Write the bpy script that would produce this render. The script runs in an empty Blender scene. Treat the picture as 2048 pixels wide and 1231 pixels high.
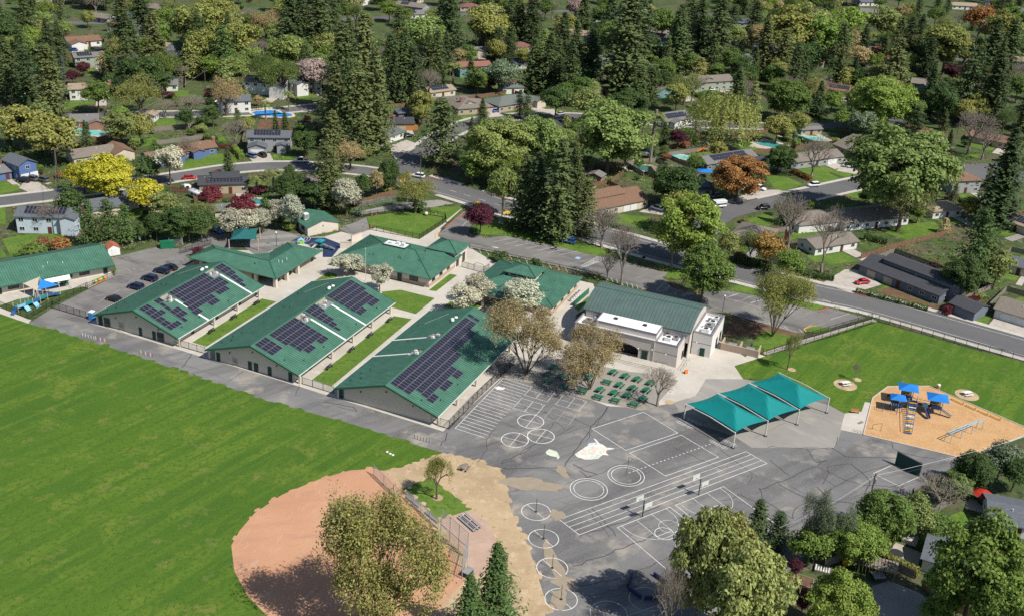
# A school campus and its neighbourhood seen from the air. Units are metres, z up, ground at z = 0.
import bpy, bmesh, math, random
import numpy as np
from mathutils import Vector, Matrix
random.seed(7)
sc = bpy.context.scene
COL = sc.collection
R = math.radians

# ---------------------------------------------------------------- camera, sky, sun, exposure
cam = bpy.data.objects.new('camera', bpy.data.cameras.new('camera'))
COL.objects.link(cam)
cam.location = (0, 0, 120)
cam.rotation_euler = (Matrix.Rotation(R(90 - 25.206), 3, 'X') @ Matrix.Rotation(R(3.3595), 3, 'Z')).to_euler()
cam.data.sensor_width = 36
cam.data.lens = 2157.8 / 2048 * 36
cam.data.clip_start = 1
cam.data.clip_end = 6000
sc.camera = cam
SUN_AZ, SUN_EL = -33.3, 50.0          # where the sun stands, seen from above, counter-clockwise from +x
w = bpy.data.worlds.new('World'); sc.world = w; w.use_nodes = True
nt = w.node_tree; bg = nt.nodes['Background']
sky = nt.nodes.new('ShaderNodeTexSky'); sky.sky_type = 'NISHITA'; sky.sun_disc = False
sky.sun_elevation = R(SUN_EL); sky.sun_rotation = R(90 - SUN_AZ)
sky.air_density = 1.0; sky.dust_density = 0.6; sky.altitude = 100
nt.links.new(sky.outputs[0], bg.inputs[0]); bg.inputs[1].default_value = 0.085
sun = bpy.data.objects.new('sun', bpy.data.lights.new('sun', 'SUN')); COL.objects.link(sun)
sun.data.energy = 4.8; sun.data.angle = R(0.53); sun.data.color = (1.0, 0.955, 0.88)
_d = Vector((math.cos(R(SUN_AZ)) * math.cos(R(SUN_EL)), math.sin(R(SUN_AZ)) * math.cos(R(SUN_EL)), math.sin(R(SUN_EL))))
sun.rotation_euler = (-_d).to_track_quat('-Z', 'Y').to_euler()
sc.view_settings.view_transform = 'Standard'; sc.view_settings.look = 'None'
sc.view_settings.exposure = 0.38; sc.view_settings.gamma = 1.0; sc.view_settings.use_curve_mapping = False
sc.cycles.max_bounces = 4; sc.cycles.diffuse_bounces = 2; sc.cycles.glossy_bounces = 2
sc.cycles.transmission_bounces = 2; sc.cycles.transparent_max_bounces = 4
sc.cycles.caustics_reflective = False; sc.cycles.caustics_refractive = False
sc.cycles.use_denoising = False

# ---------------------------------------------------------------- materials
MATS = {}
def _nodes(name):
    m = bpy.data.materials.new(name); m.use_nodes = True
    n = m.node_tree.nodes; b = n['Principled BSDF']
    b.inputs['Specular IOR Level'].default_value = 0.3
    return m, n, m.node_tree.links, b
def _noise(n, l, vec, scale, detail=4, rough=.55):
    t = n.new('ShaderNodeTexNoise'); t.inputs['Scale'].default_value = scale
    t.inputs['Detail'].default_value = detail; t.inputs['Roughness'].default_value = rough
    if vec is not None: l.new(vec, t.inputs['Vector'])
    return t.outputs['Fac']
def _ramp(n, l, fac, stops):
    r = n.new('ShaderNodeValToRGB'); l.new(fac, r.inputs[0]); e = r.color_ramp.elements
    while len(e) < len(stops): e.new(.5)
    for k, (p, c) in enumerate(stops):
        e[k].position = p; e[k].color = (*c, 1) if len(c) == 3 else c
    return r.outputs[0]
def _mix(n, l, a, b, fac, mode='MIX'):
    x = n.new('ShaderNodeMix'); x.data_type = 'RGBA'; x.blend_type = mode
    for s, v in ((x.inputs[0], fac), (x.inputs[6], a), (x.inputs[7], b)):
        if hasattr(v, 'links') or hasattr(v, 'is_linked'): l.new(v, s)
        elif isinstance(v, (int, float)): s.default_value = v
        else: s.default_value = (*v, 1)
    return x.outputs[2]
def _map(n, l, vec, scale=(1, 1, 1), rot=(0, 0, 0)):
    m = n.new('ShaderNodeMapping'); m.vector_type = 'TEXTURE'; m.inputs['Scale'].default_value = tuple(1 / q for q in scale); m.inputs['Rotation'].default_value = rot
    l.new(vec, m.inputs['Vector']); return m.outputs[0]
def _bump(n, l, b, h, strength, dist=.05):
    u = n.new('ShaderNodeBump'); u.inputs['Strength'].default_value = strength; u.inputs['Distance'].default_value = dist
    l.new(h, u.inputs['Height']); l.new(u.outputs[0], b.inputs['Normal'])
def mat(name, c, rough=.75, var=.18, scale=1.2, bump=0, metal=0, spec=.3, world=True, stretch=(1, 1, 1)):
    "a plain surface: one colour, broken up by two sizes of noise"
    if name in MATS: return MATS[name]
    m, n, l, b = _nodes(name)
    if world: vec = n.new('ShaderNodeNewGeometry').outputs['Position']
    else: vec = n.new('ShaderNodeTexCoord').outputs['Object']
    vec = _map(n, l, vec, stretch)
    f = _noise(n, l, vec, scale, 5, .6)
    lo = tuple(max(0, x * (1 - var)) for x in c); hi = tuple(min(1, x * (1 + var)) for x in c)
    l.new(_ramp(n, l, f, [(.3, lo), (.7, hi)]), b.inputs['Base Color'])
    b.inputs['Roughness'].default_value = rough; b.inputs['Metallic'].default_value = metal
    b.inputs['Specular IOR Level'].default_value = spec
    if bump: _bump(n, l, b, f, bump)
    MATS[name] = m; return m
def ground_mat(name, layers, rough=.95, bump=.0):
    "layers: list of (scale, stretch, rot, lo, hi, colour) mixed over the first colour by world-space noise"
    m, n, l, b = _nodes(name)
    pos = n.new('ShaderNodeNewGeometry').outputs['Position']
    col = None; last = None
    for k, (scale, stretch, rot, lo, hi, c) in enumerate(layers):
        if k == 0:
            col = n.new('ShaderNodeRGB').outputs[0]; col.default_value = (*c, 1); continue
        f = _noise(n, l, _map(n, l, pos, stretch, (0, 0, R(rot))), scale, 5, .62)
        mr = n.new('ShaderNodeMapRange'); mr.inputs[1].default_value = lo; mr.inputs[2].default_value = hi; mr.clamp = True
        l.new(f, mr.inputs[0]); last = f
        col = _mix(n, l, col, c, mr.outputs[0])
    l.new(col, b.inputs['Base Color']); b.inputs['Roughness'].default_value = rough
    b.inputs['Specular IOR Level'].default_value = .15
    if bump: _bump(n, l, b, last, bump, .2)
    MATS[name] = m; return m
def glass_mat(name, c):
    m, n, l, b = _nodes(name); b.inputs['Base Color'].default_value = (*c, 1)
    b.inputs['Roughness'].default_value = .08; b.inputs['Specular IOR Level'].default_value = .6
    MATS[name] = m; return m
def leaf_mat(name, rough=.6, trans=.3):
    "foliage: the colour of the object, varied from leaf to leaf"
    m, n, l, b = _nodes(name)
    oc = n.new('ShaderNodeObjectInfo').outputs['Color']
    at = n.new('ShaderNodeAttribute'); at.attribute_name = 'tint'; at.attribute_type = 'GEOMETRY'
    sp = n.new('ShaderNodeMapRange'); sp.inputs[3].default_value = .55; sp.inputs[4].default_value = 1.5
    l.new(at.outputs['Fac'], sp.inputs[0])
    hs = n.new('ShaderNodeHueSaturation'); l.new(oc, hs.inputs['Color']); l.new(sp.outputs[0], hs.inputs['Value'])
    h2 = n.new('ShaderNodeMapRange'); h2.inputs[3].default_value = .475; h2.inputs[4].default_value = .52
    l.new(at.outputs['Fac'], h2.inputs[0]); l.new(h2.outputs[0], hs.inputs['Hue'])
    l.new(hs.outputs[0], b.inputs['Base Color']); b.inputs['Roughness'].default_value = rough
    b.inputs['Specular IOR Level'].default_value = .2
    tr = n.new('ShaderNodeBsdfTranslucent'); l.new(hs.outputs[0], tr.inputs[0])
    mx = n.new('ShaderNodeMixShader'); mx.inputs[0].default_value = trans
    l.new(b.outputs[0], mx.inputs[1]); l.new(tr.outputs[0], mx.inputs[2])
    l.new(mx.outputs[0], n['Material Output'].inputs[0])
    MATS[name] = m; return m

# ---------------------------------------------------------------- mesh building
class MB:
    "collects faces; mesh() makes one mesh of them"
    def __init__(s): s.v = []; s.f = []
    def poly(s, pts):
        k = len(s.v); s.v += [tuple(p) for p in pts]; s.f.append(tuple(range(k, k + len(pts)))); return s
    def prism(s, pts, z0, z1):
        "plan polygon pulled up from z0 to z1"
        k = len(s.v); n = len(pts)
        a = sum(pts[i][0] * pts[(i + 1) % n][1] - pts[(i + 1) % n][0] * pts[i][1] for i in range(n))
        if a < 0: pts = pts[::-1]
        s.v += [(p[0], p[1], z0) for p in pts] + [(p[0], p[1], z1) for p in pts]
        s.f.append(tuple(range(k + n, k + 2 * n))); s.f.append(tuple(range(k + n - 1, k - 1, -1)))
        for i in range(n):
            j = (i + 1) % n; s.f.append((k + i, k + j, k + n + j, k + n + i))
        return s
    def box(s, x0, y0, z0, x1, y1, z1): return s.prism([(x0, y0), (x1, y0), (x1, y1), (x0, y1)], z0, z1)
    def hexa(s, b, t):
        "four bottom and four top corners, both counter-clockwise from above"
        k = len(s.v); s.v += [tuple(p) for p in b] + [tuple(p) for p in t]
        s.f += [(k + 3, k + 2, k + 1, k), (k + 4, k + 5, k + 6, k + 7)]
        for i in range(4):
            j = (i + 1) % 4; s.f.append((k + i, k + j, k + 4 + j, k + 4 + i))
        return s
    def slab(s, pts, t):
        "a flat polygon in space, given a thickness t downward"
        k = len(s.v); n = len(pts)
        s.v += [tuple(p) for p in pts] + [(p[0], p[1], p[2] - t) for p in pts]
        s.f.append(tuple(range(k, k + n))); s.f.append(tuple(range(k + 2 * n - 1, k + n - 1, -1)))
        for i in range(n):
            j = (i + 1) % n; s.f.append((k + j, k + i, k + n + i, k + n + j))
        return s
    def tube(s, pts, r, n=6, r1=None, cap=True):
        pts = [Vector(p) for p in pts]; m = len(pts); k0 = len(s.v)
        for i, p in enumerate(pts):
            t = (pts[min(i + 1, m - 1)] - pts[max(i - 1, 0)]).normalized()
            a = t.cross(Vector((0, 0, 1)))
            if a.length < 1e-3: a = Vector((1, 0, 0))
            a.normalize(); b = t.cross(a)
            rr = r if r1 is None else r + (r1 - r) * i / max(1, m - 1)
            for q in range(n):
                th = 2 * math.pi * q / n; s.v.append(tuple(p + (a * math.cos(th) + b * math.sin(th)) * rr))
        for i in range(m - 1):
            for q in range(n):
                q2 = (q + 1) % n; a = k0 + i * n
                s.f.append((a + q, a + q2, a + n + q2, a + n + q))
        if cap:
            s.f.append(tuple(range(k0 + n - 1, k0 - 1, -1))); s.f.append(tuple(range(k0 + (m - 1) * n, k0 + m * n)))
        return s
    def lathe(s, prof, n=12, c=(0, 0)):
        k0 = len(s.v)
        for r, z in prof:
            for q in range(n):
                th = 2 * math.pi * q / n; s.v.append((c[0] + r * math.cos(th), c[1] + r * math.sin(th), z))
        for i in range(len(prof) - 1):
            for q in range(n):
                q2 = (q + 1) % n; a = k0 + i * n
                s.f.append((a + q, a + q2, a + n + q2, a + n + q))
        s.f.append(tuple(range(k0 + n - 1, k0 - 1, -1))); s.f.append(tuple(range(k0 + (len(prof) - 1) * n, k0 + len(prof) * n)))
        return s
    def ring(s, c, r0, r1, z, n=48, a0=0, a1=2 * math.pi, e=1.0):
        "a flat band between two radii"
        k0 = len(s.v); full = abs(a1 - a0 - 2 * math.pi) < 1e-6; m = n if full else n + 1
        for i in range(m):
            th = a0 + (a1 - a0) * i / n
            for r in (r0, r1): s.v.append((c[0] + r * math.cos(th), c[1] + r * math.sin(th) * e, z))
        for i in range(n):
            a = k0 + 2 * i; b = k0 + 2 * ((i + 1) % m); s.f.append((a, a + 1, b + 1, b))
        return s
    def line(s, pts, w, z, closed=False):
        "a painted line of width w along a plan polyline, with mitred corners"
        P = [Vector((p[0], p[1])) for p in pts]; n = len(P); k0 = len(s.v)
        for i in range(n):
            d0 = (P[i] - P[i - 1]) if (i > 0 or closed) else (P[i + 1] - P[i])
            d1 = (P[(i + 1) % n] - P[i]) if (i < n - 1 or closed) else d0
            d0 = d0.normalized(); d1 = d1.normalized()
            nn = Vector((-d0.y, d0.x)) + Vector((-d1.y, d1.x))
            if nn.length < .2: nn = Vector((-d0.y, d0.x))
            nn.normalize(); k = w / 2 / max(.4, nn.dot(Vector((-d0.y, d0.x))))
            a = P[i] + nn * k; b = P[i] - nn * k
            s.v += [(a.x, a.y, z), (b.x, b.y, z)]
        for i in range(n if closed else n - 1):
            a = k0 + 2 * i; b = k0 + 2 * ((i + 1) % n); s.f.append((a, a + 1, b + 1, b))
        return s
    def mesh(s, name, m=None, smooth=False):
        me = bpy.data.meshes.new(name); me.from_pydata(s.v, [], s.f)
        if m: me.materials.append(MATS[m] if isinstance(m, str) else m)
        if smooth: me.polygons.foreach_set('use_smooth', [True] * len(me.polygons))
        me.update(); return me

def link(name, data, parent=None, loc=None, rz=None, scale=None):
    o = bpy.data.objects.new(name, data); COL.objects.link(o)
    if parent is not None: o.parent = parent
    if loc is not None: o.location = loc
    if rz is not None: o.rotation_euler = (0, 0, rz)
    if scale is not None: o.scale = scale
    return o
def tag(o, label=None, cat=None, group=None, kind=None):
    if label: o['label'] = label
    if cat: o['category'] = cat
    if group: o['group'] = group
    if kind: o['kind'] = kind
    return o
def thing(name, label, cat, loc=(0, 0, 0), rz=0, group=None):
    o = link(name, None, None, loc if len(loc) == 3 else (*loc, 0), rz); o.empty_display_size = .3
    return tag(o, label, cat, group)
def part(root, name, mb, m, smooth=False, **k):
    return link(name, mb.mesh(name, m, smooth), root, **k)
def solo(name, mb, m, label, cat, group=None, smooth=False, **k):
    return tag(link(name, mb.mesh(name, m, smooth), **k), label, cat, group)
def struct(name, mb, m, label=None):
    return tag(link(name, mb.mesh(name, m)), label, kind='structure')
UNIT = {}
def ubox(m):
    "a unit box with its base centre at the origin, shared by all boxes of one material"
    if m not in UNIT: UNIT[m] = MB().box(-.5, -.5, 0, .5, .5, 1).mesh('box_' + m, m)
    return UNIT[m]
def bpart(root, name, m, c, size, rz=0):
    return link(name, ubox(m), root, c, rz, size)
def copy_tree(o, parent=None):
    c = o.copy(); COL.objects.link(c); c.parent = parent
    for ch in o.children: copy_tree(ch, c)
    return c
def copy_to(o, loc, rz, label=None, scale=None):
    c = copy_tree(o); c.location = loc if len(loc) == 3 else (*loc, 0); c.rotation_euler = (0, 0, rz)
    if label: c['label'] = label
    if scale: c.scale = scale
    return c
TH = R(-21.974)          # the school's own axes
PH = R(35.25)            # the playground's axes
def S(x, y, z=None):
    a = (x * math.cos(TH) - y * math.sin(TH), x * math.sin(TH) + y * math.cos(TH))
    return a if z is None else (*a, z)
def ang(a, b): return math.atan2(b[1] - a[1], b[0] - a[0])
def dist(a, b): return math.hypot(b[0] - a[0], b[1] - a[1])
def lerp(a, b, t): return tuple(x + (y - x) * t for x, y in zip(a, b))
def inside(p, poly):
    r = False; n = len(poly)
    for i in range(n):
        a = poly[i]; b = poly[i - 1]
        if (a[1] > p[1]) != (b[1] > p[1]) and p[0] < (b[0] - a[0]) * (p[1] - a[1]) / (b[1] - a[1]) + a[0]: r = not r
    return r

# ---------------------------------------------------------------- ground materials
one = (1, 1, 1)
ground_mat('earth', [(0, one, 0, 0, 0, (.055, .082, .028)), (.05, one, 0, .46, .58, (.11, .095, .06)), (.12, one, 30, .48, .58, (.07, .115, .028)),
    (.3, one, 0, .58, .66, (.17, .145, .11)), (.7, one, 0, .5, .64, (.03, .042, .016)), (2.5, one, 0, .5, .7, (.06, .075, .03))], bump=.6)
ground_mat('field_grass', [(0, one, 0, 0, 0, (.078, .144, .016)), (.035, one, 0, .42, .56, (.108, .175, .02)), (.24, (.03, 1, 1), 55, .45, .55, (.042, .104, .013)),
    (.02, one, 0, .5, .62, (.07, .14, .013)), (.11, one, 20, .53, .66, (.13, .178, .025)), (.5, (.12, 1, 1), 55, .5, .64, (.05, .116, .013)), (.2, one, 60, .58, .7, (.165, .17, .045)), (1.2, one, 0, .5, .62, (.05, .104, .011)), (6, one, 0, .48, .68, (.09, .155, .02))], bump=.9)
ground_mat('lawn', [(0, one, 0, 0, 0, (.075, .145, .02)), (.22, one, 0, .45, .6, (.115, .18, .028)), (1.1, one, 0, .5, .65, (.048, .105, .013)),
    (4, one, 0, .5, .75, (.14, .165, .045))], bump=.5)
ground_mat('clay', [(0, one, 0, 0, 0, (.43, .228, .132)), (.05, one, 0, .42, .6, (.47, .265, .16)), (.3, (.25, 1, 1), 20, .5, .68, (.385, .21, .132)), (.8, (.3, 1, 1), 75, .56, .7, (.48, .295, .205)), (3, one, 0, .5, .75, (.40, .225, .145))], bump=.4)
ground_mat('bare_dirt', [(0, one, 0, 0, 0, (.42, .31, .19)), (.12, one, 0, .45, .62, (.33, .24, .145)), (.5, one, 0, .52, .7, (.5, .39, .25)), (1.6, one, 0, .6, .68, (.17, .13, .06)), (5, one, 0, .5, .8, (.36, .27, .17))], bump=.4)
ground_mat('wood_chip', [(0, one, 0, 0, 0, (.50, .30, .145)), (.2, one, 0, .45, .65, (.42, .24, .11)), (2.2, one, 0, .48, .7, (.58, .37, .19)), (7, one, 0, .52, .72, (.30, .17, .08))], bump=.6)
ground_mat('play_asphalt', [(0, one, 0, 0, 0, (.19, .186, .18)), (.035, (1, .5, 1), 35, .42, .58, (.142, .14, .139)), (.10, (.22, 1, 1), 38, .48, .64, (.098, .095, .095)),
    (.13, one, 0, .54, .68, (.29, .262, .222)), (.45, (.15, 1, 1), 32, .54, .7, (.12, .116, .114)), (.3, (.2, 1, 1), -22, .56, .72, (.115, .112, .11)), (3.2, one, 0, .5, .8, (.215, .21, .2))], bump=.25)
ground_mat('lot_asphalt', [(0, one, 0, 0, 0, (.15, .143, .135)), (.05, one, 0, .42, .6, (.195, .185, .17)), (.2, (.25, 1, 1), -22, .5, .66, (.10, .098, .097)), (.6, (.15, 1, 1), 40, .55, .7, (.22, .208, .19)), (3, one, 0, .5, .8, (.18, .171, .16))], bump=.2)
ground_mat('road_asphalt', [(0, one, 0, 0, 0, (.105, .104, .106)), (.08, (.1, 1, 1), -34, .42, .62, (.128, .125, .124)), (.6, one, 0, .55, .75, (.085, .085, .088)), (4, one, 0, .5, .8, (.12, .118, .116))], bump=.15)
ground_mat('concrete', [(0, one, 0, 0, 0, (.46, .425, .37)), (.09, one, 0, .42, .62, (.39, .355, .305)), (.5, one, 0, .55, .72, (.51, .475, .42)), (1.6, one, 0, .6, .75, (.33, .30, .26))], bump=.1)
ground_mat('grey_concrete', [(0, one, 0, 0, 0, (.265, .25, .225)), (.07, one, 0, .42, .62, (.225, .212, .192)), (.3, (1, .3, 1), 50, .52, .7, (.315, .297, .265)), (2, one, 0, .5, .8, (.245, .23, .208))], bump=.1)
ground_mat('pink_pad', [(0, one, 0, 0, 0, (.38, .265, .2)), (.3, one, 0, .45, .65, (.43, .31, .24)), (2, one, 0, .5, .8, (.34, .235, .175))], bump=.1)
ground_mat('turf', [(0, one, 0, 0, 0, (.065, .10, .03)), (.6, one, 0, .45, .65, (.085, .125, .04))], bump=.3)
ground_mat('driveway', [(0, one, 0, 0, 0, (.40, .36, .31)), (.4, one, 0, .45, .65, (.32, .285, .245)), (2, one, 0, .5, .8, (.45, .41, .36))])
ground_mat('mulch', [(0, one, 0, 0, 0, (.12, .07, .042)), (.5, one, 0, .45, .65, (.17, .105, .065)), (3, one, 0, .5, .8, (.085, .05, .03))], bump=.5)
ground_mat('blue_rubber', [(0, one, 0, 0, 0, (.018, .03, .075)), (.8, one, 0, .45, .65, (.03, .045, .10))])
ground_mat('picnic_paving', [(0, one, 0, 0, 0, (.25, .232, .205)), (.12, one, 0, .45, .62, (.285, .25, .2)), (.5, one, 0, .52, .7, (.205, .19, .168)), (2.5, one, 0, .55, .75, (.165, .15, .12))])
ground_mat('dust', [(0, one, 0, 0, 0, (.27, .225, .165)), (.5, one, 0, .45, .65, (.31, .255, .185)), (2.5, one, 0, .5, .75, (.22, .185, .14))])
ground_mat('white_paint', [(0, one, 0, 0, 0, (.62, .61, .575)), (.6, one, 0, .5, .68, (.45, .44, .41)), (2.5, one, 0, .56, .68, (.27, .26, .245))])
mat('worn_paint', (.50, .49, .46), var=.25, scale=1.2)
mat('faded_paint', (.36, .35, .33), var=.3, scale=1.0)
mat('yellow_paint', (.62, .36, .04), var=.2)
mat('red_paint', (.42, .07, .05), var=.2)
mat('blue_paint', (.30, .42, .58), var=.2)
mat('seal', (.06, .059, .06), var=.25, scale=.8)
mat('kerb', (.43, .40, .35), var=.15, scale=.8)

SHEETS = []
def sheet(name, pts, z, m, label=None, kind='structure'):
    if name != 'ground': SHEETS.append(pts)
    return tag(link(name, MB().poly([(p[0], p[1], z) for p in pts]).mesh(name, m)), label, kind=kind)

# ---------------------------------------------------------------- the ground and its surfaces
sheet('ground', [(-3000, -200), (3000, -200), (3000, 5000), (-3000, 5000)], 0, 'earth', 'brown earth and green yards of the neighbourhood')
FIELD = [(-140.1,241.7), (-124.6,234.4), (-115.8,230.1), (-100.9,223.9), (-92.8,220.6), (-81.5,215.2), (-71.5,210.4), (-62.8,206.3), (-54.1,201.7), (-31.6,193.2), (-20.2,187.8), (-12.4,184.4), (-14.4,182.7), (-19.8,178.4), (-24.6,176.4), (-24.3,176.0), (-29.4,174.6), (-34.6,171.1), (-41.0,165.2), (-43.6,158.8), (-44.4,152.9), (-43.2,144.8), (-40.4,140.0), (-33.5,131.1), (-24.6,117.2), (-90.2,112.1), (-169.3,248.3)]
sheet('sports_field', FIELD, .06, 'field_grass', 'wide mown green sports field')
PLAY = [(-115.8,230.1), (-100.9,223.9), (-92.8,220.6), (-81.5,215.2), (-71.5,210.4), (-62.8,206.3), (-54.1,201.7), (-31.6,193.2), (-20.2,187.8), (-12.2,184.5), (-5.9,182.5), (-0.6,179.9), (0.9,175.2), (1.7,168.0), (3.2,161.8), (5.4,156.0), (7.0,148.6), (8.1,143.0), (8.4,136.8), (8.4,127.6), (39.2,130.1), (45.6,141.2), (52.6,155.6), (70.6,171.0), (86.5,184.6), (96.6,193.6), (114.4,206.7), (121.9,212.0), (124.5,218.1), (81.3,215.7), (55.6,223.5), (46.5,222.9), (29.8,227.4), (17.7,252.5), (-37.9,208.6), (-69.8,221.6), (-100.0,231.5), (-113.7,239.3)]
sheet('playground_asphalt', PLAY, .03, 'play_asphalt', 'cracked grey asphalt playground')
sheet('staff_parking_lot', [(-115.8,230.1), (-113.7,239.3), (-109.4,250.8), (-105.7,259.5), (-107.0,264.6), (-110.8,271.6), (-109.2,273.8), (-100.6,282.4), (-98.1,280.7), (-94.9,281.3), (-90.2,294.3), (-86.8,295.6), (-76.9,287.1), (-90.4,275.5), (-89.0,270.3), (-91.8,247.4), (-102.2,236.6), (-101.0,231.4)], .035, 'lot_asphalt', 'asphalt parking lot beside the classrooms')
sheet('bare_ground', [(-24.6,176.4), (-19.8,178.4), (-14.4,182.7), (-12.2,184.5), (-5.9,182.5), (-0.6,179.9), (0.9,175.2), (1.7,168.0), (3.2,161.8), (5.4,156.0), (7.0,148.6), (8.1,143.0), (8.4,136.8), (8.4,127.6), (-23.4,125.0), (-27.6,149.1), (-25.4,164.2)], .045, 'bare_dirt', 'pale bare dirt beside the ball field')
sheet('infield', [(-46.4,151.3), (-46.0,155.6), (-44.6,161.0), (-40.9,167.1), (-34.9,172.9), (-29.7,176.3), (-24.8,177.5), (-22.1,175.2), (-19.4,172.0), (-17.3,168.0), (-14.2,163.2), (-10.6,157.4), (-8.4,153.2), (-5.3,146.6), (-5.6,145.0), (-8.2,140.3), (-10.2,135.4), (-14.0,126.1), (-29.1,124.9), (-36.1,134.1), (-40.5,138.7), (-44.2,144.7)], .075, 'clay', 'reddish clay softball infield')
sheet('bleacher_pad', [(-11.0,162.0), (-5.5,165.7), (-2.2,162.3), (-0.4,157.4), (-0.9,153.9), (-2.1,147.3), (-4.7,146.2), (-5.4,153.1), (-9.5,159.0)], .08, 'pink_pad')
sheet('lawn_island', [(-18.8,171.2), (-14.1,175.7), (-5.2,166.0), (-11.0,162.1)], .09, 'lawn', 'small square lawn behind the backstop fence')
# sandy drifts on the asphalt
def blob(c, rx, ry, rot, seed, n=28):
    rnd = random.Random(seed); ph = [rnd.uniform(0, 6.28) for _ in range(4)]; out = []
    for i in range(n):
        t = 2 * math.pi * i / n
        q = 1 + .16 * math.sin(2 * t + ph[0]) + .12 * math.sin(3 * t + ph[1]) + .09 * math.sin(5 * t + ph[2]) + .05 * math.sin(9 * t + ph[3])
        x, y = rx * q * math.cos(t), ry * q * math.sin(t)
        out.append((c[0] + x * math.cos(rot) - y * math.sin(rot), c[1] + x * math.sin(rot) + y * math.cos(rot)))
    return out
for k, (c, rx, ry, rot) in enumerate([((3.9,175.5), 4.6, 1.9, -.1), ((7.5,175.0), 4.2, 1.7, -.2), ((11.9,180.2), 1.0, 2.2, .5), ((9.2,153.9), .9, 4.5, .2), ((10.5,149.8), 1.0, 3.5, .3), ((11.9,146.4), 2.4, 1.6, 0), ((10.7,142.3), 1.5, 2.2, 0), ((10.7,165.7), 1.3, 1.8, 0)]):
    tag(link('sand_drift', MB().poly([(p[0], p[1], .052 + k * .003) for p in blob(c, rx, ry, rot, k)]).mesh('sand_drift', 'dust')), 'thin drift of sand on the playground asphalt', kind='structure')

# ragged edges where dirt, clay and turf meet
re_ = random.Random(8)
for line, m, lo, hi, z in (([(-12.2,184.5), (-5.9,182.5), (-0.6,179.9), (0.9,175.2), (1.7,168.0), (3.2,161.8), (5.4,156.0), (7.0,148.6), (8.1,143.0), (8.4,136.8)], 'bare_dirt', .5, 1.6, .049), ([(-24.6,176.7), (-19.8,178.4), (-14.4,182.7), (-12.4,184.4)], 'bare_dirt', .4, 1.2, .066), ([(-46.4,151.3), (-46.0,155.6), (-44.6,161.0), (-40.9,167.1), (-34.9,172.9), (-29.7,176.3), (-24.8,177.5)], 'clay', .3, .9, .072), ([(-115.8,230.1), (-100.9,223.9), (-92.8,220.6), (-81.5,215.2), (-71.5,210.4), (-62.8,206.3), (-54.1,201.7), (-20.2,187.8)], 'field_grass', .5, 1.3, .061), ([(-18.6,171.0), (-14.1,175.4), (-5.2,166.0), (-11.0,162.2), (-18.6,171.0)], 'bare_dirt', .3, .8, .093)):
    for a, b in zip(line, line[1:]):
        n = max(1, int(dist(a, b) / 2.2))
        for i in range(n):
            r_ = re_.uniform(lo, hi); p = lerp(a, b, (i + re_.random()) / n); z += .00003
            tag(link('worn_edge', MB().poly([(*q, z) for q in blob((p[0] + re_.uniform(-.4, .4), p[1] + re_.uniform(-.4, .4)), r_, r_ * re_.uniform(.4, .8), ang(a, b), re_.randint(0, 999), 14)]).mesh('worn_edge', m)), kind='structure')
# campus paving and lawns
sheet('campus_paving', [S(-181.5, 177.2), S(-154, 176.6), S(-120, 175.4), S(-84, 173.8), S(-82.6, 200), S(-80, 226), (17.3,254.1), (23.4,261.8), S(-76.5, 252), S(-82, 262), S(-112, 262), S(-119, 266), (-23.4,308.3), (-17.8,327.7), (-18.1,328.6), (-42.3,307.0), (-44.1,305.0), (-48.2,298.7), (-46.2,298.2), (-52.5,301.2), (-56.6,296.5), (-63.5,294.6), S(-165, 241), S(-184, 229), S(-184, 213), S(-181, 211)], .042, 'concrete', 'pale concrete walks between the school buildings')
sheet('hall_plaza', [(9.1,249.7), (-3.1,223.6), (4.0,219.0), (22.4,207.1), (30.2,206.9), (37.32,210.38), (42.71,213.97), (46.26,222.34), (55.07,223.32), (55.1,223.5), (54.1,229.7), (62.7,235.8), (59.7,238.0), (57.6,234.7), (51.8,243.9), (50.9,255.2), (16.3,250.5), (17.8,257.6)], .05, 'concrete', 'concrete plaza in front of the hall')
sheet('picnic_ground', [(-1.3,216.7), (-3.1,223.6), (4.7,226.0), (13.1,228.4), (28.5,223.7), (34.9,223.2), (39.6,220.8), (32.2,207.1), (29.7,205.9), (16.7,210.0), (7.6,215.3), (4.0,215.7)], .058, 'picnic_paving', 'dusty paving under the picnic tables')
sheet('shade_paving', [(46.26,222.34), (42.71,213.97), (37.32,210.38), (38.85,203.34), (48.99,197.27), (51.84,193.27), (69.79,195.04), (72.95,202.41), (72.8,202.5), (75.4,209.6), (73.1,213.1), (55.1,223.4)], .045, 'grey_concrete', 'light grey paving under the teal shade sails')
sheet('bench_pad', [(72.8,202.7), (77.4,201.4), (79.6,207.2), (83.4,215.5), (81.7,215.8), (79.7,211.3), (75.6,210.0)], .06, 'concrete')
LAWN2 = [(54.1,229.7), (62.7,235.8), (95.4,259.5), (97.6,259.1), (113.4,248.4), (128.1,240.5), (125.1,219.5), (115.3,208.8), (100.2,225.2), (88.9,223.4), (84.0,217.8), (83.4,216.0), (81.7,215.8), (79.7,211.3), (75.6,210.1), (73.1,213.3), (73.5,217.1), (64.2,224.6), (55.1,223.4)]
sheet('playground_lawn', LAWN2, .07, 'field_grass', 'green lawn around the wood chip playground')
CHIPS = [(77.4,201.2), (84.0,217.8), (89.2,223.7), (99.4,225.1), (115.2,208.6), (116.3,206.5), (96.7,193.8)]
sheet('wood_chip_bed', CHIPS, .11, 'wood_chip', 'orange wood chip play surface')
c = MB()
for i in range(len(CHIPS)):
    a, b = CHIPS[i], CHIPS[(i + 1) % len(CHIPS)]; t = ang(a, b); o = (-math.sin(t) * .12, math.cos(t) * .12)
    c.prism([(a[0] - o[0], a[1] - o[1]), (b[0] - o[0], b[1] - o[1]), (b[0] + o[0], b[1] + o[1]), (a[0] + o[0], a[1] + o[1])], 0, .22 + .002 * i)
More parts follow.
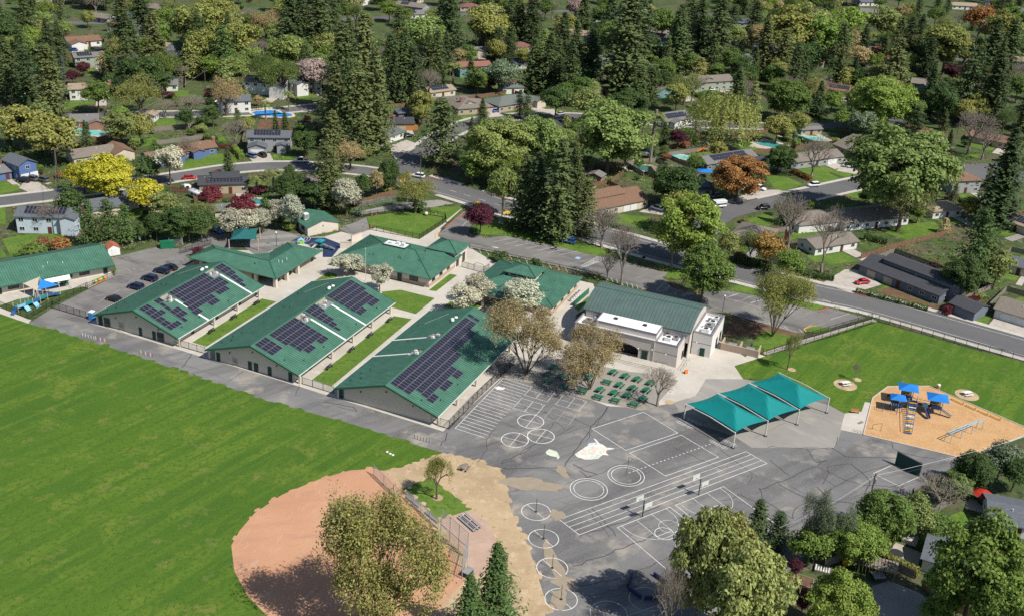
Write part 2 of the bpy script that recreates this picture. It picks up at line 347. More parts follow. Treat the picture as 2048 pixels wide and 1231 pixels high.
tag(link('play_kerb', c.mesh('play_kerb', 'kerb')), kind='structure')
for nm, pts in (('courtyard_lawn', [(-75.0,225.5), (-64.6,251.5), (-60.6,250.2), (-71.1,223.9), (-71.5,223.9)]),
                ('courtyard_lawn', [(-43.8,211.1), (-29.8,246.0), (-25.1,244.9), (-38.8,209.3), (-39.0,208.8)]),
                ('courtyard_lawn', [(-34.8,260.1), (-30.0,262.0), (-20.5,258.0), (-24.4,247.9), (-32.7,251.8)]),
                ('courtyard_lawn', [(-22.5,262.8), (-17.8,274.5), (-15.7,273.9), (-20.5,262.4)]),
                ('courtyard_lawn', [(-53.4,264.6), (-50.9,271.0), (-48.3,269.7), (-48.1,267.4)]),
                ('courtyard_lawn', [(-18.0,252.6), (-16.1,257.1), (-7.3,255.8), (-9.7,252.1)]),
                ('courtyard_lawn', [(16.4,256.9), (20.3,264.8), (21.1,263.9), (17.4,255.4)])):
    sheet(nm, pts, .075, 'lawn', 'strip of mown lawn between school buildings')
sheet('corner_lawn', [(-46.7,314.8), (-38.6,320.5), (-27.7,322.4), (-22.7,318.4), (-22.4,314.5), (-28.7,299.0), (-44.9,307.0)], .075, 'lawn', 'fenced corner lawn beside the office')
sheet('verge_lawn', [(-28.1,326.9), (-18.8,329.2), (-17.9,328.2), (-21.9,316.3), (-22.7,318.4), (-27.7,323.3)], .074, 'lawn', 'green verge by the street corner')
sheet('court_asphalt', [(-53.8,303.4), (-46.9,314.7), (-44.5,304.9), (-47.9,298.3)], .06, 'lot_asphalt')
sheet('kindergarten_asphalt', [(-79.1,286.7), (-74.2,300.0), (-67.1,298.0), (-63.5,294.6), (-65.2,292.0), (-70.1,282.2), (-73.5,280.2)], .062, 'lot_asphalt')
sheet('blue_play_surface', [(-65.4,292.0), (-63.8,294.6), (-56.5,295.7), (-50.5,291.2), (-51.7,281.4), (-54.3,281.0), (-55.5,287.4)], .07, 'blue_rubber', 'dark blue rubber play surface')
sheet('toddler_turf', [(-127.5,237.6), (-124.0,242.8), (-116.8,247.9), (-111.5,252.4), (-109.4,250.8), (-113.9,241.0), (-117.1,232.7), (-126.2,237.8)], .07, 'turf', 'green play turf behind the fence')
sheet('annex_paving', [(-130.5,243.0), (-132.3,251.2), (-108.3,263.1), (-105.8,259.9), (-109.7,251.7), (-111.5,252.4), (-116.8,247.9), (-124.0,242.8), (-127.5,237.6)], .06, 'concrete')
sheet('field_path', [(-134.3,244.8), (-126.0,237.6), (-117.0,232.5), (-115.9,232.0), (-115.8,230.1), (-124.6,234.4), (-134.2,239.6)], .064, 'concrete')
# main parking lot, its island and verges
LOT = [(-16.5,327.0), (-14.0,315.8), (-14.6,306.5), (-9.1,303.1), (-3.0,305.9), (-1.2,305.0), (18.7,297.1), (22.7,294.3), (28.4,293.3), (38.1,287.0), (44.0,284.4), (42.0,280.6), (44.0,274.1), (47.6,272.3), (51.1,271.8), (59.8,274.1), (66.4,272.1), (66.9,272.3), (81.2,264.5), (85.8,266.7), (91.4,263.6), (95.3,262.0), (83.3,254.0), (79.2,254.6), (75.8,252.0), (75.2,250.4), (72.9,250.1), (65.9,254.2), (56.7,259.8), (44.6,259.2), (35.5,272.1), (24.2,279.4), (25.9,278.9), (16.6,283.0), (-13.0,294.7), (-14.0,296.2), (-23.4,301.8), (-23.7,305.0)]
sheet('school_parking_lot', LOT, .046, 'lot_asphalt', 'asphalt parking lot in front of the school')
sheet('entrance_lawn', [(-11.7,313.6), (-7.1,318.7), (-2.2,320.4), (15.2,308.4), (19.8,303.9), (31.2,297.1), (28.4,293.3), (22.7,294.3), (11.8,299.9), (-1.2,305.4), (-4.2,305.7), (-13.4,305.8)], .055, 'lawn', 'shaded lawn strip under the redwoods')
sheet('verge_strip', [(37.9,294.3), (46.9,290.2), (48.8,286.5), (48.7,281.6), (45.7,279.4), (42.0,281.3), (44.6,284.5)], .055, 'lawn')
sheet('verge_strip', [(60.2,274.6), (61.9,278.1), (69.0,278.8), (84.1,269.4), (84.6,266.7), (81.2,264.5), (67.5,272.4)], .055, 'lawn')
sheet('hall_bank', [(57.6,258.3), (65.9,254.2), (72.9,250.1), (74.3,249.1), (74.2,246.0), (63.2,238.1), (59.2,238.2), (63.0,247.6), (54.5,245.3)], .056, 'mulch', 'leaf-littered bank beside the hall')
sheet('bank_lawn', [(63.0,247.6), (65.8,250.4), (74.1,246.6), (63.2,238.4), (59.4,238.4)], .066, 'lawn')
sheet('verge_strip', [(75.8,251.5), (79.2,254.6), (84.1,253.8), (79.1,250.6)], .066, 'lawn')
sheet('field_edge_path', [(74.6,246.7), (96.2,261.2), (96.9,259.7), (63.1,236.4), (62.3,237.5)], .062, 'concrete')
sheet('rear_drive', [(-52.3,317.3), (-39.0,328.7), (-26.2,334.7), (-20.9,331.8), (-27.5,327.0), (-38.9,323.2), (-51.3,314.9)], .04, 'grey_concrete')

# ---------------------------------------------------------------- streets
def band(path, w):
    L, Rr = [], []
    for i, p in enumerate(path):
        a = path[max(0, i - 1)]; b = path[min(len(path) - 1, i + 1)]; t = ang(a, b); n = (-math.sin(t), math.cos(t))
        L.append((p[0] + n[0] * w / 2, p[1] + n[1] * w / 2)); Rr.append((p[0] - n[0] * w / 2, p[1] - n[1] * w / 2))
    return L, Rr
def smooth(path, n=6):
    out = []
    P = [path[0]] + list(path) + [path[-1]]
    for i in range(1, len(P) - 2):
        p0, p1, p2, p3 = P[i - 1], P[i], P[i + 1], P[i + 2]
        for k in range(n):
            t = k / n
            out.append(tuple(.5 * (2 * b + (c - a) * t + (2 * a - 5 * b + 4 * c - d) * t * t + (3 * b - a - 3 * c + d) * t ** 3) for a, b, c, d in zip(p0, p1, p2, p3)))
    return out + [path[-1]]
ROADS = []
def road(name, path, w, z, label):
    path = smooth(path); a, b = band(path, w); mb = MB(); k = len(path)
    mb.v = [(*p, z) for p in a] + [(*p, z) for p in b]; mb.f = [(i, k + i, k + i + 1, i + 1) for i in range(k - 1)]
    struct(name, mb, 'road_asphalt', label); ROADS.append((path, w)); return path
def walk(path, w, name='sidewalk', h=.14, m='kerb'):
    "a raised kerb and walk along a polyline"
    path = smooth(path); a, b = band(path, w); mb = MB()
    for i in range(len(path) - 1):
        mb.hexa([(*b[i], 0), (*b[i + 1], 0), (*a[i + 1], 0), (*a[i], 0)], [(*b[i], h), (*b[i + 1], h), (*a[i + 1], h), (*a[i], h)])
    struct(name, mb, m)
MAIN = [(205, 203), (132, 249), (100, 270), (83, 277.5), (58, 291), (33, 306.5), (6, 324.5), (-20, 343), (-35, 352.5), (-52, 359), (-70, 361), (-86, 359.3), (-100, 353), (-113, 343), (-145, 318.5), (-159, 309.5), (-230, 262)]
road('main_street', MAIN[:9], 12.6, .05, 'wide asphalt street past the school')
road('side_street', MAIN[8:], 8.2, .047, 'narrow asphalt street curving away behind the school')
road('north_street', [(-36, 353), (-40, 370), (-36.5, 387), (-29, 412), (-14, 436), (20, 448), (70, 447), (118, 452), (170, 480)], 8.6, .044, 'side street running away between trees')
road('east_street', [(54, 296), (58, 318), (68, 337.5), (90, 354), (126.7, 381), (150, 396), (176, 402)], 9.5, .045, 'side street on the right with parked vans')
sheet('turning_circle', blob((182, 402), 13, 13, 0, 3), .043, 'road_asphalt')
road('back_street', [(-200, 398), (-150, 413), (-112, 424), (-85, 440), (-60, 462), (-40, 500)], 7.5, .046, 'back street between yards')
road('far_street', [(-330, 560), (-200, 590), (-90, 640), (20, 700), (120, 720)], 8, .046, 'far street among trees')
road('far_street', [(150, 620), (200, 640), (300, 600), (420, 610)], 8, .046, 'far street among trees')
la, ra = band(smooth(MAIN[:9]), 12.6 + 2.0)
walk([p for p in ra if p[0] > 72], 1.9); walk([p for p in la if p[0] > -28 and not 42 < p[0] < 74], 1.9)
walk([p for p in ra if -14 < p[0] < 62], 1.9)
walk([p for p in ra if p[0] < -19], 1.9)
for rp, w2 in ((MAIN[8:], 8.2), ([(-40, 370), (-36.5, 387), (-29, 412), (-14, 436), (20, 448), (70, 447), (118, 452)], 8.6), ([(68, 337.5), (90, 354), (126.7, 381), (150, 396), (165, 401)], 9.5), ([(-200, 398), (-150, 413), (-112, 424), (-85, 440)], 7.5)):
    a, b = band(smooth(rp), w2 + 1.6)
    walk(a[5:], 1.5); walk(b[5:], 1.5)

# ---------------------------------------------------------------- painted markings
def marking(name, m='white_paint', parent=None):
    return MB()
def put(name, mb, m='white_paint', label=None):
    return tag(link(name, mb.mesh(name, m)), label, kind='structure')
ZP = .062      # paint on the asphalt
LW = .13
# starting-line grid beside the third classroom
mb = MB(); tl, tr, bl, br = (-1.09,216.95), (5.83,214.41), (-10.45,194.07), (-4.01,190.97)
mb.line([tl, bl], LW, ZP)
N = 20
for i in range(N):
    t = i / (N - 1); mb.line([lerp(tl, bl, t), lerp((5.24,213.73), br, t)], LW, ZP + .004)
put('lineup_grid', mb, 'white_paint', 'white line-up grid painted beside the classroom')
# four-square courts
for k, (q, m) in enumerate([([(5.83,214.49), (10.90,212.06), (9.00,207.40), (3.90,209.77)], 'white_paint'), ([(3.33,208.29), (8.41,205.91), (6.59,201.46), (1.45,203.78)], 'white_paint'), ([(12.67,211.08), (17.78,208.73), (15.91,204.24), (10.84,206.46)], 'worn_paint'), ([(10.24,205.10), (15.19,202.37), (13.66,198.36), (8.30,200.48)], 'faded_paint')]):
    mb = MB(); mb.line(q, .1, ZP, True)
    mb.line([lerp(q[0], q[1], .5), lerp(q[3], q[2], .5)], .1, ZP + .004); mb.line([lerp(q[0], q[3], .5), lerp(q[1], q[2], .5)], .1, ZP + .008)
    mb.line([lerp(q[1], q[0], .16), lerp(q[1], q[2], .2)], .08, ZP + .012)
    put('four_square_court', mb, m, 'four-square court painted on the asphalt')
for c in ((5.40,198.69), (7.59,193.00), (2.18,190.90)):
    mb = MB().ring(c, 2.72, 2.9, ZP, 48); d = 2.8
    for a in (TH + .02, TH + math.pi / 2):
        mb.line([(c[0] - d * math.cos(a), c[1] - d * math.sin(a)), (c[0] + d * math.cos(a), c[1] + d * math.sin(a))], .11, ZP + .004 + (.004 if a > 0 else 0))
    put('quartered_circle', mb)
TETHER = [((6.7,166.4), 1.45), ((8.1,158.4), 1.4), ((9.6,150.3), 1.35), ((11.0,142.3), 1.3)]
for c, a in TETHER:
    mb = MB().ring(c, 2.64, 2.79, ZP, 48); a = R(-52)
    mb.line([(c[0] - 2.7 * math.cos(a), c[1] - 2.7 * math.sin(a)), (c[0] + 2.7 * math.cos(a), c[1] + 2.7 * math.sin(a))], .1, ZP + .004)
    put('tetherball_circle', mb)
for c in ((16.9,174.7), (24.54,180.14)):
    put('double_circle', MB().ring(c, 3.55, 3.7, ZP, 56).ring(c, 2.85, 2.98, ZP, 56))
for q in ([(18.52,197.13), (30.21,205.40), (36.80,197.46), (25.15,189.40)], [(25.84,188.53), (37.44,196.71), (44.21,188.88), (32.46,180.84)]):
    put('court_outline', MB().line(q, LW, ZP, True))
mb = MB(); a, b = (25.06,181.07), (43.59,194.02)
for i in range(22):
    mb.line([lerp(a, b, (i + .1) / 22), lerp(a, b, (i + .52) / 22)], .22, ZP + .008)
put('dashed_line', mb, 'worn_paint')
q = [(11.0,164.4), (50.36,191.68), (53.93,187.58), (14.6,160.1)]
mb = MB().line(q, LW, ZP, True)
for t in (.25, .5, .75): mb.line([lerp(q[0], q[3], t), lerp(q[1], q[2], t)], .11, ZP + .004)
put('running_lanes', mb, 'white_paint', 'four white running lanes')
def qf(o, x, y): return (o[0] + x * math.cos(PH) - y * math.sin(PH), o[1] + x * math.sin(PH) + y * math.cos(PH))
def hoop_court(o, w, l):
    "half court: baseline from o along the playground x axis, court towards -y"
    mb = MB(); mb.line([qf(o, 0, -l), o, qf(o, w, 0), qf(o, w, -l)], LW, ZP)
    c = qf(o, w / 2, -1.2); kx = 1.85
    mb.line([qf(o, w / 2 - kx, 0), qf(o, w / 2 - kx, -5.8), qf(o, w / 2 + kx, -5.8), qf(o, w / 2 + kx, 0)], .1, ZP + .004)
    mb.ring(qf(o, w / 2, -5.8), 1.72, 1.85, ZP + .008, 40)
    r = w / 2 - 1.0
    pts = [qf(o, w / 2 + r * math.cos(t), -1.5 + r * math.sin(t)) for t in np.linspace(math.pi, 2 * math.pi, 30)]
    mb.line([qf(o, w / 2 - r, 0)] + pts + [qf(o, w / 2 + r, 0)], .1, ZP + .012)
    put('basketball_court', mb, 'white_paint', 'half court of a basketball court')
O1, O2 = (21.69,162.97), (33.31,171.07)
hoop_court(O1, dist(O1, (32.28,170.24)), 13.5); hoop_court(O2, dist(O2, (43.69,178.24)), 13.5)
mb = MB().line([(30.9,151.7), (32.6,149.6)], .1, ZP).ring((31.4,164.2), 1.9, 2.0, ZP, 30).ring((33.2,158.7), 1.2, 1.3, ZP, 30)
put('court_line', mb, 'worn_paint')
mb = MB().ring((18.8,139.5), 3.0, 3.12, ZP, 48).ring((25.4,143.6), 2.9, 3.0, ZP, 48).line([(16.1,135.8), (26.7,142.0)], .1, ZP + .004)
put('court_line', mb, 'worn_paint')
put('ball_wall_lines', MB().line([(80.2,189.7), (75.4,186.2), (79.3,182.2), (84.6,185.9)], LW, ZP))
def hopscotch(a, b, m):
    mb = MB(); d = Vector(b) - Vector(a); L = d.length; d = d / L; n = Vector((-d.y, d.x)); s = L / 8.5; x = 0
    def sq(u, v, k):
        p = Vector(a) + d * u + n * v
        mb.line([p, p + d * s * .95, p + d * s * .95 + n * s * .95, p + n * s * .95], .07, ZP + .004 * k, True)
    k = 0
    for two in (0, 1, 0, 1, 0, 0, 1, 0):
        for v in ((-s, 0) if two else (-s / 2,)): sq(x, v, k); k += 1
        x += s
    return put('hopscotch', mb, m, 'hopscotch grid')
hopscotch((37.11,202.41), (40.44,199.34), 'white_paint'); hopscotch((39.30,203.95), (42.63,200.84), 'white_paint')
hopscotch((43.36,195.26), (46.67,192.03), 'white_paint'); hopscotch((45.50,196.54), (48.92,193.46), 'white_paint')
# the painted map on the asphalt
mat('map_white', (.62, .57, .5), var=.3, scale=.9); mat('map_green', (.50, .55, .44), var=.2, scale=1.5); mat('map_pink', (.6, .49, .42), var=.25, scale=1.2); mat('map_blue', (.45, .54, .64), var=.2)
Z3 = .064
put('painted_map', MB().poly([(*p, Z3) for p in [(18.53,193.44), (19.15,193.00), (19.74,191.69), (20.61,190.94), (21.29,190.01), (22.93,190.02), (22.64,189.65), (21.34,189.18), (20.93,188.30), (21.49,187.11), (20.24,187.24), (19.27,185.67), (17.82,185.20), (16.39,185.14), (14.98,185.87), (14.51,186.79), (15.59,188.23), (16.54,189.49), (17.49,190.60), (19.34,191.14), (18.95,192.46)]]), 'map_white', 'pale painted map on the asphalt')
put('map_region', MB().poly([(*p, Z3 + .006) for p in [(17.22,190.57), (17.71,191.47), (19.00,191.72), (19.26,191.30), (18.23,190.68)]]), 'map_blue')
put('map_region', MB().poly([(*p, Z3 + .008) for p in [(16.04,185.49), (17.49,185.97), (19.16,187.13), (19.93,188.20), (20.66,188.44), (19.28,185.84), (17.82,185.29)]]), 'map_green')
put('map_region', MB().poly([(*p, Z3 + .008) for p in [(17.60,188.61), (18.37,189.69), (20.21,190.22), (20.73,189.61), (19.24,188.95), (18.65,187.89)]]), 'map_pink')
put('map_region', MB().poly([(*p, Z3 + .012) for p in [(15.76,187.91), (16.88,188.86), (17.91,187.32), (16.44,186.67)]]), 'map_pink')
put('map_region', MB().poly([(*p, Z3 + .010) for p in [(17.02,187.72), (17.61,188.94), (18.18,187.51), (17.53,186.95)]]), 'map_green')
put('painted_map', MB().poly([(*p, Z3) for p in [(8.54,186.97), (9.27,188.21), (10.89,187.39), (11.23,186.28), (11.43,185.49), (11.03,184.47), (10.77,185.42), (9.61,185.62), (8.81,186.18)]]), 'map_green', 'small green painted map')
mat('flour', (.62, .6, .58), var=.4, scale=3)
put('white_spill', MB().poly([(*p, .075) for p in blob((-1.69,212.17), 1.0, .75, .3, 9)]), 'flour')
# crack sealer lines
CR = []
def cracks(mb, pts, w, seed, z=.056):
    rnd = random.Random(seed); out = []
    for a, b in zip(pts, pts[1:]):
        n = max(2, int(dist(a, b) / 1.4))
        for i in range(n):
            p = lerp(a, b, i / n); out.append((p[0] + rnd.uniform(-.28, .28), p[1] + rnd.uniform(-.28, .28)))
    out.append(pts[-1]); mb.line(out, w, z)
mb = MB()
for k, pts in enumerate([[(22.42,206.96), (21.49,204.20), (18.98,199.50), (16.68,193.24), (14.50,187.94), (12.41,182.23)], [(22.40,206.57), (19.74,199.58), (17.01,192.25)], [(-2.19,194.64), (-3.84,190.31), (-3.41,187.01), (-5.01,181.66)], [(-11.82,192.17), (-12.14,189.40), (-12.85,186.98)],
    [(10.47,198.90), (9.50,195.59), (5.12,187.59), (-0.27,181.84)], [(14.78,197.95), (11.34,193.69), (6.01,189.36), (-0.45,181.83)], [(-0.39,180.11), (5.02,180.52), (11.34,181.65)], [(1.28,204.52), (4.75,204.16), (10.12,202.53)], [(15.04,200.51), (18.35,197.99)],
    [(14.74,159.86), (23.37,165.15), (30.25,170.48)], [(24.43,180.21), (25.60,186.89), (26.47,186.15)], [(15.41,180.87), (16.69,178.61), (19.93,180.54), (23.33,184.15)],
    [(50.7,178.0), (58.5,183.2), (66.7,190.0)], [(50.8,178.6), (50.8,175.1), (55.2,168.9), (57.0,172.9), (73.1,186.3), (80.9,190.2)], [(63.7,194.2), (64.3,189.1), (66.7,190.0)], [(54.6,180.7), (57.9,177.0), (62.2,172.9)], [(63.9,181.1), (66.3,185.6), (66.6,188.1), (71.8,189.3)], [(64.3,187.2), (68.9,183.4), (72.8,181.4), (78.8,182.0)], [(71.8,189.3), (73.1,186.3), (74.0,183.3), (72.0,179.6)], [(54.7,188.8), (57.9,183.5)], [(48.6,181.9), (50.3,183.3), (49.0,180.2)], [(69.3,194.8), (71.4,191.8), (80.6,192.8), (87.0,191.5)], [(55.0,194.0), (63.8,194.6), (69.7,195.2), (71.4,199.8)], [(82.5,198.3), (82.3,196.3), (84.7,194.5), (90.4,193.2)], [(62.5,179.8), (64.5,175.4), (68.8,175.2)],
    [(42.5,173.2), (46.6,175.8), (49.2,173.8)], [(78.8,199.7), (82.3,197.8), (82.4,196.7)], [(13.2,151.0), (20.0,155.4), (29.5,162.3)], [(12.2,145.1), (22.6,149.1), (30.6,155.4)],
    [(12.0,181.1), (13.3,178.9)], [(14.1,183.2), (16.7,181.0), (18.7,180.0)], [(21.6,160.5), (18.7,166.4), (17.2,168.5)], [(-100.4,232.2), (-93.3,228.5), (-84.6,226.9)], [(-73.5,219.6), (-73.8,212.9)], [(-59.9,213.0), (-62.1,208.0)], [(-46.2,208.3), (-46.0,203.8)], [(-39.2,201.4), (-32.8,200.2), (-31.9,198.9)], [(-110.9,234.7), (-103.9,232.7)], [(-36.5,200.3), (-31.6,198.5)]]):
    cracks(mb, pts, .12 if k % 3 else .19, k)
put('crack_sealer', mb, 'seal', 'dark sealed cracks in the asphalt')
mb = MB(); rnd = random.Random(5)
for k in range(46):
    p = (rnd.uniform(-10, 78), rnd.uniform(138, 200)); a = rnd.choice((PH, PH, PH + 1.57)) + rnd.uniform(-.3, .3); L = rnd.uniform(3, 16); q = (p[0] + L * math.cos(a), p[1] + L * math.sin(a))
    if inside(p, PLAY) and inside(q, PLAY): cracks(mb, [p, q], rnd.uniform(.05, .09), 100 + k, .0545)
put('crack_sealer', mb, 'seal')
# parking stalls, crossings and street lines
mb = MB()
for a, b in [((-6.5,300.5), (-1.0,304.0)), ((-3.4,299.0), (0.7,301.7)), ((-0.1,297.8), (3.6,300.7)), ((2.9,296.5), (8.3,300.1)), ((6.3,295.2), (12.0,299.1)), ((9.5,294.1), (15.3,298.0)), ((12.7,292.7), (18.5,296.8)), ((-16.8,311.9), (-15.5,316.6)),
    ((57.3,268.7), (62.1,272.4)), ((60.5,267.4), (65.2,271.2)), ((63.5,266.0), (66.0,268.2)), ((57.4,268.8), (61.9,272.5)), ((60.5,267.5), (65.2,271.1)), ((63.6,266.1), (68.2,269.6)), ((67.0,264.6), (71.5,268.3)), ((84.6,259.5), (90.6,263.8)), ((72.2,260.3), (75.5,263.8))]:
    mb.line([a, b], .13, ZP)
mb.line([(58.1,269.1), (63.7,265.9), (68.2,263.2)], .1, ZP + .004)
put('parking_line', mb, 'worn_paint', 'white parking stall lines')
mb = MB(); mb.line([(-13.0,295.0), (-10.1,293.9), (0.9,289.4), (16.6,283.1), (25.9,278.9)], .12, ZP)
for i in range(14):
    p = lerp((-13.0,295.0), (16.6,283.1), i / 13.); q = lerp((-12.1,291.2), (17.4,279.6), i / 13.); mb.line([p, q], .12, ZP + .004)
for i in range(7):
    p = lerp((25.9,278.9), (35.6,273.9), i / 7.); q = lerp((26.4,275.6), (35.6,270.9), i / 7.); mb.line([p, q], .12, ZP + .008)
mb.line([(57.1,259.6), (66.1,254.9), (73.6,250.5)], .12, ZP)
for i in range(5):
    p = lerp((59.9,258.3), (74.5,252.5), i / 4.); q = lerp((60.9,256.1), (75.1,250.4), i / 4.); mb.line([p, q], .12, ZP + .004)
put('hatched_line', mb, 'worn_paint', 'white hatched kerb zone')
mb = MB()
for i in range(13):
    p = lerp((17.1,283.0), (23.8,293.1), i / 12.); q = lerp((18.3,282.5), (27.6,292.8), i / 12.); mb.line([p, q], .3, ZP + .012)
put('zebra_crossing', mb, 'white_paint', 'white ladder crosswalk in the parking lot')
mb = MB()
for i in range(5): mb.line([lerp((46.3,270.2), (49.1,272.2), i / 4.), lerp((46.7,268.9), (49.5,270.3), i / 4.)], .3, ZP)
q = [(39.5,271.8), (42.0,276.8), (43.6,275.4), (41.3,271.4)]; mb.line(q, .13, ZP + .004, True); mb.line([lerp(q[0], q[1], .5), lerp(q[3], q[2], .5)], .13, ZP + .008)
mb.poly([(*p, ZP) for p in [(-6.9,296.5), (-5.0,295.9), (-5.2,295.3), (-6.8,295.9)]])
put('lot_marking', mb, 'worn_paint')
put('accessible_stall_mark', MB().poly([(*p, ZP) for p in [(17.3,291.2), (18.2,292.4), (19.4,291.8), (18.5,290.4)]]), 'blue_paint')
mb = MB()
mr = smooth(MAIN[:9]); ea, eb = band(mr, 9.6)
mb.line([p for p in ea if p[0] < 200], .14, .07); mb.line([p for p in eb if p[0] > 66], .14, .07); mb.line([p for p in eb if -10 < p[0] < 62], .14, .07)
mb.line([(85.3,272.1), (87.7,270.2)], .14, .07)
for i in range(9):
    a = lerp((20, 314.5), (-26, 346.5), i / 9.); b = lerp((20, 314.5), (-26, 346.5), (i + .45) / 9.); mb.line([a, b], .14, .072)
put('street_line', mb, 'white_paint', 'white lane lines along the main street')
mb = MB()
for i in range(6):
    p = lerp((-41.8,356.2), (-38.4,360.1), i / 5.); q = lerp((-40.0,349.7), (-37.3,355.5), i / 5.); mb.line([p, q], .7, .072)
for i in range(4): mb.line([lerp((-15.0,332.8), (-13.2,335.0), i / 3.), lerp((-14.2,331.1), (-12.4,332.8), i / 3.)], .8, .072)
for i in range(4): mb.line([lerp((-4.8,325.8), (-3.0,328.3), i / 3.), lerp((-4.2,324.5), (-2.5,325.7), i / 3.)], .8, .072)
put('yellow_crosswalk', mb, 'yellow_paint', 'yellow ladder crosswalk on the street')
mb = MB()
for pts in ([(-32.5,357.4), (-26.2,353.6)], [(-23.2,305.9), (-20.0,314.8), (-16.4,324.7)], [(-9.3,343.5), (-2.0,337.9)], [(44.7,274.9), (46.8,272.5), (48.4,272.4)], [(82.1,263.3), (85.6,266.7)], [(74.8,290.9), (80.5,287.4)], [(95.7,277.5), (98.6,275.7)], [(31.7,314.8), (34.4,314.0)]):
    mb.line(smooth(pts, 3), .35, .16)
put('red_kerb', mb, 'red_paint', 'red painted kerb')
mb = MB()
for pts in ([(-24.1,300.2), (-24.1,303.4), (-21.9,309.5)], [(48.4,272.4), (51.1,272.2)], [(76.0,250.9), (75.8,252.4), (78.0,254.5), (79.4,254.5)]): mb.line(pts, .3, .16)
put('yellow_kerb', mb, 'yellow_paint')
# stalls in the staff lot
mb = MB()
for a, b in [((-108.9,273.6), (-105.7,270.8)), ((-108.4,267.8), (-105.5,270.2)), ((-107.1,275.7), (-106.0,274.8)), ((-105.4,277.8), (-104.3,276.8)), ((-103.5,279.5), (-102.4,278.6)), ((-106.3,262.7), (-104.0,265.1)), ((-104.0,265.1), (-102.4,263.0)), ((-102.8,265.9), (-101.8,264.7)), ((-100.7,265.6), (-99.6,264.4)), ((-104.0,243.8), (-103.4,246.8)), ((-102.3,249.4), (-101.5,251.9)), ((-101.0,256.4), (-100.4,259.0))]:
    mb.line([a, b], .11, ZP)
put('parking_line', mb, 'faded_paint')
# track on the kindergarten asphalt
mb = MB(); c = (-70.5,291.2)
for r in (2.2, 3.0, 3.8, 4.6):
    n = 40; pts = []
    for i in range(n):
        t = 2 * math.pi * i / n; x = r * math.cos(t) + (6 if math.cos(t) > 0 else -6); y = r * math.sin(t) * .8
        a = R(20); pts.append((c[0] + x * math.cos(a) - y * math.sin(a), c[1] + x * math.sin(a) + y * math.cos(a)))
    mb.line(pts, .13, .078, True)
put('tricycle_track', mb, 'worn_paint', 'white painted tricycle track')
q = [(-52.5,308.2), (-49.4,311.2), (-46.9,308.7), (-50.3,304.8)]
mb = MB().line(q, .1, .075, True).line([lerp(q[0], q[1], .5), lerp(q[3], q[2], .5)], .1, .078).line([lerp(q[0], q[3], .5), lerp(q[1], q[2], .5)], .1, .081)
put('four_square_court', mb, 'faded_paint')

# ---------------------------------------------------------------- school buildings
mat('green_metal', (.06, .152, .105), rough=.5, var=.22, scale=.45, spec=.4)
mat('green_seam', (.05, .135, .092), rough=.4, var=.08)
mat('hall_green', (.085, .122, .113), rough=.5, var=.12, scale=.5)
mat('green_trim', (.025, .10, .06), rough=.5, var=.1)
mat('green_door', (.012, .045, .035), rough=.5, var=.1)
mat('cream_stucco', (.55, .49, .41), var=.05, scale=.4)
mat('tan_stucco', (.40, .335, .27), var=.08, scale=.8)
mat('grey_stucco', (.50, .46, .42), var=.08, scale=.6)
mat('white_stucco', (.62, .60, .56), var=.06, scale=.6)
mat('brick_tan', (.38, .29, .22), var=.07, scale=.6)
mat('white_membrane', (.72, .72, .71), rough=.6, var=.08, scale=.4)
mat('white_metal', (.66, .66, .64), rough=.45, var=.06)
mat('pale_gutter', (.52, .55, .50), rough=.5, var=.08)
mat('grey_metal', (.30, .30, .30), rough=.45, var=.15, metal=.3)
mat('galvanised', (.38, .39, .40), rough=.4, var=.12, metal=.5)
mat('dark_metal', (.035, .035, .038), rough=.5, var=.15)
mat('black_metal', (.012, .012, .014), rough=.45, var=.1)
mat('pv_frame', (.30, .32, .34), rough=.35, var=.05, metal=.4)
mat('purple_trim', (.20, .19, .21), rough=.6, var=.1)
glass_mat('glass', (.015, .02, .025)); glass_mat('pv_cell', (.02, .018, .03))
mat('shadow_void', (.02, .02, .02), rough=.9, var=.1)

def seams(mb, poly, gap=.7, h=.085, w=.10):
    "standing seams: ribs that run down the slope of a planar roof face"
    P = [Vector(p) for p in poly]; n = None
    for i in range(2, len(P)):
        q = (P[1] - P[0]).cross(P[i] - P[0])
        if q.length > 1e-4: n = q.normalized(); break
    if n.z < 0: n = -n
    g = Vector((n.x, n.y)); g = g.normalized() if g.length > 1e-4 else Vector((0, 1)); e = Vector((-g.y, g.x))
    us = [p.xy.dot(e) for p in P]; u = math.floor(min(us) / gap) * gap + gap * .5
    zat = lambda q: P[0].z - (n.x * (q.x - P[0].x) + n.y * (q.y - P[0].y)) / n.z
    while u < max(us):
        hits = []
        for i in range(len(P)):
            a, b = P[i], P[(i + 1) % len(P)]; ua, ub = us[i], us[(i + 1) % len(P)]
            if (ua - u) * (ub - u) < 0: hits.append(a.lerp(b, (u - ua) / (ub - ua)).xy)
        hits.sort(key=lambda q: q.dot(g))
        for a, b in zip(hits[::2], hits[1::2]):
            if (b - a).length < .25: continue
            d = (b - a).normalized() * .03; a = a + d; b = b - d; o = e * w / 2; up = h
            q = [a - o, b - o, b + o, a + o]
            if (q[1] - q[0]).cross(q[3] - q[0]) < 0: q = q[::-1]
            mb.hexa([(p.x, p.y, zat(p) + .002) for p in q], [(p.x, p.y, zat(p) + up) for p in q])
        u += gap
def roof_face(root, polys, m='green_metal', t=.16, seam='green_seam', name='roof', gap=.7):
    mb = MB(); sm = MB()
    for p in polys:
        mb.slab(p, t)
        if seam: seams(sm, p, gap)
    o = part(root, name, mb, m)
    if seam: tag(part(o, 'roof_seam', sm, seam), kind='stuff')
    return o
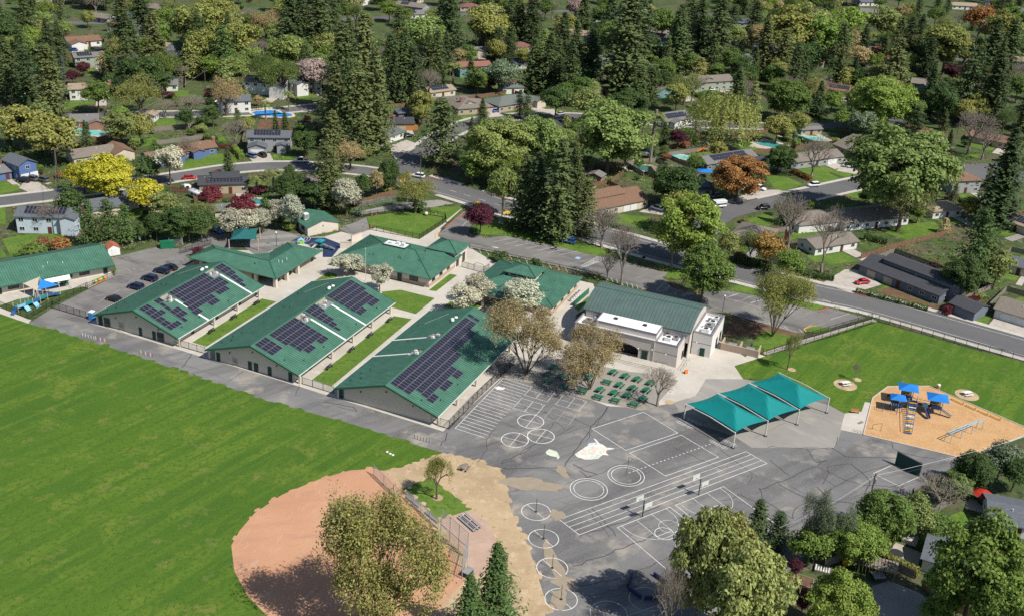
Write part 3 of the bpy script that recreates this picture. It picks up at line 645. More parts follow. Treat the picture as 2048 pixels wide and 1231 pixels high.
def ridge_cap(root, lines, m='green_trim', r=.13):
    for a, b in lines:
        part(root, 'ridge_cap', MB().tube([(a[0], a[1], a[2] + .04), (b[0], b[1], b[2] + .04)], r, 6), m)
def hip_faces(x0, y0, x1, y1, ze, rise):
    w, d = x1 - x0, y1 - y0
    if w >= d: a, b = (x0 + d / 2, (y0 + y1) / 2, ze + rise), (x1 - d / 2, (y0 + y1) / 2, ze + rise)
    else: a, b = ((x0 + x1) / 2, y0 + w / 2, ze + rise), ((x0 + x1) / 2, y1 - w / 2, ze + rise)
    A, B, C, D = (x0, y0, ze), (x1, y0, ze), (x1, y1, ze), (x0, y1, ze)
    if w >= d: F = [[A, B, b, a], [B, C, b], [C, D, a, b], [D, A, a]]; Hh = [(A, a), (D, a), (B, b), (C, b), (a, b)]
    else: F = [[A, B, a], [B, C, b, a], [C, D, b], [D, A, a, b]]; Hh = [(A, a), (B, a), (C, b), (D, b), (a, b)]
    return F, Hh
# windows: a frame with a mullion, and the pane as its sub-part; unit size, facing -y
WF = {}
def win_mesh(m):
    if m not in WF:
        t = .06; mb = MB()
        for a in ((-.5, 0, .5, t), (-.5, 1 - t, .5, 1), (-.5, t, -.5 + t, 1 - t), (.5 - t, t, .5, 1 - t), (-.02, t, .02, 1 - t)):
            mb.box(a[0], -.07, a[1], a[2], .03, a[3])
        WF[m] = mb.mesh('window_frame', m)
    return WF[m]
PANE = MB().box(-.46, -.03, .04, .46, .02, .96).mesh('pane', 'glass')
def win(root, x, y, z, w, h, rz=0, m='white_metal', name='window'):
    o = link(name, win_mesh(m), root, (x, y, z), rz, (w, 1, h)); link('pane', PANE, o); return o
DM = {}
def door(root, x, y, z, w, h, rz=0, m='green_door', name='door'):
    if m not in DM: DM[m] = MB().box(-.5, -.06, 0, .5, .02, 1).mesh('door_leaf', m)
    o = link(name, DM[m], root, (x, y, z), rz, (w, 1, h))
    link('handle', ubox('grey_metal'), o, (.38, -.09, .45), 0, (.06, .05, .06)); return o
PV = MB().box(-.5, -.82, 0, .5, .82, .05).mesh('solar_frame', 'pv_frame')
PVC = MB().box(-.465, -.785, .04, .465, .785, .058).mesh('solar_cell', 'pv_cell')

W, HE, HR = 25.21, 2.72, 6.92
SA = math.atan2(HR - HE, W / 2); SL = math.hypot(HR - HE, W / 2)
def sp(side, s, y, up=0): return (W / 2 + side * (s * math.cos(SA) + up * math.sin(SA)), y, HR - s * math.sin(SA) + up * math.cos(SA))
def classroom(x, y, L, label, wells, wside, panels, doors, niche, cols):
    root = thing('classroom_building', label, 'building', S(x, y), TH, 'solar roofed classroom buildings')
    for side in (1, -1):
        faces = []; cut = [w for w in wells] if side == wside else []
        ys = [0] + [v for w in cut for v in w] + [L]
        for i in range(0, len(ys), 2): faces.append((ys[i], ys[i + 1], 0, SL))
        for a, b in cut: faces += [(a, b, 0, .35), (a, b, 3.3, SL)]
        polys = []
        for a, b, s0, s1 in faces:
            q = [sp(side, s0, a), sp(side, s1, a), sp(side, s1, b), sp(side, s0, b)]
            if side < 0: q = q[::-1]
            polys.append(q)
        roof_face(root, polys, name='roof_slope')
        for a, b in cut:           # an equipment well cut into the slope
            p = sp(side, 3.3, a); q = sp(side, .35, b); z = p[2] - .02
            xa, xb = sorted((p[0], q[0]))
            well = part(root, 'roof_well', MB().box(xa, a, z - .12, xb, b, z), 'grey_metal')
            xw = q[0]; part(well, 'well_wall', MB().box(xw - .06, a + .002, z, xw + .06, b - .002, q[2] - .12), 'tan_stucco')
            for yy in (a, b):
                part(well, 'well_wall', MB().poly([(p[0], yy, z), (q[0], yy, z), (q[0], yy, q[2])]) if (yy == b) == (side > 0) else MB().poly([(q[0], yy, q[2]), (q[0], yy, z), (p[0], yy, z)]), 'tan_stucco')
            rnd = random.Random(int(a * 7)); m = (xa + xb) / 2
            for k in range(4):
                ux, uy = rnd.uniform(xa + .5, xb - .4), a + .6 + k * (b - a - 1.0) / 3.5; hh = rnd.uniform(.4, .85)
                u = part(root, 'rooftop_unit', MB().box(ux - .35, uy - .3, z, ux + .35, uy + .3, z + hh), 'white_metal' if k % 2 else 'grey_metal')
                part(u, 'flue', MB().tube([(ux, uy, z + hh), (ux, uy, z + hh + .35)], .1, 8), 'galvanised')
            yy = (a + b) / 2 + .8 * (1 if side > 0 else -1)
            part(root, 'drain_strip', MB().hexa([sp(side, 3.3, yy - .28, .0), sp(side, SL, yy - .28, .0), sp(side, SL, yy + .28, .0), sp(side, 3.3, yy + .28, .0)][::side],
                 [sp(side, 3.3, yy - .28, .1), sp(side, SL, yy - .28, .1), sp(side, SL, yy + .28, .1), sp(side, 3.3, yy + .28, .1)][::side]), 'white_metal')
    part(root, 'ridge_cap', MB().tube([(W / 2, 0, HR + .03), (W / 2, L, HR + .03)], .14, 6), 'green_trim')
    for yy in (0, L):
        for side in (1, -1):
            a, b = sp(side, 0, yy), sp(side, SL, yy); o = -.06 if yy == 0 else .06
            part(root, 'barge_board', MB().hexa(*[[(a[0], yy + o, a[2] + zz), (b[0], yy + o, b[2] + zz), (b[0], yy - o * .2, b[2] + zz), (a[0], yy - o * .2, a[2] + zz)] for zz in (-.36, .07)]), 'green_trim')
    for side, m in ((1, 'pale_gutter'), (-1, 'white_metal')):
        p = sp(side, SL, 0)
        part(root, 'gutter', MB().box(p[0] - .02 if side > 0 else p[0] - .14, .08, p[2] - .22, p[0] + .14 if side > 0 else p[0] + .02, L - .08, p[2] - .02), m)
    x0, x1, y0, y1 = 1.9, 23.0, 1.15, L - 1.15
    zr = lambda xx: HR - abs(xx - W / 2) * math.tan(SA) - .2
    for yy in (y0, y1):
        mb = MB(); pts = [(x0, 0), (x1, 0), (x1, zr(x1)), (W / 2, zr(W / 2)), (x0, zr(x0))]
        mb.poly([(a, yy, b) for a, b in pts]); mb.poly([(a, yy + (.25 if yy == y0 else -.25), b) for a, b in reversed(pts)])
        for (a, b), (c, d) in zip(pts, pts[1:] + pts[:1]): mb.poly([(a, yy, b), (c, yy, d), (c, yy + (.25 if yy == y0 else -.25), d), (a, yy + (.25 if yy == y0 else -.25), b)][::-1])
        part(root, 'gable_wall', mb, 'cream_stucco')
    for xx, s in ((x0, -1), (x1, 1)):
        part(root, 'side_wall', MB().box(xx - .12, y0 + .26, 0, xx + .12, y1 - .26, zr(xx)), 'cream_stucco')
        n = int((L - 6) / 4.6)
        for k in range(n):
            yy = 3.2 + k * 4.6
            if k % 2: door(root, xx + .13 * s, yy, .02, 1.0, 2.1, R(90 * s))
            else: win(root, xx + .13 * s, yy, .95, 2.2, 1.15, R(90 * s), 'dark_metal')
    for xx in (24.75, .45):
        for yy in cols:
            c = part(root, 'column', MB().box(xx - .22, yy - .22, .0, xx + .22, yy + .22, HE - .1), 'cream_stucco')
            if xx > 5: part(c, 'bracket', MB().tube([(xx - .25, yy, 1.0), (xx - 1.6, yy, 1.0)], .05, 4), 'dark_metal')
    for a, b in doors:
        if b - a > 1.5: win(root, (a + b) / 2, y0 - .02, .15, b - a, 2.15, 0, 'green_trim')
        else: door(root, (a + b) / 2, y0 - .02, .02, b - a, 2.15)
    if niche:
        a, b = niche
        n = part(root, 'drinking_niche', MB().box(a, y0 - .02, .03, b, y0 - .004, 2.1), 'tan_stucco')
        part(n, 'fountain', MB().box(a + .35, y0 - .4, .75, a + .9, y0 - .03, 1.0), 'galvanised')
    for xx, zz in ((W / 2 - 6.5, 2.9), (W / 2 + 6.2, 2.9), (W / 2 - .2, 4.6)):
        part(root, 'wall_lamp', MB().box(xx - .12, y0 - .22, zz, xx + .12, y0 - .01, zz + .25), 'dark_metal')
    for side, s, yy in [(-1, 8.8, L * .1), (-1, 10.5, L * .16), (-1, 9.2, L * .2), (-1, 11, L * .08), (-1, 6.2, L * .55), (-1, 8.2, L * .56), (1, 11.4, L * .3), (1, 11.7, L * .62), (1, 11.6, L * .85), (1, 8.2, L * .045), (-1, 10.8, L * .78), (1, 11.2, L * .12)]:
        p = sp(side, s, yy); part(root, 'roof_vent', MB().tube([(p[0], p[1], p[2] - .05), (p[0], p[1], p[2] + .42)], .09, 6), 'black_metal')
    for k in range(3):             # white exhaust domes by the ridge
        p = sp(-1, 1.6 + .5 * (k % 2), L * .8 + k * .95); part(root, 'exhaust_dome', MB().lathe([(.26, p[2] - .2), (.26, p[2] + .2), (.46, p[2] + .26), (.40, p[2] + .45), (.16, p[2] + .56)], 10, (p[0], p[1])), 'white_metal')
    a, b = sp(-1, 5.5, L * .93, .06), sp(-1, 9.5, L * .80, .06); part(root, 'roof_conduit', MB().tube([a, b], .05, 5), 'galvanised')
    for row, a, b in panels:
        n = max(1, round((b - a) / 1.03)); s = .42 + row * 1.67 + .83
        for k in range(n):
            yy = a + (k + .5) * (b - a) / n; p = sp(1, s, yy, .1)
            o = link('solar_panel', PV, root, p); o.rotation_euler = (Matrix.Rotation(SA, 3, 'Y') @ Matrix.Rotation(R(90), 3, 'Z')).to_euler(); o.scale = (.985 * (b - a) / n / 1.0, 1, 1)
            link('cell_sheet', PVC, o)
    return root
classroom(-179.76, 176.89, 34.14, 'green metal roofed classroom with solar panels, next to the row of parked cars', [(8.9, 11.9), (26.2, 29.6)], 1,
    [(0, 1.5, 4.6), (1, 1.5, 4.6), (2, 1.4, 5.5), (3, 1.3, 3.4), (4, 1.2, 3.3), (5, 1.1, 5.2), (0, 6.6, 8.6), (1, 6.6, 7.7), (2, 6.5, 7.6), (3, 6.4, 9.5), (4, 6.3, 9.4), (5, 6.2, 7.3),
     (0, 12.1, 25.8), (1, 12.1, 25.8), (2, 12.1, 27.6), (3, 11.2, 27.6), (4, 10.9, 20.0), (4, 21.6, 25.7), (5, 10.4, 13), (5, 16.4, 19.6),
     (0, 30, 33), (1, 29.9, 33), (2, 29.8, 32.7), (3, 29.7, 31.8), (4, 29.5, 31.5), (5, 29.3, 30.4)],
    [(.3, 1.7), (2.3, 4.15), (12.8, 13.7), (16.8, 17.75), (18.2, 20.2)], (6.7, 8.5), (1.0, 13.9, 23.2, 32.3))
classroom(-145.78, 175.45, 43.91, 'middle of the three green roofed classrooms with solar panels', [(17.2, 20.6), (25.8, 30.4)], 1,
    [(0, 1.1, 5.3), (1, 1.1, 5.3), (2, 1.1, 5.2)] + [(r, 6.6, 16.9) for r in (0, 1, 2)] + [(3, 7.5, 16.8), (4, 7.5, 16.8), (5, 8.4, 11.5), (5, 13.7, 16.8), (0, 21.2, 25.4), (1, 21.2, 25.4), (2, 21.2, 24.4), (3, 21.2, 24.3), (4, 21.2, 23.3), (5, 21.2, 22.2)]
    + [(r, 30.9, 42.3) for r in (0, 1, 2)] + [(3, 31, 41), (4, 31, 41), (5, 31.3, 34.5), (5, 36.8, 40.9)],
    [(2.3, 3.3), (11, 12), (12.6, 13.7), (16.3, 17.3), (21.8, 22.8)], (6.7, 8.2), (1.1, 14.5, 23.8, 32.9, 42.1))
classroom(-110.84, 174.34, 44.26, 'green roofed classroom with the longest solar array, beside the playground', [(16, 19), (25.2, 28.4)], -1,
    [(0, 1.5, 38.2), (1, 1.5, 38.2), (2, 1.5, 34.7), (3, 4.1, 23.7), (4, 3.6, 18.1), (5, 3.0, 6.1), (5, 8.8, 13), (5, 15, 18.1), (0, 39.3, 40.4), (1, 39.2, 40.3)],
    [(.2, 1.5)], None, (1.2, 10.3, 20, 29.5, 39))  # dark leaf added for the shade in the left passage; no door there

# -- L-shaped kindergarten block
kt = thing('kindergarten_building', 'L-shaped green hip roofed school block in front of the tricycle track', 'building', S(-182.6, 215.8), TH)
ze, ri = 3.0, 1.75
A, B_, C, D = (0, 0, ze), (28.4, 0, ze), (28.4, 22.6, ze), (16.6, 22.6, ze)
E1, E2, Fp = (16.6, 14.0, ze), (13.6, 10.6, ze), (0, 10.6, ze)
r1, r2, r3, r4 = (5.3, 5.3, ze + ri), (22.5, 5.6, ze + ri), (22.5, 16.8, ze + ri), (22.5, 5.6, ze + ri)
roof_face(kt, [[A, B_, r2, r1], [B_, C, r3, r2], [C, D, r3], [D, E1, r2, r3], [E1, E2, r2], [E2, Fp, r1, r2], [Fp, A, r1]])
ridge_cap(kt, [(A, r1), (Fp, r1), (r1, r2), (B_, r2), (r2, r3), (C, r3), (D, r3)])
part(kt, 'wall', MB().prism([(.9, .9), (20, .9), (20, 5), (26.2, 5), (26.2, 21.7), (17.5, 21.7), (17.5, 13.4), (13.2, 9.7), (.9, 9.7)], 0, 3.0), 'brick_tan')
for yy in (7.5, 12, 17): win(kt, 26.22, yy, 1.0, 2.0, 1.2, R(90), 'dark_metal')
for yy in (9.6, 20.4): door(kt, 26.22, yy, .02, 1.1, 2.2, R(90))
for xx in (2, 5): win(kt, xx, .88, .9, 1.8, 1.3, 0, 'dark_metal')
for xx, yy in ((27.5, .9), (27.5, 6.1), (27.5, 11.3)):
    c = part(kt, 'column', MB().box(xx - .42, yy - .42, 0, xx + .42, yy + .42, 2.95), 'cream_stucco')
part(kt, 'column', MB().box(21, .5, 0, 21.8, 1.3, 2.95), 'cream_stucco')
for xx, yy, zz in ((1.8, 3, 3.7), (3, 3.2, 3.9), (19.5, 3.3, 4.1), (24.5, 7, 4.5), (25.2, 7.6, 4.3), (25, 10, 4.2)):
    part(kt, 'roof_vent', MB().tube([(xx, yy, zz - .3), (xx, yy, zz + .5)], .1, 6), 'white_metal' if xx > 24 else 'black_metal')

# -- office
at = thing('office_building', 'large green hip roofed office with a white roof well and corner tower', 'building', S(-149.1, 235.9), TH)
F, Hp = hip_faces(0, 0, 30, 19.7, 3.0, 2.9)
# leave the equipment well open in the back slope and the ridge
roof_face(at, F); ridge_cap(at, Hp)
wl = part(at, 'roof_well', MB().box(10.4, 9.2, 5.0, 17.2, 12.2, 6.02), 'white_membrane')
part(wl, 'well_kerb', MB().box(10.2, 9.0, 5.0, 10.4, 12.4, 6.2).box(17.2, 9.0, 5.0, 17.4, 12.4, 6.2).box(10.4, 12.2, 5, 17.2, 12.4, 6.2).box(10.4, 9.0, 5, 17.2, 9.2, 6.1), 'green_trim')
for k, (xx, yy) in enumerate(((12, 10.6), (14.2, 10.9), (16, 10.5))):
    part(at, 'rooftop_unit', MB().box(xx - .5, yy - .4, 6.0, xx + .5, yy + .4, 6.5 + .2 * k), 'white_metal')
part(at, 'wall', MB().box(.9, .9, 0, 29.1, 18.8, 3.02), 'cream_stucco')
part(at, 'brick_base', MB().box(.82, .82, 0, 29.18, 18.88, 1.0), 'brick_tan')
for xx, w_ in ((3.5, 1.8), (7, 1.8), (16, 1), (24.5, 2.6)): win(at, xx, .88, 1.05, w_, 1.35, 0, 'dark_metal')
for xx in (12.5, 20.2): door(at, xx, .80, .02, 1.3, 2.3)
for yy in (3.5, 8, 12.5): win(at, 29.12, yy, 1.05, 1.8, 1.35, R(90), 'dark_metal')
F, Hp = hip_faces(20.5, 15.8, 30.05, 24.8, 4.55, 1.7)
roof_face(at, F, name='tower_roof'); ridge_cap(at, Hp)
part(at, 'tower_wall', MB().box(21.3, 16.5, 0, 29.25, 24, 4.57), 'cream_stucco')
for yy in (18, 22): win(at, 29.27, yy, .1, 1.6, 2.7, R(90), 'dark_metal')
win(at, 25, 16.48, 3.45, 3.5, .9, 0, 'dark_metal')
for xx, yy, zz in ((9, 4, 4.2), (10, 4.4, 4.3), (2.6, 3, 3.6), (4.4, 4.5, 4.2), (17.5, 5.4, 4.7), (18.2, 5.2, 4.6), (23.5, 6, 4.9), (22.5, 11.5, 5.6), (12.5, 15.5, 4.4), (5, 10, 4.6)):
    part(at, 'roof_vent', MB().tube([(xx, yy, zz - .4), (xx, yy, zz + .6)], .1, 6), 'green_trim')

# -- library with a clerestory
lt = thing('library_building', 'green hip roofed library with a raised clerestory and gabled porch', 'building', S(-108.6, 236), TH)
ze = 3.0; top = 5.0
A, B_, C, D = (0, 0, ze), (24.7, 0, ze), (24.7, 22.2, ze), (0, 22.2, ze)
a, b, c, d = (7.3, 8.6, top), (16.0, 8.6, top), (16.0, 15.6, top), (7.3, 15.6, top)
roof_face(lt, [[A, B_, b, a], [B_, C, c, b], [C, D, d, c], [D, A, a, d]]); ridge_cap(lt, [(A, a), (B_, b), (C, c), (D, d)])
part(lt, 'wall', MB().box(.9, .9, 0, 23.8, 21.3, 3.02), 'cream_stucco')
part(lt, 'brick_base', MB().box(.82, .82, 0, 23.88, 21.38, 1.0), 'brick_tan')
part(lt, 'clerestory_wall', MB().box(7.9, 9.2, 4.6, 15.4, 15.0, 6.15), 'cream_stucco')
for xx in (9.6, 11.6, 13.6): win(lt, xx, 9.18, 5.2, 1.5, .7, 0, 'dark_metal')
for yy in (10.6, 12.1, 13.6): win(lt, 15.42, yy, 5.2, 1.2, .7, R(90), 'dark_metal')
F, Hp = hip_faces(7.0, 8.2, 16.3, 16.0, 6.15, 1.3); roof_face(lt, F, name='clerestory_roof'); ridge_cap(lt, Hp)
roof_face(lt, [[(5.6, -3.2, 3.1), (9.0, -3.2, 4.2), (9.0, 5.4, 4.2), (5.6, 1.6, 3.1)][::1], [(9.0, -3.2, 4.2), (12.4, -3.2, 3.1), (12.4, 1.6, 3.1), (9.0, 5.4, 4.2)]], name='porch_roof')
for xx in (6.1, 11.9): part(lt, 'column', MB().box(xx - .35, -2.8, 0, xx + .35, -2.1, 3.0), 'brick_tan')
part(lt, 'porch_gable', MB().poly([(6, -2.6, 3.05), (12, -2.6, 3.05), (9, -2.6, 4.0)]).poly([(12, -2.4, 3.05), (6, -2.4, 3.05), (9, -2.4, 4.0)]), 'cream_stucco')
door(lt, 9, .86, .02, 2.2, 2.4)
for yy in (4, 9, 14, 19): win(lt, 23.82, yy, 1.05, 1.8, 1.3, R(90), 'dark_metal')
for xx in (15, 19): win(lt, xx, .88, 1.05, 1.9, 1.3, 0, 'dark_metal')
for xx, yy, zz in ((20, 6, 3.9), (20.6, 6.6, 3.9), (20, 13, 4.1)): part(lt, 'roof_vent', MB().tube([(xx, yy, zz - .3), (xx, yy, zz + .6)], .1, 6), 'green_trim')

# -- multi-purpose hall: barrel roof, white flat roofs, arched front
ht = thing('school_hall', 'stucco assembly hall with green barrel roof and white flat front roof', 'hall', S(-74.2, 225.4), TH)
x1h, yf, yb = 27.4, 5.8, 23.2
def arc(n=14, z0=7.0, rise=2.7):
    Rr = ((yb - yf) ** 2 / 4 + rise ** 2) / (2 * rise); cy = (yb + yf) / 2; cz = z0 + rise - Rr; h = math.asin((yb - yf) / 2 / Rr)
    return [(cy + Rr * math.sin(t), cz + Rr * math.cos(t)) for t in np.linspace(-h, h, n + 1)]
pr = arc(); mb = MB(); sm = MB()
for (ya, za), (yb2, zb) in zip(pr, pr[1:]):
    q = [(0, ya, za), (x1h, ya, za), (x1h, yb2, zb), (0, yb2, zb)]; mb.slab(q, .3); seams(sm, q, .9, .05, .07)
br_ = part(ht, 'barrel_roof', mb, 'hall_green'); tag(part(br_, 'roof_seam', sm, 'green_trim'), kind='stuff')
cy = (yb + yf) / 2; part(ht, 'ridge_cap', MB().box(0, cy - .12, 9.66, x1h, cy + .12, 9.76), 'green_trim')
for xx in (.35, x1h - .55):
    mb = MB(); pts = [(yf + .4, 0)] + [(a, b - .31) for a, b in arc()][1:-1] + [(yb - .4, 0)]
    mb.poly([(xx, a, b) for a, b in pts]); mb.poly([(xx + .2, a, b) for a, b in reversed(pts)])
    for (a, b), (c, d) in zip(pts, pts[1:] + pts[:1]): mb.poly([(xx, a, b), (xx + .2, a, b), (xx + .2, c, d), (xx, c, d)])
    part(ht, 'end_wall', mb, 'grey_stucco')
part(ht, 'back_wall', MB().box(.6, yb - .6, 0, x1h - .6, yb - .35, 6.7), 'grey_stucco')
part(ht, 'front_wall', MB().box(.6, yf + .35, 4, x1h - .6, yf + .6, 6.7), 'grey_stucco')
def parapet_block(x0, y0, x1, y1, h, lip=.7, m='grey_stucco', rm='white_membrane', nm='wing'):
    o = part(ht, nm + '_wall', MB().box(x0, y0, 0, x1, y1, h - lip), m)
    t = .3; mb = MB().box(x0, y0, h - lip, x1, y0 + t, h).box(x0, y1 - t, h - lip, x1, y1, h).box(x0, y0 + t, h - lip, x0 + t, y1 - t, h).box(x1 - t, y0 + t, h - lip, x1, y1 - t, h)
    part(o, 'parapet', mb, m)
    part(o, 'flat_roof', MB().box(x0 + t, y0 + t, h - lip, x1 - t, y1 - t, h - lip + .05), rm)
    e = .06; mb = MB()
    for a in ((x0 - e, y0 - e, x1 + e, y0 + t), (x0 - e, y1 - t, x1 + e, y1 + e), (x0 - e, y0 + t, x0 + t, y1 - t), (x1 - t, y0 + t, x1 + e, y1 - t)): mb.box(a[0], a[1], h, a[2], a[3], h + .16)
    part(o, 'coping', mb, 'purple_trim')
    part(o, 'wall_band', MB().box(x0 - .025, y0 - .025, h * .55, x1 + .025, y0 + .1, h * .55 + .12), 'purple_trim')
    return o
wl_ = parapet_block(0, 0, 4.9, 7.6, 5.6); wr_ = parapet_block(20.4, 0, 26.0, 7.6, 5.6)
for s_ in (0,): pass
tag(wr_, 'front wing with white parapet roof')
# central front with the arch
mb = MB(); xa, xb, hh = 5.0, 20.3, 5.7; ax, aw, ah = 12.3, 4.3, 3.6
arch = [(ax + aw * math.cos(t), 2.2 + (ah - 2.2) * math.sin(t)) for t in np.linspace(0, math.pi, 15)]
mb.poly([(p[0], -.25, p[1]) for p in [(xa, 0), (ax - aw, 0)] + arch[::-1] + [(ax + aw, 0), (xb, 0), (xb, hh), (xa, hh)]])
for (a, b), (c, d) in zip([(ax + aw, 0)] + arch, arch + [(ax - aw, 0)]): mb.poly([(a, -.25, b), (c, -.25, d), (c, 1.6, d), (a, 1.6, b)])
mb.poly([(xa, -.25, hh), (xb, -.25, hh), (xb, 2, hh), (xa, 2, hh)]); mb.poly([(xa, -.25, 0), (xa, -.25, hh), (xa, 2, hh), (xa, 2, 0)]); mb.poly([(xb, -.25, 0), (xb, 2, 0), (xb, 2, hh), (xb, -.25, hh)])
part(ht, 'arched_front', mb, 'grey_stucco')
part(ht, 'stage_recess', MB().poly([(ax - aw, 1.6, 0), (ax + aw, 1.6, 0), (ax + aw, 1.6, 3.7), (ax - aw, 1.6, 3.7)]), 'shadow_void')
mid = part(ht, 'upper_block_wall', MB().box(5.0, .9, 5.68, 20.3, 7.9, 6.9), 'white_stucco')
part(mid, 'white_roof', MB().box(5.2, 1.1, 6.9, 20.1, 7.7, 7.12), 'white_membrane')
part(mid, 'coping', MB().box(4.94, .84, 6.9, 20.36, 1.1, 7.2).box(4.94, 7.7, 6.9, 20.36, 7.96, 7.2).box(4.94, 1.1, 6.9, 5.2, 7.7, 7.2).box(20.1, 1.1, 6.9, 20.36, 7.7, 7.2), 'purple_trim')
for xx in (9, 16.4): part(ht, 'roof_hatch', MB().box(xx - .45, 3.6, 7.1, xx + .45, 4.5, 7.4), 'dark_metal')
part(ht, 'ledge', MB().box(4.95, -.4, 5.7, 20.35, .0, 5.86), 'purple_trim')
for xx, w_ in ((18.2, 1.5),):
    door(ht, xx, -.27, .35, w_, 2.4); part(ht, 'door_arch', MB().box(xx - 1.1, -.34, 2.85, xx + 1.1, -.26, 3.3), 'tan_stucco')
for xx, zz in ((16.6, 3.1), (20, 3.6), (23.4, 3.2)):
    l_ = part(ht, 'wall_lamp', MB().tube([(xx, -.3, zz), (xx, -.7, zz + .1)], .04, 5), 'dark_metal'); part(l_, 'globe', MB().lathe([(.02, zz - .15), (.18, zz), (.18, zz + .12), (.02, zz + .25)], 8, (xx, -.75)), 'white_metal')
part(ht, 'downpipe', MB().tube([(20.36, -.35, 0), (20.36, -.35, 5.6)], .08, 6), 'white_stucco')
for k in range(3): part(ht, 'step', MB().box(6 - k * .3, -3.2 - k * .5, 0, 24 + k * .3, -.26 if k == 0 else -3.2 - (k - 1) * .5, .42 - k * .14), 'concrete')
sw = parapet_block(27.3, 9.0, 32.0, 21.5, 6.1, .9, 'white_stucco')
tag(sw, 'right wing with tall white parapet')
door(ht, 30, 8.95, .02, 1.2, 2.2); win(ht, 32.02, 15, .3, 1.6, 2.6, R(90), 'dark_metal'); win(ht, 32.02, 19, .3, 1.6, 2.6, R(90), 'dark_metal')
l_ = part(ht, 'wall_lamp', MB().tube([(28.5, 8.9, 3.6), (28.5, 8.5, 3.7)], .04, 5), 'dark_metal'); part(l_, 'globe', MB().lathe([(.02, 3.5), (.18, 3.65), (.02, 3.9)], 8, (28.5, 8.45)), 'white_metal')
door(ht, 26.03, 5.4, .1, 1.1, 2.1, R(90))
def hvac(x, y, z, sx, sy, sz, m='white_metal'):
    o = part(ht, 'air_handler', MB().box(x - sx / 2, y - sy / 2, z, x + sx / 2, y + sy / 2, z + sz), m)
    part(o, 'fan', MB().lathe([(min(sx, sy) * .36, z + sz), (min(sx, sy) * .36, z + sz + .1), (min(sx, sy) * .3, z + sz + .1)], 10, (x, y)), 'dark_metal')
for a in ((29.6, 12, 5.2, 1.8, 1.5, 1.0), (29.8, 14.2, 5.2, 2.0, 1.4, 1.1, 'grey_metal'), (30.2, 16.4, 5.2, 1.6, 1.6, 1.2), (29.2, 18.2, 5.2, 1.3, 1.1, .8, 'grey_metal'), (30.4, 19.6, 5.2, 1.2, 1.2, .9), (22.6, 3.6, 4.9, 1.5, 1.8, 1.0), (24.2, 4.6, 4.9, 1.2, 1.2, .9, 'grey_metal'), (21.6, 5.8, 4.9, 1.0, 1.0, .6, 'grey_metal'), (2.6, 3.2, 4.9, 2.2, 1.8, .9, 'grey_metal'), (3.6, 6, 4.9, 1.0, .9, .7)): hvac(*a)
for k in range(2):
    xx = 27.4 + .7 * k; part(ht, 'ramp_rail', MB().tube([(xx, -1, .9), (xx, 5, .9)], .04, 5).tube([(xx, -1, .0), (xx, -1, .9)], .04, 5).tube([(xx, 2, .0), (xx, 2, .9)], .04, 5).tube([(xx, 5, .0), (xx, 5, .9)], .04, 5), 'galvanised')
# -- trash enclosure beside the hall
te = thing('trash_enclosure', 'tan masonry trash enclosure beside the white hall wing', 'enclosure', S(*(-40.93,240.21)), TH)
mb = MB().box(0, 0, 0, 9.3, .3, 1.9); part(te, 'wall', mb, 'brick_tan')
part(te, 'wall', MB().box(0, .31, 0, .3, 3.6, 1.9), 'brick_tan'); part(te, 'wall', MB().box(9.0, .31, 0, 9.3, 3.6, 1.9), 'brick_tan'); part(te, 'wall', MB().box(4.4, .31, 0, 4.7, 3.5, 1.9), 'brick_tan')
for xx, l_ in ((1.5, 'left'), (6, 'right')):
    q = thing('waste_bin', 'dark waste bin inside the ' + l_ + ' bay of the trash enclosure', 'bin', S((-40.93,240.21)[0] + xx, (-40.93,240.21)[1] + 1), TH, 'waste bins'); part(q, 'body', MB().box(0, 0, 0, 2, 1.6, 1.2), 'dark_metal'); part(q, 'lid', MB().box(-.05, -.05, 1.2, 2.05, 1.65, 1.3), 'grey_metal')

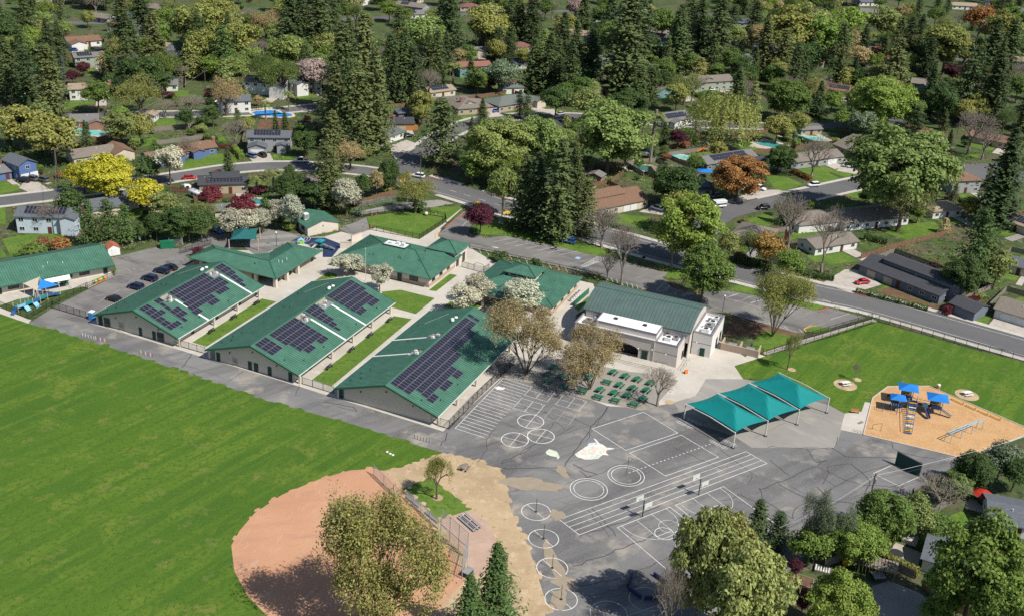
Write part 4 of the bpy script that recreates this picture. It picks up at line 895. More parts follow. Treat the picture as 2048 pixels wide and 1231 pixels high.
# -- portable classroom with the gable to the front
p0, p1 = (-61.5,296.1), (-53.5,302.2)
pt_ = thing('portable_classroom', 'small cream classroom with green gable roof and a rooftop cooler', 'building', p0, ang(p0, p1))
wd = dist(p0, p1); dp = 9.5; hw, hp = 2.9, 4.3
def gable(root, x0, y0, x1, y1, hw, rise, axis='y', ov=.5, rm='green_metal', wm='cream_stucco', seam='green_seam', nm='roof'):
    "walls with gables and a two-sided roof; the ridge runs along axis"
    mb = MB()
    if axis == 'y':
        xm = (x0 + x1) / 2; prf = [(x0, 0), (x1, 0), (x1, hw), (xm, hw + rise), (x0, hw)]
        mb.poly([(a, y0, b) for a, b in prf]); mb.poly([(a, y1, b) for a, b in reversed(prf)])
        for (a, b), (c, d) in zip(prf, prf[1:] + prf[:1]): mb.poly([(c, y0, d), (a, y0, b), (a, y1, b), (c, y1, d)])
        k = rise / ((x1 - x0) / 2); e = ov * k; z = .12
        f = [[(xm, y0 - ov, hw + rise + z), (xm, y1 + ov, hw + rise + z), (x0 - ov, y1 + ov, hw - e + z), (x0 - ov, y0 - ov, hw - e + z)], [(xm, y1 + ov, hw + rise + z), (xm, y0 - ov, hw + rise + z), (x1 + ov, y0 - ov, hw - e + z), (x1 + ov, y1 + ov, hw - e + z)]]
    else:
        ym = (y0 + y1) / 2; prf = [(y0, 0), (y1, 0), (y1, hw), (ym, hw + rise), (y0, hw)]
        mb.poly([(x0, a, b) for a, b in reversed(prf)]); mb.poly([(x1, a, b) for a, b in prf])
        for (a, b), (c, d) in zip(prf, prf[1:] + prf[:1]): mb.poly([(x0, a, b), (x0, c, d), (x1, c, d), (x1, a, b)][::-1])
        k = rise / ((y1 - y0) / 2); e = ov * k; z = .12
        f = [[(x0 - ov, ym, hw + rise + z), (x0 - ov, y0 - ov, hw - e + z), (x1 + ov, y0 - ov, hw - e + z), (x1 + ov, ym, hw + rise + z)], [(x1 + ov, ym, hw + rise + z), (x1 + ov, y1 + ov, hw - e + z), (x0 - ov, y1 + ov, hw - e + z), (x0 - ov, ym, hw + rise + z)]]
    part(root, 'wall', mb, wm)
    return roof_face(root, f, rm, .14, seam, nm)
gable(pt_, 0, 0, wd, dp, hw, 1.5)
c = part(pt_, 'evaporative_cooler', MB().box(1.2, 4.2, 3.4, 2.6, 5.6, 5.3), 'white_metal'); part(c, 'louvre', MB().box(1.3, 4.12, 3.9, 2.5, 4.19, 5.1), 'grey_metal')
win(pt_, -.02, 3, 1, 2, 1.2, R(-90), 'dark_metal'); door(pt_, -.02, 6.5, .02, 1, 2.1, R(-90)); part(pt_, 'wall_vent', MB().box(wd / 2 - .15, -.05, 2.2, wd / 2 + .15, -.002, 2.7), 'dark_metal')

# -- annex on the far left
q0, q1 = (-144.1,231.6), (-105.8,261.2)
L_ = dist(q0, q1)
an = thing('annex_building', 'long green metal roofed school annex behind the toddler playground', 'building', q0, ang(q0, q1))
an_w = 17.5
roof_face(an, [[(0, 0, 2.8), (L_, 0, 2.8), (L_, an_w / 2, 5.4), (0, an_w / 2, 5.4)], [(L_, an_w, 2.8), (0, an_w, 2.8), (0, an_w / 2, 5.4), (L_, an_w / 2, 5.4)]], gap=.62)
part(an, 'ridge_cap', MB().tube([(0, an_w / 2, 5.42), (L_, an_w / 2, 5.42)], .14, 6), 'green_trim')
part(an, 'gutter', MB().box(.05, -.16, 2.55, L_ - .05, -.02, 2.78), 'green_trim')
part(an, 'wall', MB().box(.5, 1.6, 0, L_ - .7, an_w - 1.2, 2.95), 'cream_stucco')
part(an, 'gable_wall', MB().poly([(L_ - .68, 1.6, 2.9), (L_ - .68, an_w - 1.2, 2.9), (L_ - .68, an_w / 2, 5.1)]).poly([(L_ - .9, an_w - 1.2, 2.9), (L_ - .9, 1.6, 2.9), (L_ - .9, an_w / 2, 5.1)]), 'cream_stucco')
for k in range(7):
    xx = L_ - 3.2 - k * 4.4
    if k % 3 == 0: door(an, xx + 1, 1.57, .02, 1.1, 2.15)
    else: win(an, xx, 1.57, .9, 2.6, 1.15, 0, 'dark_metal')
for xx, yy, zz in ((L_ - 12, 4.5, 4.1), (L_ - 15.5, 5.4, 4.4), (L_ - 17, 4.2, 4.0)): part(an, 'roof_vent', MB().tube([(xx, yy, zz - .2), (xx, yy, zz + .5)], .09, 6), 'white_metal')
# white shed with a rust red roof at its corner
sh = thing('storage_shed', 'white storage shed with rusty red roof at the annex corner', 'shed', (-112.0,272.7), PH)
mat('rust_roof', (.36, .11, .06), var=.2); mat('white_siding', (.66, .66, .65), var=.05)
gable(sh, 0, 0, 3.2, 3.4, 2.2, .9, 'y', .15, 'rust_roof', 'white_siding', None); door(sh, 1.6, -.02, .02, 1.2, 1.9, 0, 'white_metal')

# ---------------------------------------------------------------- things in the school grounds
mat('teal_sail', (.0, .175, .17), rough=.7, var=.08, scale=.4); mat('blue_sail', (.01, .16, .50), rough=.7, var=.08); mat('navy_sail', (.015, .10, .10), rough=.7, var=.08)
mat('cream_sail', (.50, .44, .34), rough=.8, var=.06); mat('white_sail', (.66, .66, .62), rough=.8, var=.05); mat('post_tan', (.48, .36, .27), var=.06)
mat('pale_post', (.55, .53, .48), var=.06); mat('blue_steel', (.03, .10, .30), rough=.4, var=.1); mat('light_blue', (.20, .42, .58), rough=.4, var=.08); mat('play_yellow', (.65, .36, .02), rough=.45, var=.08)
mat('play_teal', (.02, .20, .24), rough=.45, var=.08); mat('play_navy', (.02, .03, .09), rough=.5, var=.08); mat('play_red', (.40, .03, .02), rough=.5, var=.08); mat('play_lime', (.22, .42, .03), rough=.5, var=.08)
mat('table_green', (.012, .13, .065), rough=.45, var=.12); mat('weathered_wood', (.20, .17, .14), var=.2, scale=2); mat('bench_wood', (.45, .20, .09), var=.15); mat('chain_link', (.42, .43, .45), rough=.5, var=.1, metal=.4)
mat('toilet_blue', (.05, .22, .50), rough=.5, var=.06); mat('orange_plastic', (.62, .15, .03), rough=.5, var=.08); mat('wall_green', (.018, .06, .055), var=.1); mat('rubber', (.015, .015, .016), rough=.8, var=.1)

# shade structure: three tent sails over a double row of posts
F4 = [(47.77, 192.76), (55.60, 198.28), (63.50, 203.85), (71.43, 209.76)]; B4 = [(p[0] - 8.97, p[1] + 10.55) for p in F4]
st = thing('shade_structure', 'three teal shade sails on cream posts over the playground paving', 'shade structure', F4[0], 0); o = F4[0]
def loc2(p, z=0): return (p[0] - o[0], p[1] - o[1], z)
for q in F4 + B4:
    c = part(st, 'post', MB().tube([loc2(q), loc2(q, 3.9)], .15, 8), 'pale_post'); part(c, 'foot', MB().lathe([(.42, .02), (.42, .14), (.18, .16)], 10, loc2(q)[:2]), 'dark_metal')
for k in range(4): part(st, 'beam', MB().tube([loc2(F4[k], 3.75), loc2(lerp(F4[k], B4[k], .5), 4.1), loc2(B4[k], 3.75)], .11, 6), 'pale_post')
def sail(c, rise, n=14, uin=.36, sag=.05, m='teal_sail', root=st, z0=3.95, gapw=.03, name='sail'):
    "tent over four corners: c0-c1 is the short front edge, ridge runs from front to back"
    mb = MB(); V = {}
    for i in range(n + 1):
        for j in range(n + 1):
            u, v = i / n, j / n       # u front to back, v across
            uu = sag * .8 * 4 * v * (1 - v); vv = (gapw + sag * 4 * u * (1 - u))
            u2 = u * (1 - 2 * uu) + uu; v2 = v * (1 - 2 * vv) + vv
            p = lerp(lerp(c[0], c[1], v2), lerp(c[3], c[2], v2), u2)
            hh = min(2 * min(v, 1 - v), min(u, 1 - u) / uin, 1.0)
            V[i, j] = len(mb.v); mb.v.append((*p, z0 + rise * (hh * .8 + .2 * hh * hh)))
    mb.f = [(V[i, j], V[i, j + 1], V[i + 1, j + 1], V[i + 1, j]) for i in range(n) for j in range(n)]
    k = len(mb.v); mb.v += [(a, b, z - .03) for a, b, z in mb.v]; mb.f += [tuple(x + k for x in reversed(f)) for f in mb.f[:n * n]]
    return part(root, name, mb, m)
for k in range(3): sail([loc2(F4[k])[:2], loc2(F4[k + 1])[:2], loc2(B4[k + 1])[:2], loc2(B4[k])[:2]], 2.35)
ks = thing('shade_structure', 'dark green shade sail over the kindergarten yard', 'shade structure', (-73.1,283.2), R(10)); o = (-73.1,283.2)
for x, y in ((0, 0), (8, 0), (8, 9), (0, 9)):
    x -= 8; part(ks, 'post', MB().tube([(x, y, 0), (x, y, 3.4)], .13, 8), 'post_tan')
sail([(-8, 0), (0, 0), (0, 9), (-8, 9)], 1.6, 12, .4, .06, 'navy_sail', ks, 3.35)

# picnic tables: one table with its parts, copied
def picnic_table(label, m='table_green', group='green picnic tables by the hall'):
    t = thing('picnic_table', label, 'picnic table', (0, 0, 0), 0, group)
    tp = part(t, 'tabletop', MB().box(-1.05, -.42, .72, 1.05, -.145, .77).box(-1.05, -.135, .72, 1.05, .135, .77).box(-1.05, .145, .72, 1.05, .42, .77), m)
    for s in (-1, 1):
        part(t, 'seat', MB().box(-1.05, s * .82 - .16, .43, 1.05, s * .82 + .16, .48), m)
        part(t, 'leg_frame', MB().box(s * .75 - .04, -.95, .36, s * .75 + .04, .95, .43).tube([(s * .75, -.75, 0), (s * .75, -.25, .72)], .04, 5).tube([(s * .75, .75, 0), (s * .75, .25, .72)], .04, 5), 'dark_metal' if m == 'table_green' else m)
    return t
spots = [((27.2,220.6), 62), ((29.9,219.4), 62), ((32.9,218.1), 62), ((25.6,216.2), 62), ((28.5,215.1), 62), ((31.6,214.5), 62), ((21.0,213.4), 62), ((24.1,212.4), 62), ((27.0,211.6), 62), ((30.4,210.4), 62), ((9.2,215.9), -22), ((12.9,214.1), -22), ((17.0,212.4), -22), ((20.4,210.2), -22), ((24.2,209.1), -22), ((28.2,207.8), -22), ((22.8,217.3), -22), ((12.2,218.5), 62), ((9.1,219.2), 62), ((24.5,222.1), 62), ((10.6,222.8), 62), ((14.5,217.4), 62), ((16.0,220.9), 62), ((19.0,218.7), 62)]
row = ['nearest the hall steps', 'second from the hall steps in the back row', 'beside the bare tree in the back row', 'in the middle row, first from the leaning tree', 'in the middle row under bare branches', 'beside the bare tree trunk', 'at the tree side of the third row', 'second in the third row', 'third in the third row', 'nearest the bare tree planter', 'at the far left of the front row', 'second from the left of the front row', 'third from the left of the front row', 'fourth from the left of the front row', 'fifth from the left of the front row', 'at the right end of the front row', 'tucked under the budding tree branches', 'in leaf shade behind the front row', 'at the left edge in leaf shade', 'seen through budding twigs', 'deepest in the tree shade', 'in shade behind the third front table', 'half hidden by the budding tree', 'under the budding tree trunk']
base_t = None
for (p, a), r_ in zip(spots, row):
    lab = 'green picnic table ' + r_
    if base_t is None: base_t = picnic_table(lab); base_t.location = (*p, .06); base_t.rotation_euler = (0, 0, R(a))
    else: copy_to(base_t, (*p, .06), R(a), lab)
pw_ = picnic_table('weathered wooden picnic table on bare dirt by the ball field', 'weathered_wood', 'lone picnic tables'); pw_.location = (*(-7.5,179.1), .05); pw_.rotation_euler = (0, 0, R(70))
pads = [((79.1,223.3), 'white picnic table on a round pad left of the play structure'), ((107.2,221.9), 'white picnic table on a round pad behind the yellow beams')]
pt2 = picnic_table(pads[0][1], 'white_metal', 'lone picnic tables')
for k, (p, lab) in enumerate(pads):
    sheet('table_pad', [(p[0] + 2.7 * math.cos(a), p[1] + 2.7 * math.sin(a)) for a in np.linspace(0, 6.2, 30)], .1, 'bare_dirt')
    if k: copy_to(pt2, (*p, .1), R(20), lab)
    else: pt2.location = (*p, .1); pt2.rotation_euler = (0, 0, R(20))
for c in ((67.8,229.4), (82.7,226.2), (-11.9,168.9), (36.4,210.3)): sheet('mulch_ring', [(c[0] + 1.0 * math.cos(a), c[1] + 1.0 * math.sin(a)) for a in np.linspace(0, 6.1, 20)], .105, 'bare_dirt')
# benches along the classroom walks
bn = thing('bench', 'x', 'bench', (0, 0, 0), 0, 'benches along the classroom walks')
part(bn, 'seat', MB().box(-.2, -1.2, .42, .2, 1.2, .48), 'dark_metal'); part(bn, 'backrest', MB().box(-.28, -1.2, .55, -.22, 1.2, .9), 'dark_metal')
for s in (-1, 1): part(bn, 'leg', MB().box(-.2, s * .9 - .04, 0, .2, s * .9 + .04, .42), 'dark_metal')
bl_ = [(-153.1, 187.4, 'first classroom, nearest its front gate'), (-153.1, 196.1, 'first classroom, in the middle'), (-153.1, 205.7, 'first classroom, at the far end'), (-119.0, 185.6, 'middle classroom, nearest its front gate'), (-119.0, 195.5, 'middle classroom, second from the gate'), (-119.0, 204.1, 'middle classroom, third from the gate'), (-119.0, 213.7, 'middle classroom, at the far end')]
for k, (x, y, t) in enumerate(bl_):
    lab = 'dark slatted bench on the walk beside the ' + t
    if k: copy_to(bn, S(x, y, .08), TH, lab)
    else: bn.location = S(x, y, .08); bn.rotation_euler = (0, 0, TH); bn['label'] = lab

# fences with posts, rails and thin pickets
def picket_mesh(m, gap=.14, w=.022, h=1.8, chain=False):
    mb = MB(); n = int(2.4 / gap)
    for i in range(n):
        x = -1.2 + (i + .5) * 2.4 / n; mb.box(x - w / 2, -w / 2, .08, x + w / 2, w / 2, h)
    if chain:
        for i in range(int(h / gap)): mb.box(-1.2, -w / 2, .1 + i * gap, 1.2, w / 2, .1 + i * gap + w)
    return mb.mesh('picket_panel', m)
PK = {'black': picket_mesh('black_metal'), 'mesh': picket_mesh('chain_link', .17, .016, 1.8, True)}
def fence(pts, label, kind='black', hgt=1.8, group=None, name='mesh_fence', span=2.4):
    root = thing(name, label, 'fence', pts[0], 0, group); o = pts[0]; pm = 'black_metal' if kind == 'black' else 'galvanised'
    for a, b in zip(pts, pts[1:]):
        L = dist(a, b); t = ang(a, b); n = max(1, round(L / span))
        for i in range(n):
            p, q = lerp(a, b, (i + .5) / n), lerp(a, b, i / n)
            link('picket_panel', PK[kind], root, (p[0] - o[0], p[1] - o[1], 0), t, (L / n / 2.4, 1, hgt / 1.8))
            part_post = link('post', ubox(pm), root, (q[0] - o[0], q[1] - o[1], 0), t, (.09, .09, hgt + .08))
        m_ = lerp(a, b, .5)
        for z in (.12, hgt - .06): link('rail', ubox(pm), root, (m_[0] - o[0], m_[1] - o[1], z), t, (L, .06, .06))
    bpart(root, 'post', pm, (pts[-1][0] - o[0], pts[-1][1] - o[1], 0), (.09, .09, hgt + .08)); return root
fence([(-128.1,239.0), (-126.0,237.6), (-117.0,232.6), (-114.3,240.7), (-109.6,251.3)], 'black mesh fence around the toddler playground', hgt=1.9)
fence([(-113.8,239.1), (-107.2,236.2), (-103.6,234.7)], 'black drive gate fence between turf and blue toilet', hgt=1.9)
fence([(-110.2,251.6), (-105.9,260.2)], 'low black fence by the annex planter', hgt=1.3)
fence([(-76.9,222.9), (-70.4,220.2)], 'black gate fence between the first and middle classrooms')
fence([(-45.6,208.9), (-38.0,205.5)], 'black gate fence between the middle and third classrooms')
fence([(-13.7,194.4), (-11.7,193.6), (-6.5,206.7), (-0.8,219.4), (1.2,224.1)], 'tall black fence along the third classroom', hgt=2.1)
fence([(-44.4,304.2), (-28.7,298.9), (-22.0,314.4), (-22.7,318.4), (-27.4,319.6), (-35.0,321.2)], 'black fence around the corner lawn', hgt=1.7)
fence([(-51.8,312.0), (-43.8,317.5), (-35.4,321.8)], 'black fence behind the four-square court', hgt=1.6)
fence([(-14.8,279.8), (-11.3,277.9)], 'short black fence left of the arched gate'); fence([(-8.5,276.6), (-7.1,279.2)], 'short black fence right of the arched gate')
fence([(62.8,235.9), (74.2,243.6), (84.0,250.0), (97.2,259.7), (113.8,249.4), (128.5,241.4), (133.5,238.0)], 'long black fence around the playground lawn', hgt=1.8, span=3)
fence([(74.6,246.7), (96.0,261.4)], 'black fence on the upper side of the lawn path', hgt=1.6, span=3)
fence([(59.4,238.4), (62.2,236.6)], 'black fence between enclosure and gate', hgt=1.8)
fence([(-93.7,277.5), (-92.4,278.7), (-87.2,285.5)], 'black fence behind the kindergarten block', hgt=1.6)
fence([(-50.3,323.1), (-45.2,327.6), (-39.6,331.2)], 'grey chain-link fence on the rear drive', 'mesh', 1.8, name='chain_link_fence')
fence([(-13.5,294.0), (16.6,282.4), (25.6,278.5)], 'low railing along the school side of the parking lot', 'black', .9, span=4)
fence([(-24.9,175.2), (-22.5,172.0), (-20.3,169.1), (-18.5,167.1)], 'chain-link sideline fence at the infield corner', 'mesh', 2.4, name='chain_link_fence', span=3)
fence([(-17.9,168.0), (-14.6,164.0), (-11.0,159.4)], 'chain-link dugout fence beside the small lawn', 'mesh', 2.2, name='chain_link_fence', span=3)
ag = thing('arched_gate', 'black arched double gate between office and library', 'gate', (-11.3,277.9), ang((-11.3,277.9), (-8.5,276.6)))
gw = dist((-11.3,277.9), (-8.5,276.6))
for s in (0, gw / 2):
    link('gate_leaf', PK['black'], ag, (s + gw / 4, 0, 0), 0, (gw / 2 / 2.45, 1, 1.1))
part(ag, 'arch', MB().tube([(gw / 2 - gw / 2 * math.cos(t), 0, 1.9 + .7 * math.sin(t)) for t in np.linspace(0, math.pi, 12)], .05, 6), 'black_metal')
for x in (0, gw): bpart(ag, 'post', 'black_metal', (x, 0, 0), (.12, .12, 2.1))
# backstop
bs = thing('backstop', 'tall chain-link baseball backstop behind home plate', 'backstop', (-10.4,158.0), 0); o = (-10.4,158.0)
b1, b2, b3 = (-5.2,151.7), (-5.8,146.0), (-10.1,148.5)
for a, b, hh in ((o, b1, 5.4), (b1, b2, 4.6), (o, b3, 4.6)):
    L = dist(a, b); t = ang(a, b); n = max(2, round(L / 3))
    for i in range(n):
        p = lerp(a, b, (i + .5) / n); link('mesh_panel', PK['mesh'], bs, (p[0] - o[0], p[1] - o[1], 0), t, (L / n / 2.4, 1, hh / 1.8))
    for i in range(n + 1):
        p = lerp(a, b, i / n)
        if i or a is o and b is b1: part(bs, 'post', MB().tube([(p[0] - o[0], p[1] - o[1], 0), (p[0] - o[0], p[1] - o[1], hh)], .07, 6), 'galvanised')
    for z in (2.2, hh): part(bs, 'rail', MB().tube([(a[0] - o[0], a[1] - o[1], z), (b[0] - o[0], b[1] - o[1], z)], .06, 6), 'galvanised')
# bleachers and dugout benches
mat('aluminium', (.42, .43, .45), rough=.35, var=.08, metal=.5)
bl2 = thing('bleachers', 'small aluminium bleachers beside the backstop', 'bleachers', (-5.4,161.5), ang((-7.7,163.1), (-4.4,159.0)))
for k in range(3):
    part(bl2, 'bench_plank', MB().box(-2.6, -1.0 + k * .7, .35 + k * .28, 2.6, -.7 + k * .7, .40 + k * .28), 'aluminium'); part(bl2, 'foot_plank', MB().box(-2.6, -.66 + k * .7, .12 + k * .2, 2.6, -.42 + k * .7, .16 + k * .2), 'aluminium')
for x in (-2.2, 0, 2.2): part(bl2, 'support', MB().tube([(x, -1.0, 0), (x, -.9, .35), (x, .65, .9), (x, .7, 0)], .05, 5), 'galvanised')
for p, lab in (((-16.3,166.8), 'aluminium players bench along the dugout fence, near the small lawn'), ((-12.4,162.4), 'aluminium players bench along the dugout fence, near the backstop')):
    t = thing('players_bench', lab, 'bench', p, ang((-17.8,168.2), (-15.0,165.0))); part(t, 'seat', MB().box(-2, -.2, .42, 2, .2, .47), 'aluminium'); part(t, 'backrest', MB().box(-2, .2, .6, 2, .25, .85), 'aluminium')
    for x in (-1.5, 1.5): part(t, 'leg', MB().box(x - .05, -.2, 0, x + .05, .25, .42), 'galvanised')
t = thing('equipment_box', 'dark equipment box behind the backstop', 'box', (-4.9,147.1), R(60)); part(t, 'body', MB().box(-.9, -.6, 0, .9, .6, 1.0), 'slate' if 'slate' in MATS else 'dark_metal'); part(t, 'lid', MB().box(-.95, -.65, 1.0, .95, .65, 1.1), 'grey_metal')
# tetherball poles and basketball hoops
for k, ((c, _a), w_) in enumerate(zip(TETHER, ('nearest the double circles', 'second along the row', 'third along the row', 'nearest the gaga pit'))):
    t = thing('tetherball_pole', 'steel tetherball pole in a white circle, ' + w_, 'pole', c, 0, 'tetherball poles'); part(t, 'pole', MB().tube([(0, 0, 0), (0, 0, 3.0)], .05, 6), 'dark_metal'); part(t, 'foot', MB().lathe([(.3, .03), (.3, .08), (.06, .1)], 8), 'dark_metal')
def hoop(c, lab):
    t = thing('basketball_hoop', lab, 'basketball hoop', c, PH, 'double basketball hoops'); part(t, 'pole', MB().tube([(0, 0, 0), (0, 0, 3.7)], .1, 8), 'dark_metal')
    for s in (-1, 1):
        part(t, 'arm', MB().tube([(0, 0, 3.2), (0, s * 1.2, 3.3)], .06, 6), 'galvanised')
        b = part(t, 'backboard', MB().prism([(-.9, s * 1.2), (.9, s * 1.2), (.9, s * 1.26), (-.9, s * 1.26)], 2.9, 3.9), 'pale_gutter')
        part(b, 'rim', MB().tube([(.23 * math.cos(a), s * 1.5 + .23 * math.sin(a), 3.05) for a in np.linspace(0, 6.28, 13)], .025, 5), 'orange_plastic')
hoop((26.65,166.80), 'double basketball hoop nearest the tetherball circles'); hoop((38.28,175.00), 'double basketball hoop nearest the shade sails')
# ball wall, gaga pit
q0, q1 = (81.0,190.3), (84.7,186.1)
t = thing('ball_wall', 'dark green handball wall standing on the playground', 'wall', q0, ang(q0, q1)); part(t, 'panel', MB().box(0, -.12, 0, dist(q0, q1), .12, 3.0), 'wall_green'); part(t, 'cap', MB().box(-.05, -.16, 3.0, dist(q0, q1) + .05, .16, 3.08), 'dark_metal')
gp = thing('gaga_pit', 'dark blue six-sided gaga ball pit at the bottom edge', 'ball pit', (25.8,146.7), .2)
for k in range(6):
    a0, a1 = R(60 * k + 4), R(60 * k + 56); rr = 3.3
    if k == 1: continue
    p, q = (rr * math.cos(a0), rr * math.sin(a0)), (rr * math.cos(a1), rr * math.sin(a1)); mb = MB(); n_ = Vector((p[0] + q[0], p[1] + q[1])).normalized() * .3
    mb.prism([p, q, (q[0] + n_.x, q[1] + n_.y), (p[0] + n_.x, p[1] + n_.y)], 0, .85); part(gp, 'side_panel', mb, 'play_navy')
# main play structure
def frame_posts(root, pts, h, m='blue_steel', r=.07):
    for x, y in pts: part(root, 'post', MB().tube([(x, y, 0), (x, y, h)], r, 6), m)
def hip_canopy(root, x, y, w, d, z, rise, m='blue_sail'):
    A = [(x - w / 2, y - d / 2, z), (x + w / 2, y - d / 2, z), (x + w / 2, y + d / 2, z), (x - w / 2, y + d / 2, z)]; ap = (x, y, z + rise); mb = MB()
    for i in range(4): mb.slab([A[i], A[(i + 1) % 4], ap], .04)
    return part(root, 'canopy', mb, m)
PO = (91.6,213.5); ps = thing('play_structure', 'blue and yellow play structure with three blue canopies on wood chips', 'play structure', (*PO, .11), R(-14))
def pl(p):
    a = R(14); x, y = p[0] - PO[0], p[1] - PO[1]; return (x * math.cos(a) - y * math.sin(a), x * math.sin(a) + y * math.cos(a))
c1, c2, c3 = pl((91.1,216.6)), pl((96.5,212.7)), pl((87.8,212.9))
for c, w_, z in ((c1, 4.4, 3.9), (c2, 4.6, 3.9), (c3, 3.4, 3.2)):
    hip_canopy(ps, c[0], c[1], w_, w_ * .9, z, .9); frame_posts(ps, [(c[0] - 1.1, c[1] - 1.1), (c[0] + 1.1, c[1] - 1.1), (c[0] + 1.1, c[1] + 1.1), (c[0] - 1.1, c[1] + 1.1)], z + .15)
    d_ = part(ps, 'deck', MB().box(c[0] - 1.1, c[1] - 1.1, 1.4, c[0] + 1.1, c[1] + 1.1, 1.5), 'dark_metal')
    for s in (-1, 1): part(d_, 'guard_panel', MB().box(c[0] - 1.05, c[1] + s * 1.08 - .03, 1.55, c[0] + 1.05, c[1] + s * 1.08 + .03, 2.3), 'blue_steel' if s < 0 else 'play_yellow')
def bridge(a, b, z, m='blue_steel', w_=.55):
    t = math.atan2(b[1] - a[1], b[0] - a[0]); n_ = (-math.sin(t) * w_, math.cos(t) * w_)
    part(ps, 'bridge', MB().hexa([(a[0] - n_[0], a[1] - n_[1], z - .08), (b[0] - n_[0], b[1] - n_[1], z - .08), (b[0] + n_[0], b[1] + n_[1], z - .08), (a[0] + n_[0], a[1] + n_[1], z - .08)], [(a[0] - n_[0], a[1] - n_[1], z), (b[0] - n_[0], b[1] - n_[1], z), (b[0] + n_[0], b[1] + n_[1], z), (a[0] + n_[0], a[1] + n_[1], z)]), 'dark_metal')
    for s in (-1, 1): part(ps, 'handrail', MB().tube([(a[0] + s * n_[0], a[1] + s * n_[1], z + .75), (b[0] + s * n_[0], b[1] + s * n_[1], z + .75)], .05, 5), m)
hub = (.0, 1.0); frame_posts(ps, [(-1, 0), (1, 0), (1, 2), (-1, 2)], 2.6, 'play_yellow'); part(ps, 'deck', MB().box(-1, 0, 1.3, 1, 2, 1.4), 'dark_metal')
for c in (c1, c2, c3): bridge(hub, c, 1.42)
lo, hi = pl((87.4,202.7)), (0, -.1)                       # stepped climber with coloured rungs
n = 14
for i in range(n):
    t = i / (n - 1); x, y = hi[0] + (lo[0] - hi[0]) * t, hi[1] + (lo[1] - hi[1]) * t; z = 1.5 * (1 - t) + .15
    part(ps, 'climber_step', MB().box(x - .75, y - .16, z, x + .75, y + .16, z + .12), ('play_yellow', 'blue_steel', 'white_metal', 'play_teal')[i % 4])
for s in (-1, 1): part(ps, 'climber_rail', MB().tube([(hi[0] + s * .8, hi[1], 2.3), (lo[0] + s * .8, lo[1], .9), (lo[0] + s * .8, lo[1], 0)], .06, 6), 'blue_steel')
def slide(root, a, b, z, m, w_=.3):
    "a trough from a at height z down to b"
    P = [(a[0], a[1], z), lerp((a[0], a[1], z), (b[0], b[1], .3), .2), lerp((a[0], a[1], z), (b[0], b[1], .3), .8), (b[0], b[1], .28)]; t = math.atan2(b[1] - a[1], b[0] - a[0]); n_ = (-math.sin(t), math.cos(t)); mb = MB()
    for p, q in zip(P, P[1:]):
        k = lambda r_, s, dz: (r_[0] + n_[0] * s, r_[1] + n_[1] * s, r_[2] + dz)
        mb.hexa([k(p, -w_, 0), k(q, -w_, 0), k(q, w_, 0), k(p, w_, 0)], [k(p, -w_, .06), k(q, -w_, .06), k(q, w_, .06), k(p, w_, .06)])
        for s in (-w_, w_): mb.hexa([k(p, s - .04, .06), k(q, s - .04, .06), k(q, s + .04, .06), k(p, s + .04, .06)], [k(p, s - .04, .3), k(q, s - .04, .3), k(q, s + .04, .3), k(p, s + .04, .3)])
    return part(root, 'slide', mb, m)
sa, sb = pl((93.9,212.2)), pl((94.1,209.4)); slide(ps, sa, sb, 1.5, 'play_navy', .38); part(ps, 'slide_hood', MB().tube([(sa[0], sa[1] + .4, 1.9), (sa[0], sa[1] - .3, 1.9)], .6, 10), 'light_blue')
slide(ps, (c1[0] - 1.1, c1[1]), (c1[0] - 4.0, c1[1] + 1), 1.5, 'play_navy'); slide(ps, (c2[0] + 1.1, c2[1] - .5), (c2[0] + 3.4, c2[1] - 1.4), 1.3, 'galvanised')
x3, y3 = pl((85.8,211.2)); frame_posts(ps, [(x3 - 1.5, y3), (x3 + 1.6, y3 - .3), (x3 - 1.3, y3 + 1.2), (x3 + 1.7, y3 + 1)], 2.3, 'blue_steel', .05)
for k in range(7): part(ps, 'monkey_bar', MB().tube([(x3 - 1.4 + k * .5, y3 - .1, 2.25), (x3 - 1.3 + k * .5, y3 + 1.1, 2.25)], .03, 5), 'light_blue')
x4, y4 = pl((80.8,203.4)); 
t = part(ps, 'hurdle_bar', MB().tube([(x4 - .9, y4, 0), (x4 - .9, y4, 1.2), (x4 + .9, y4, 1.9), (x4 + .9, y4, 0)], .05, 6), 'dark_metal')
# arched swing frame
t = thing('climbing_frame', 'light blue arched climbing frame on the wood chips', 'climbing frame', (*(95.1,200.1), .11), 0); o = (95.1,200.1)
AR = [((94.7,200.7), (95.7,199.7)), ((97.7,202.9), (98.7,201.9)), ((100.9,205.1), (101.8,204.1)), ((103.9,207.0), (104.9,206.2))]
for a, b in AR: part(t, 'arch', MB().tube([(p[0] - o[0], p[1] - o[1], z) for p, z in ((a, 0), (lerp(a, b, .05), 1.7), (lerp(a, b, .25), 2.3), (lerp(a, b, .75), 2.3), (lerp(a, b, .95), 1.7), (b, 0))], .07, 6), 'light_blue')
for f in (.3, .7): part(t, 'top_rail', MB().tube([(p[0] - o[0], p[1] - o[1], 2.32) for p in (lerp(*AR[0], f), lerp(*AR[3], f))], .08, 6), 'light_blue')
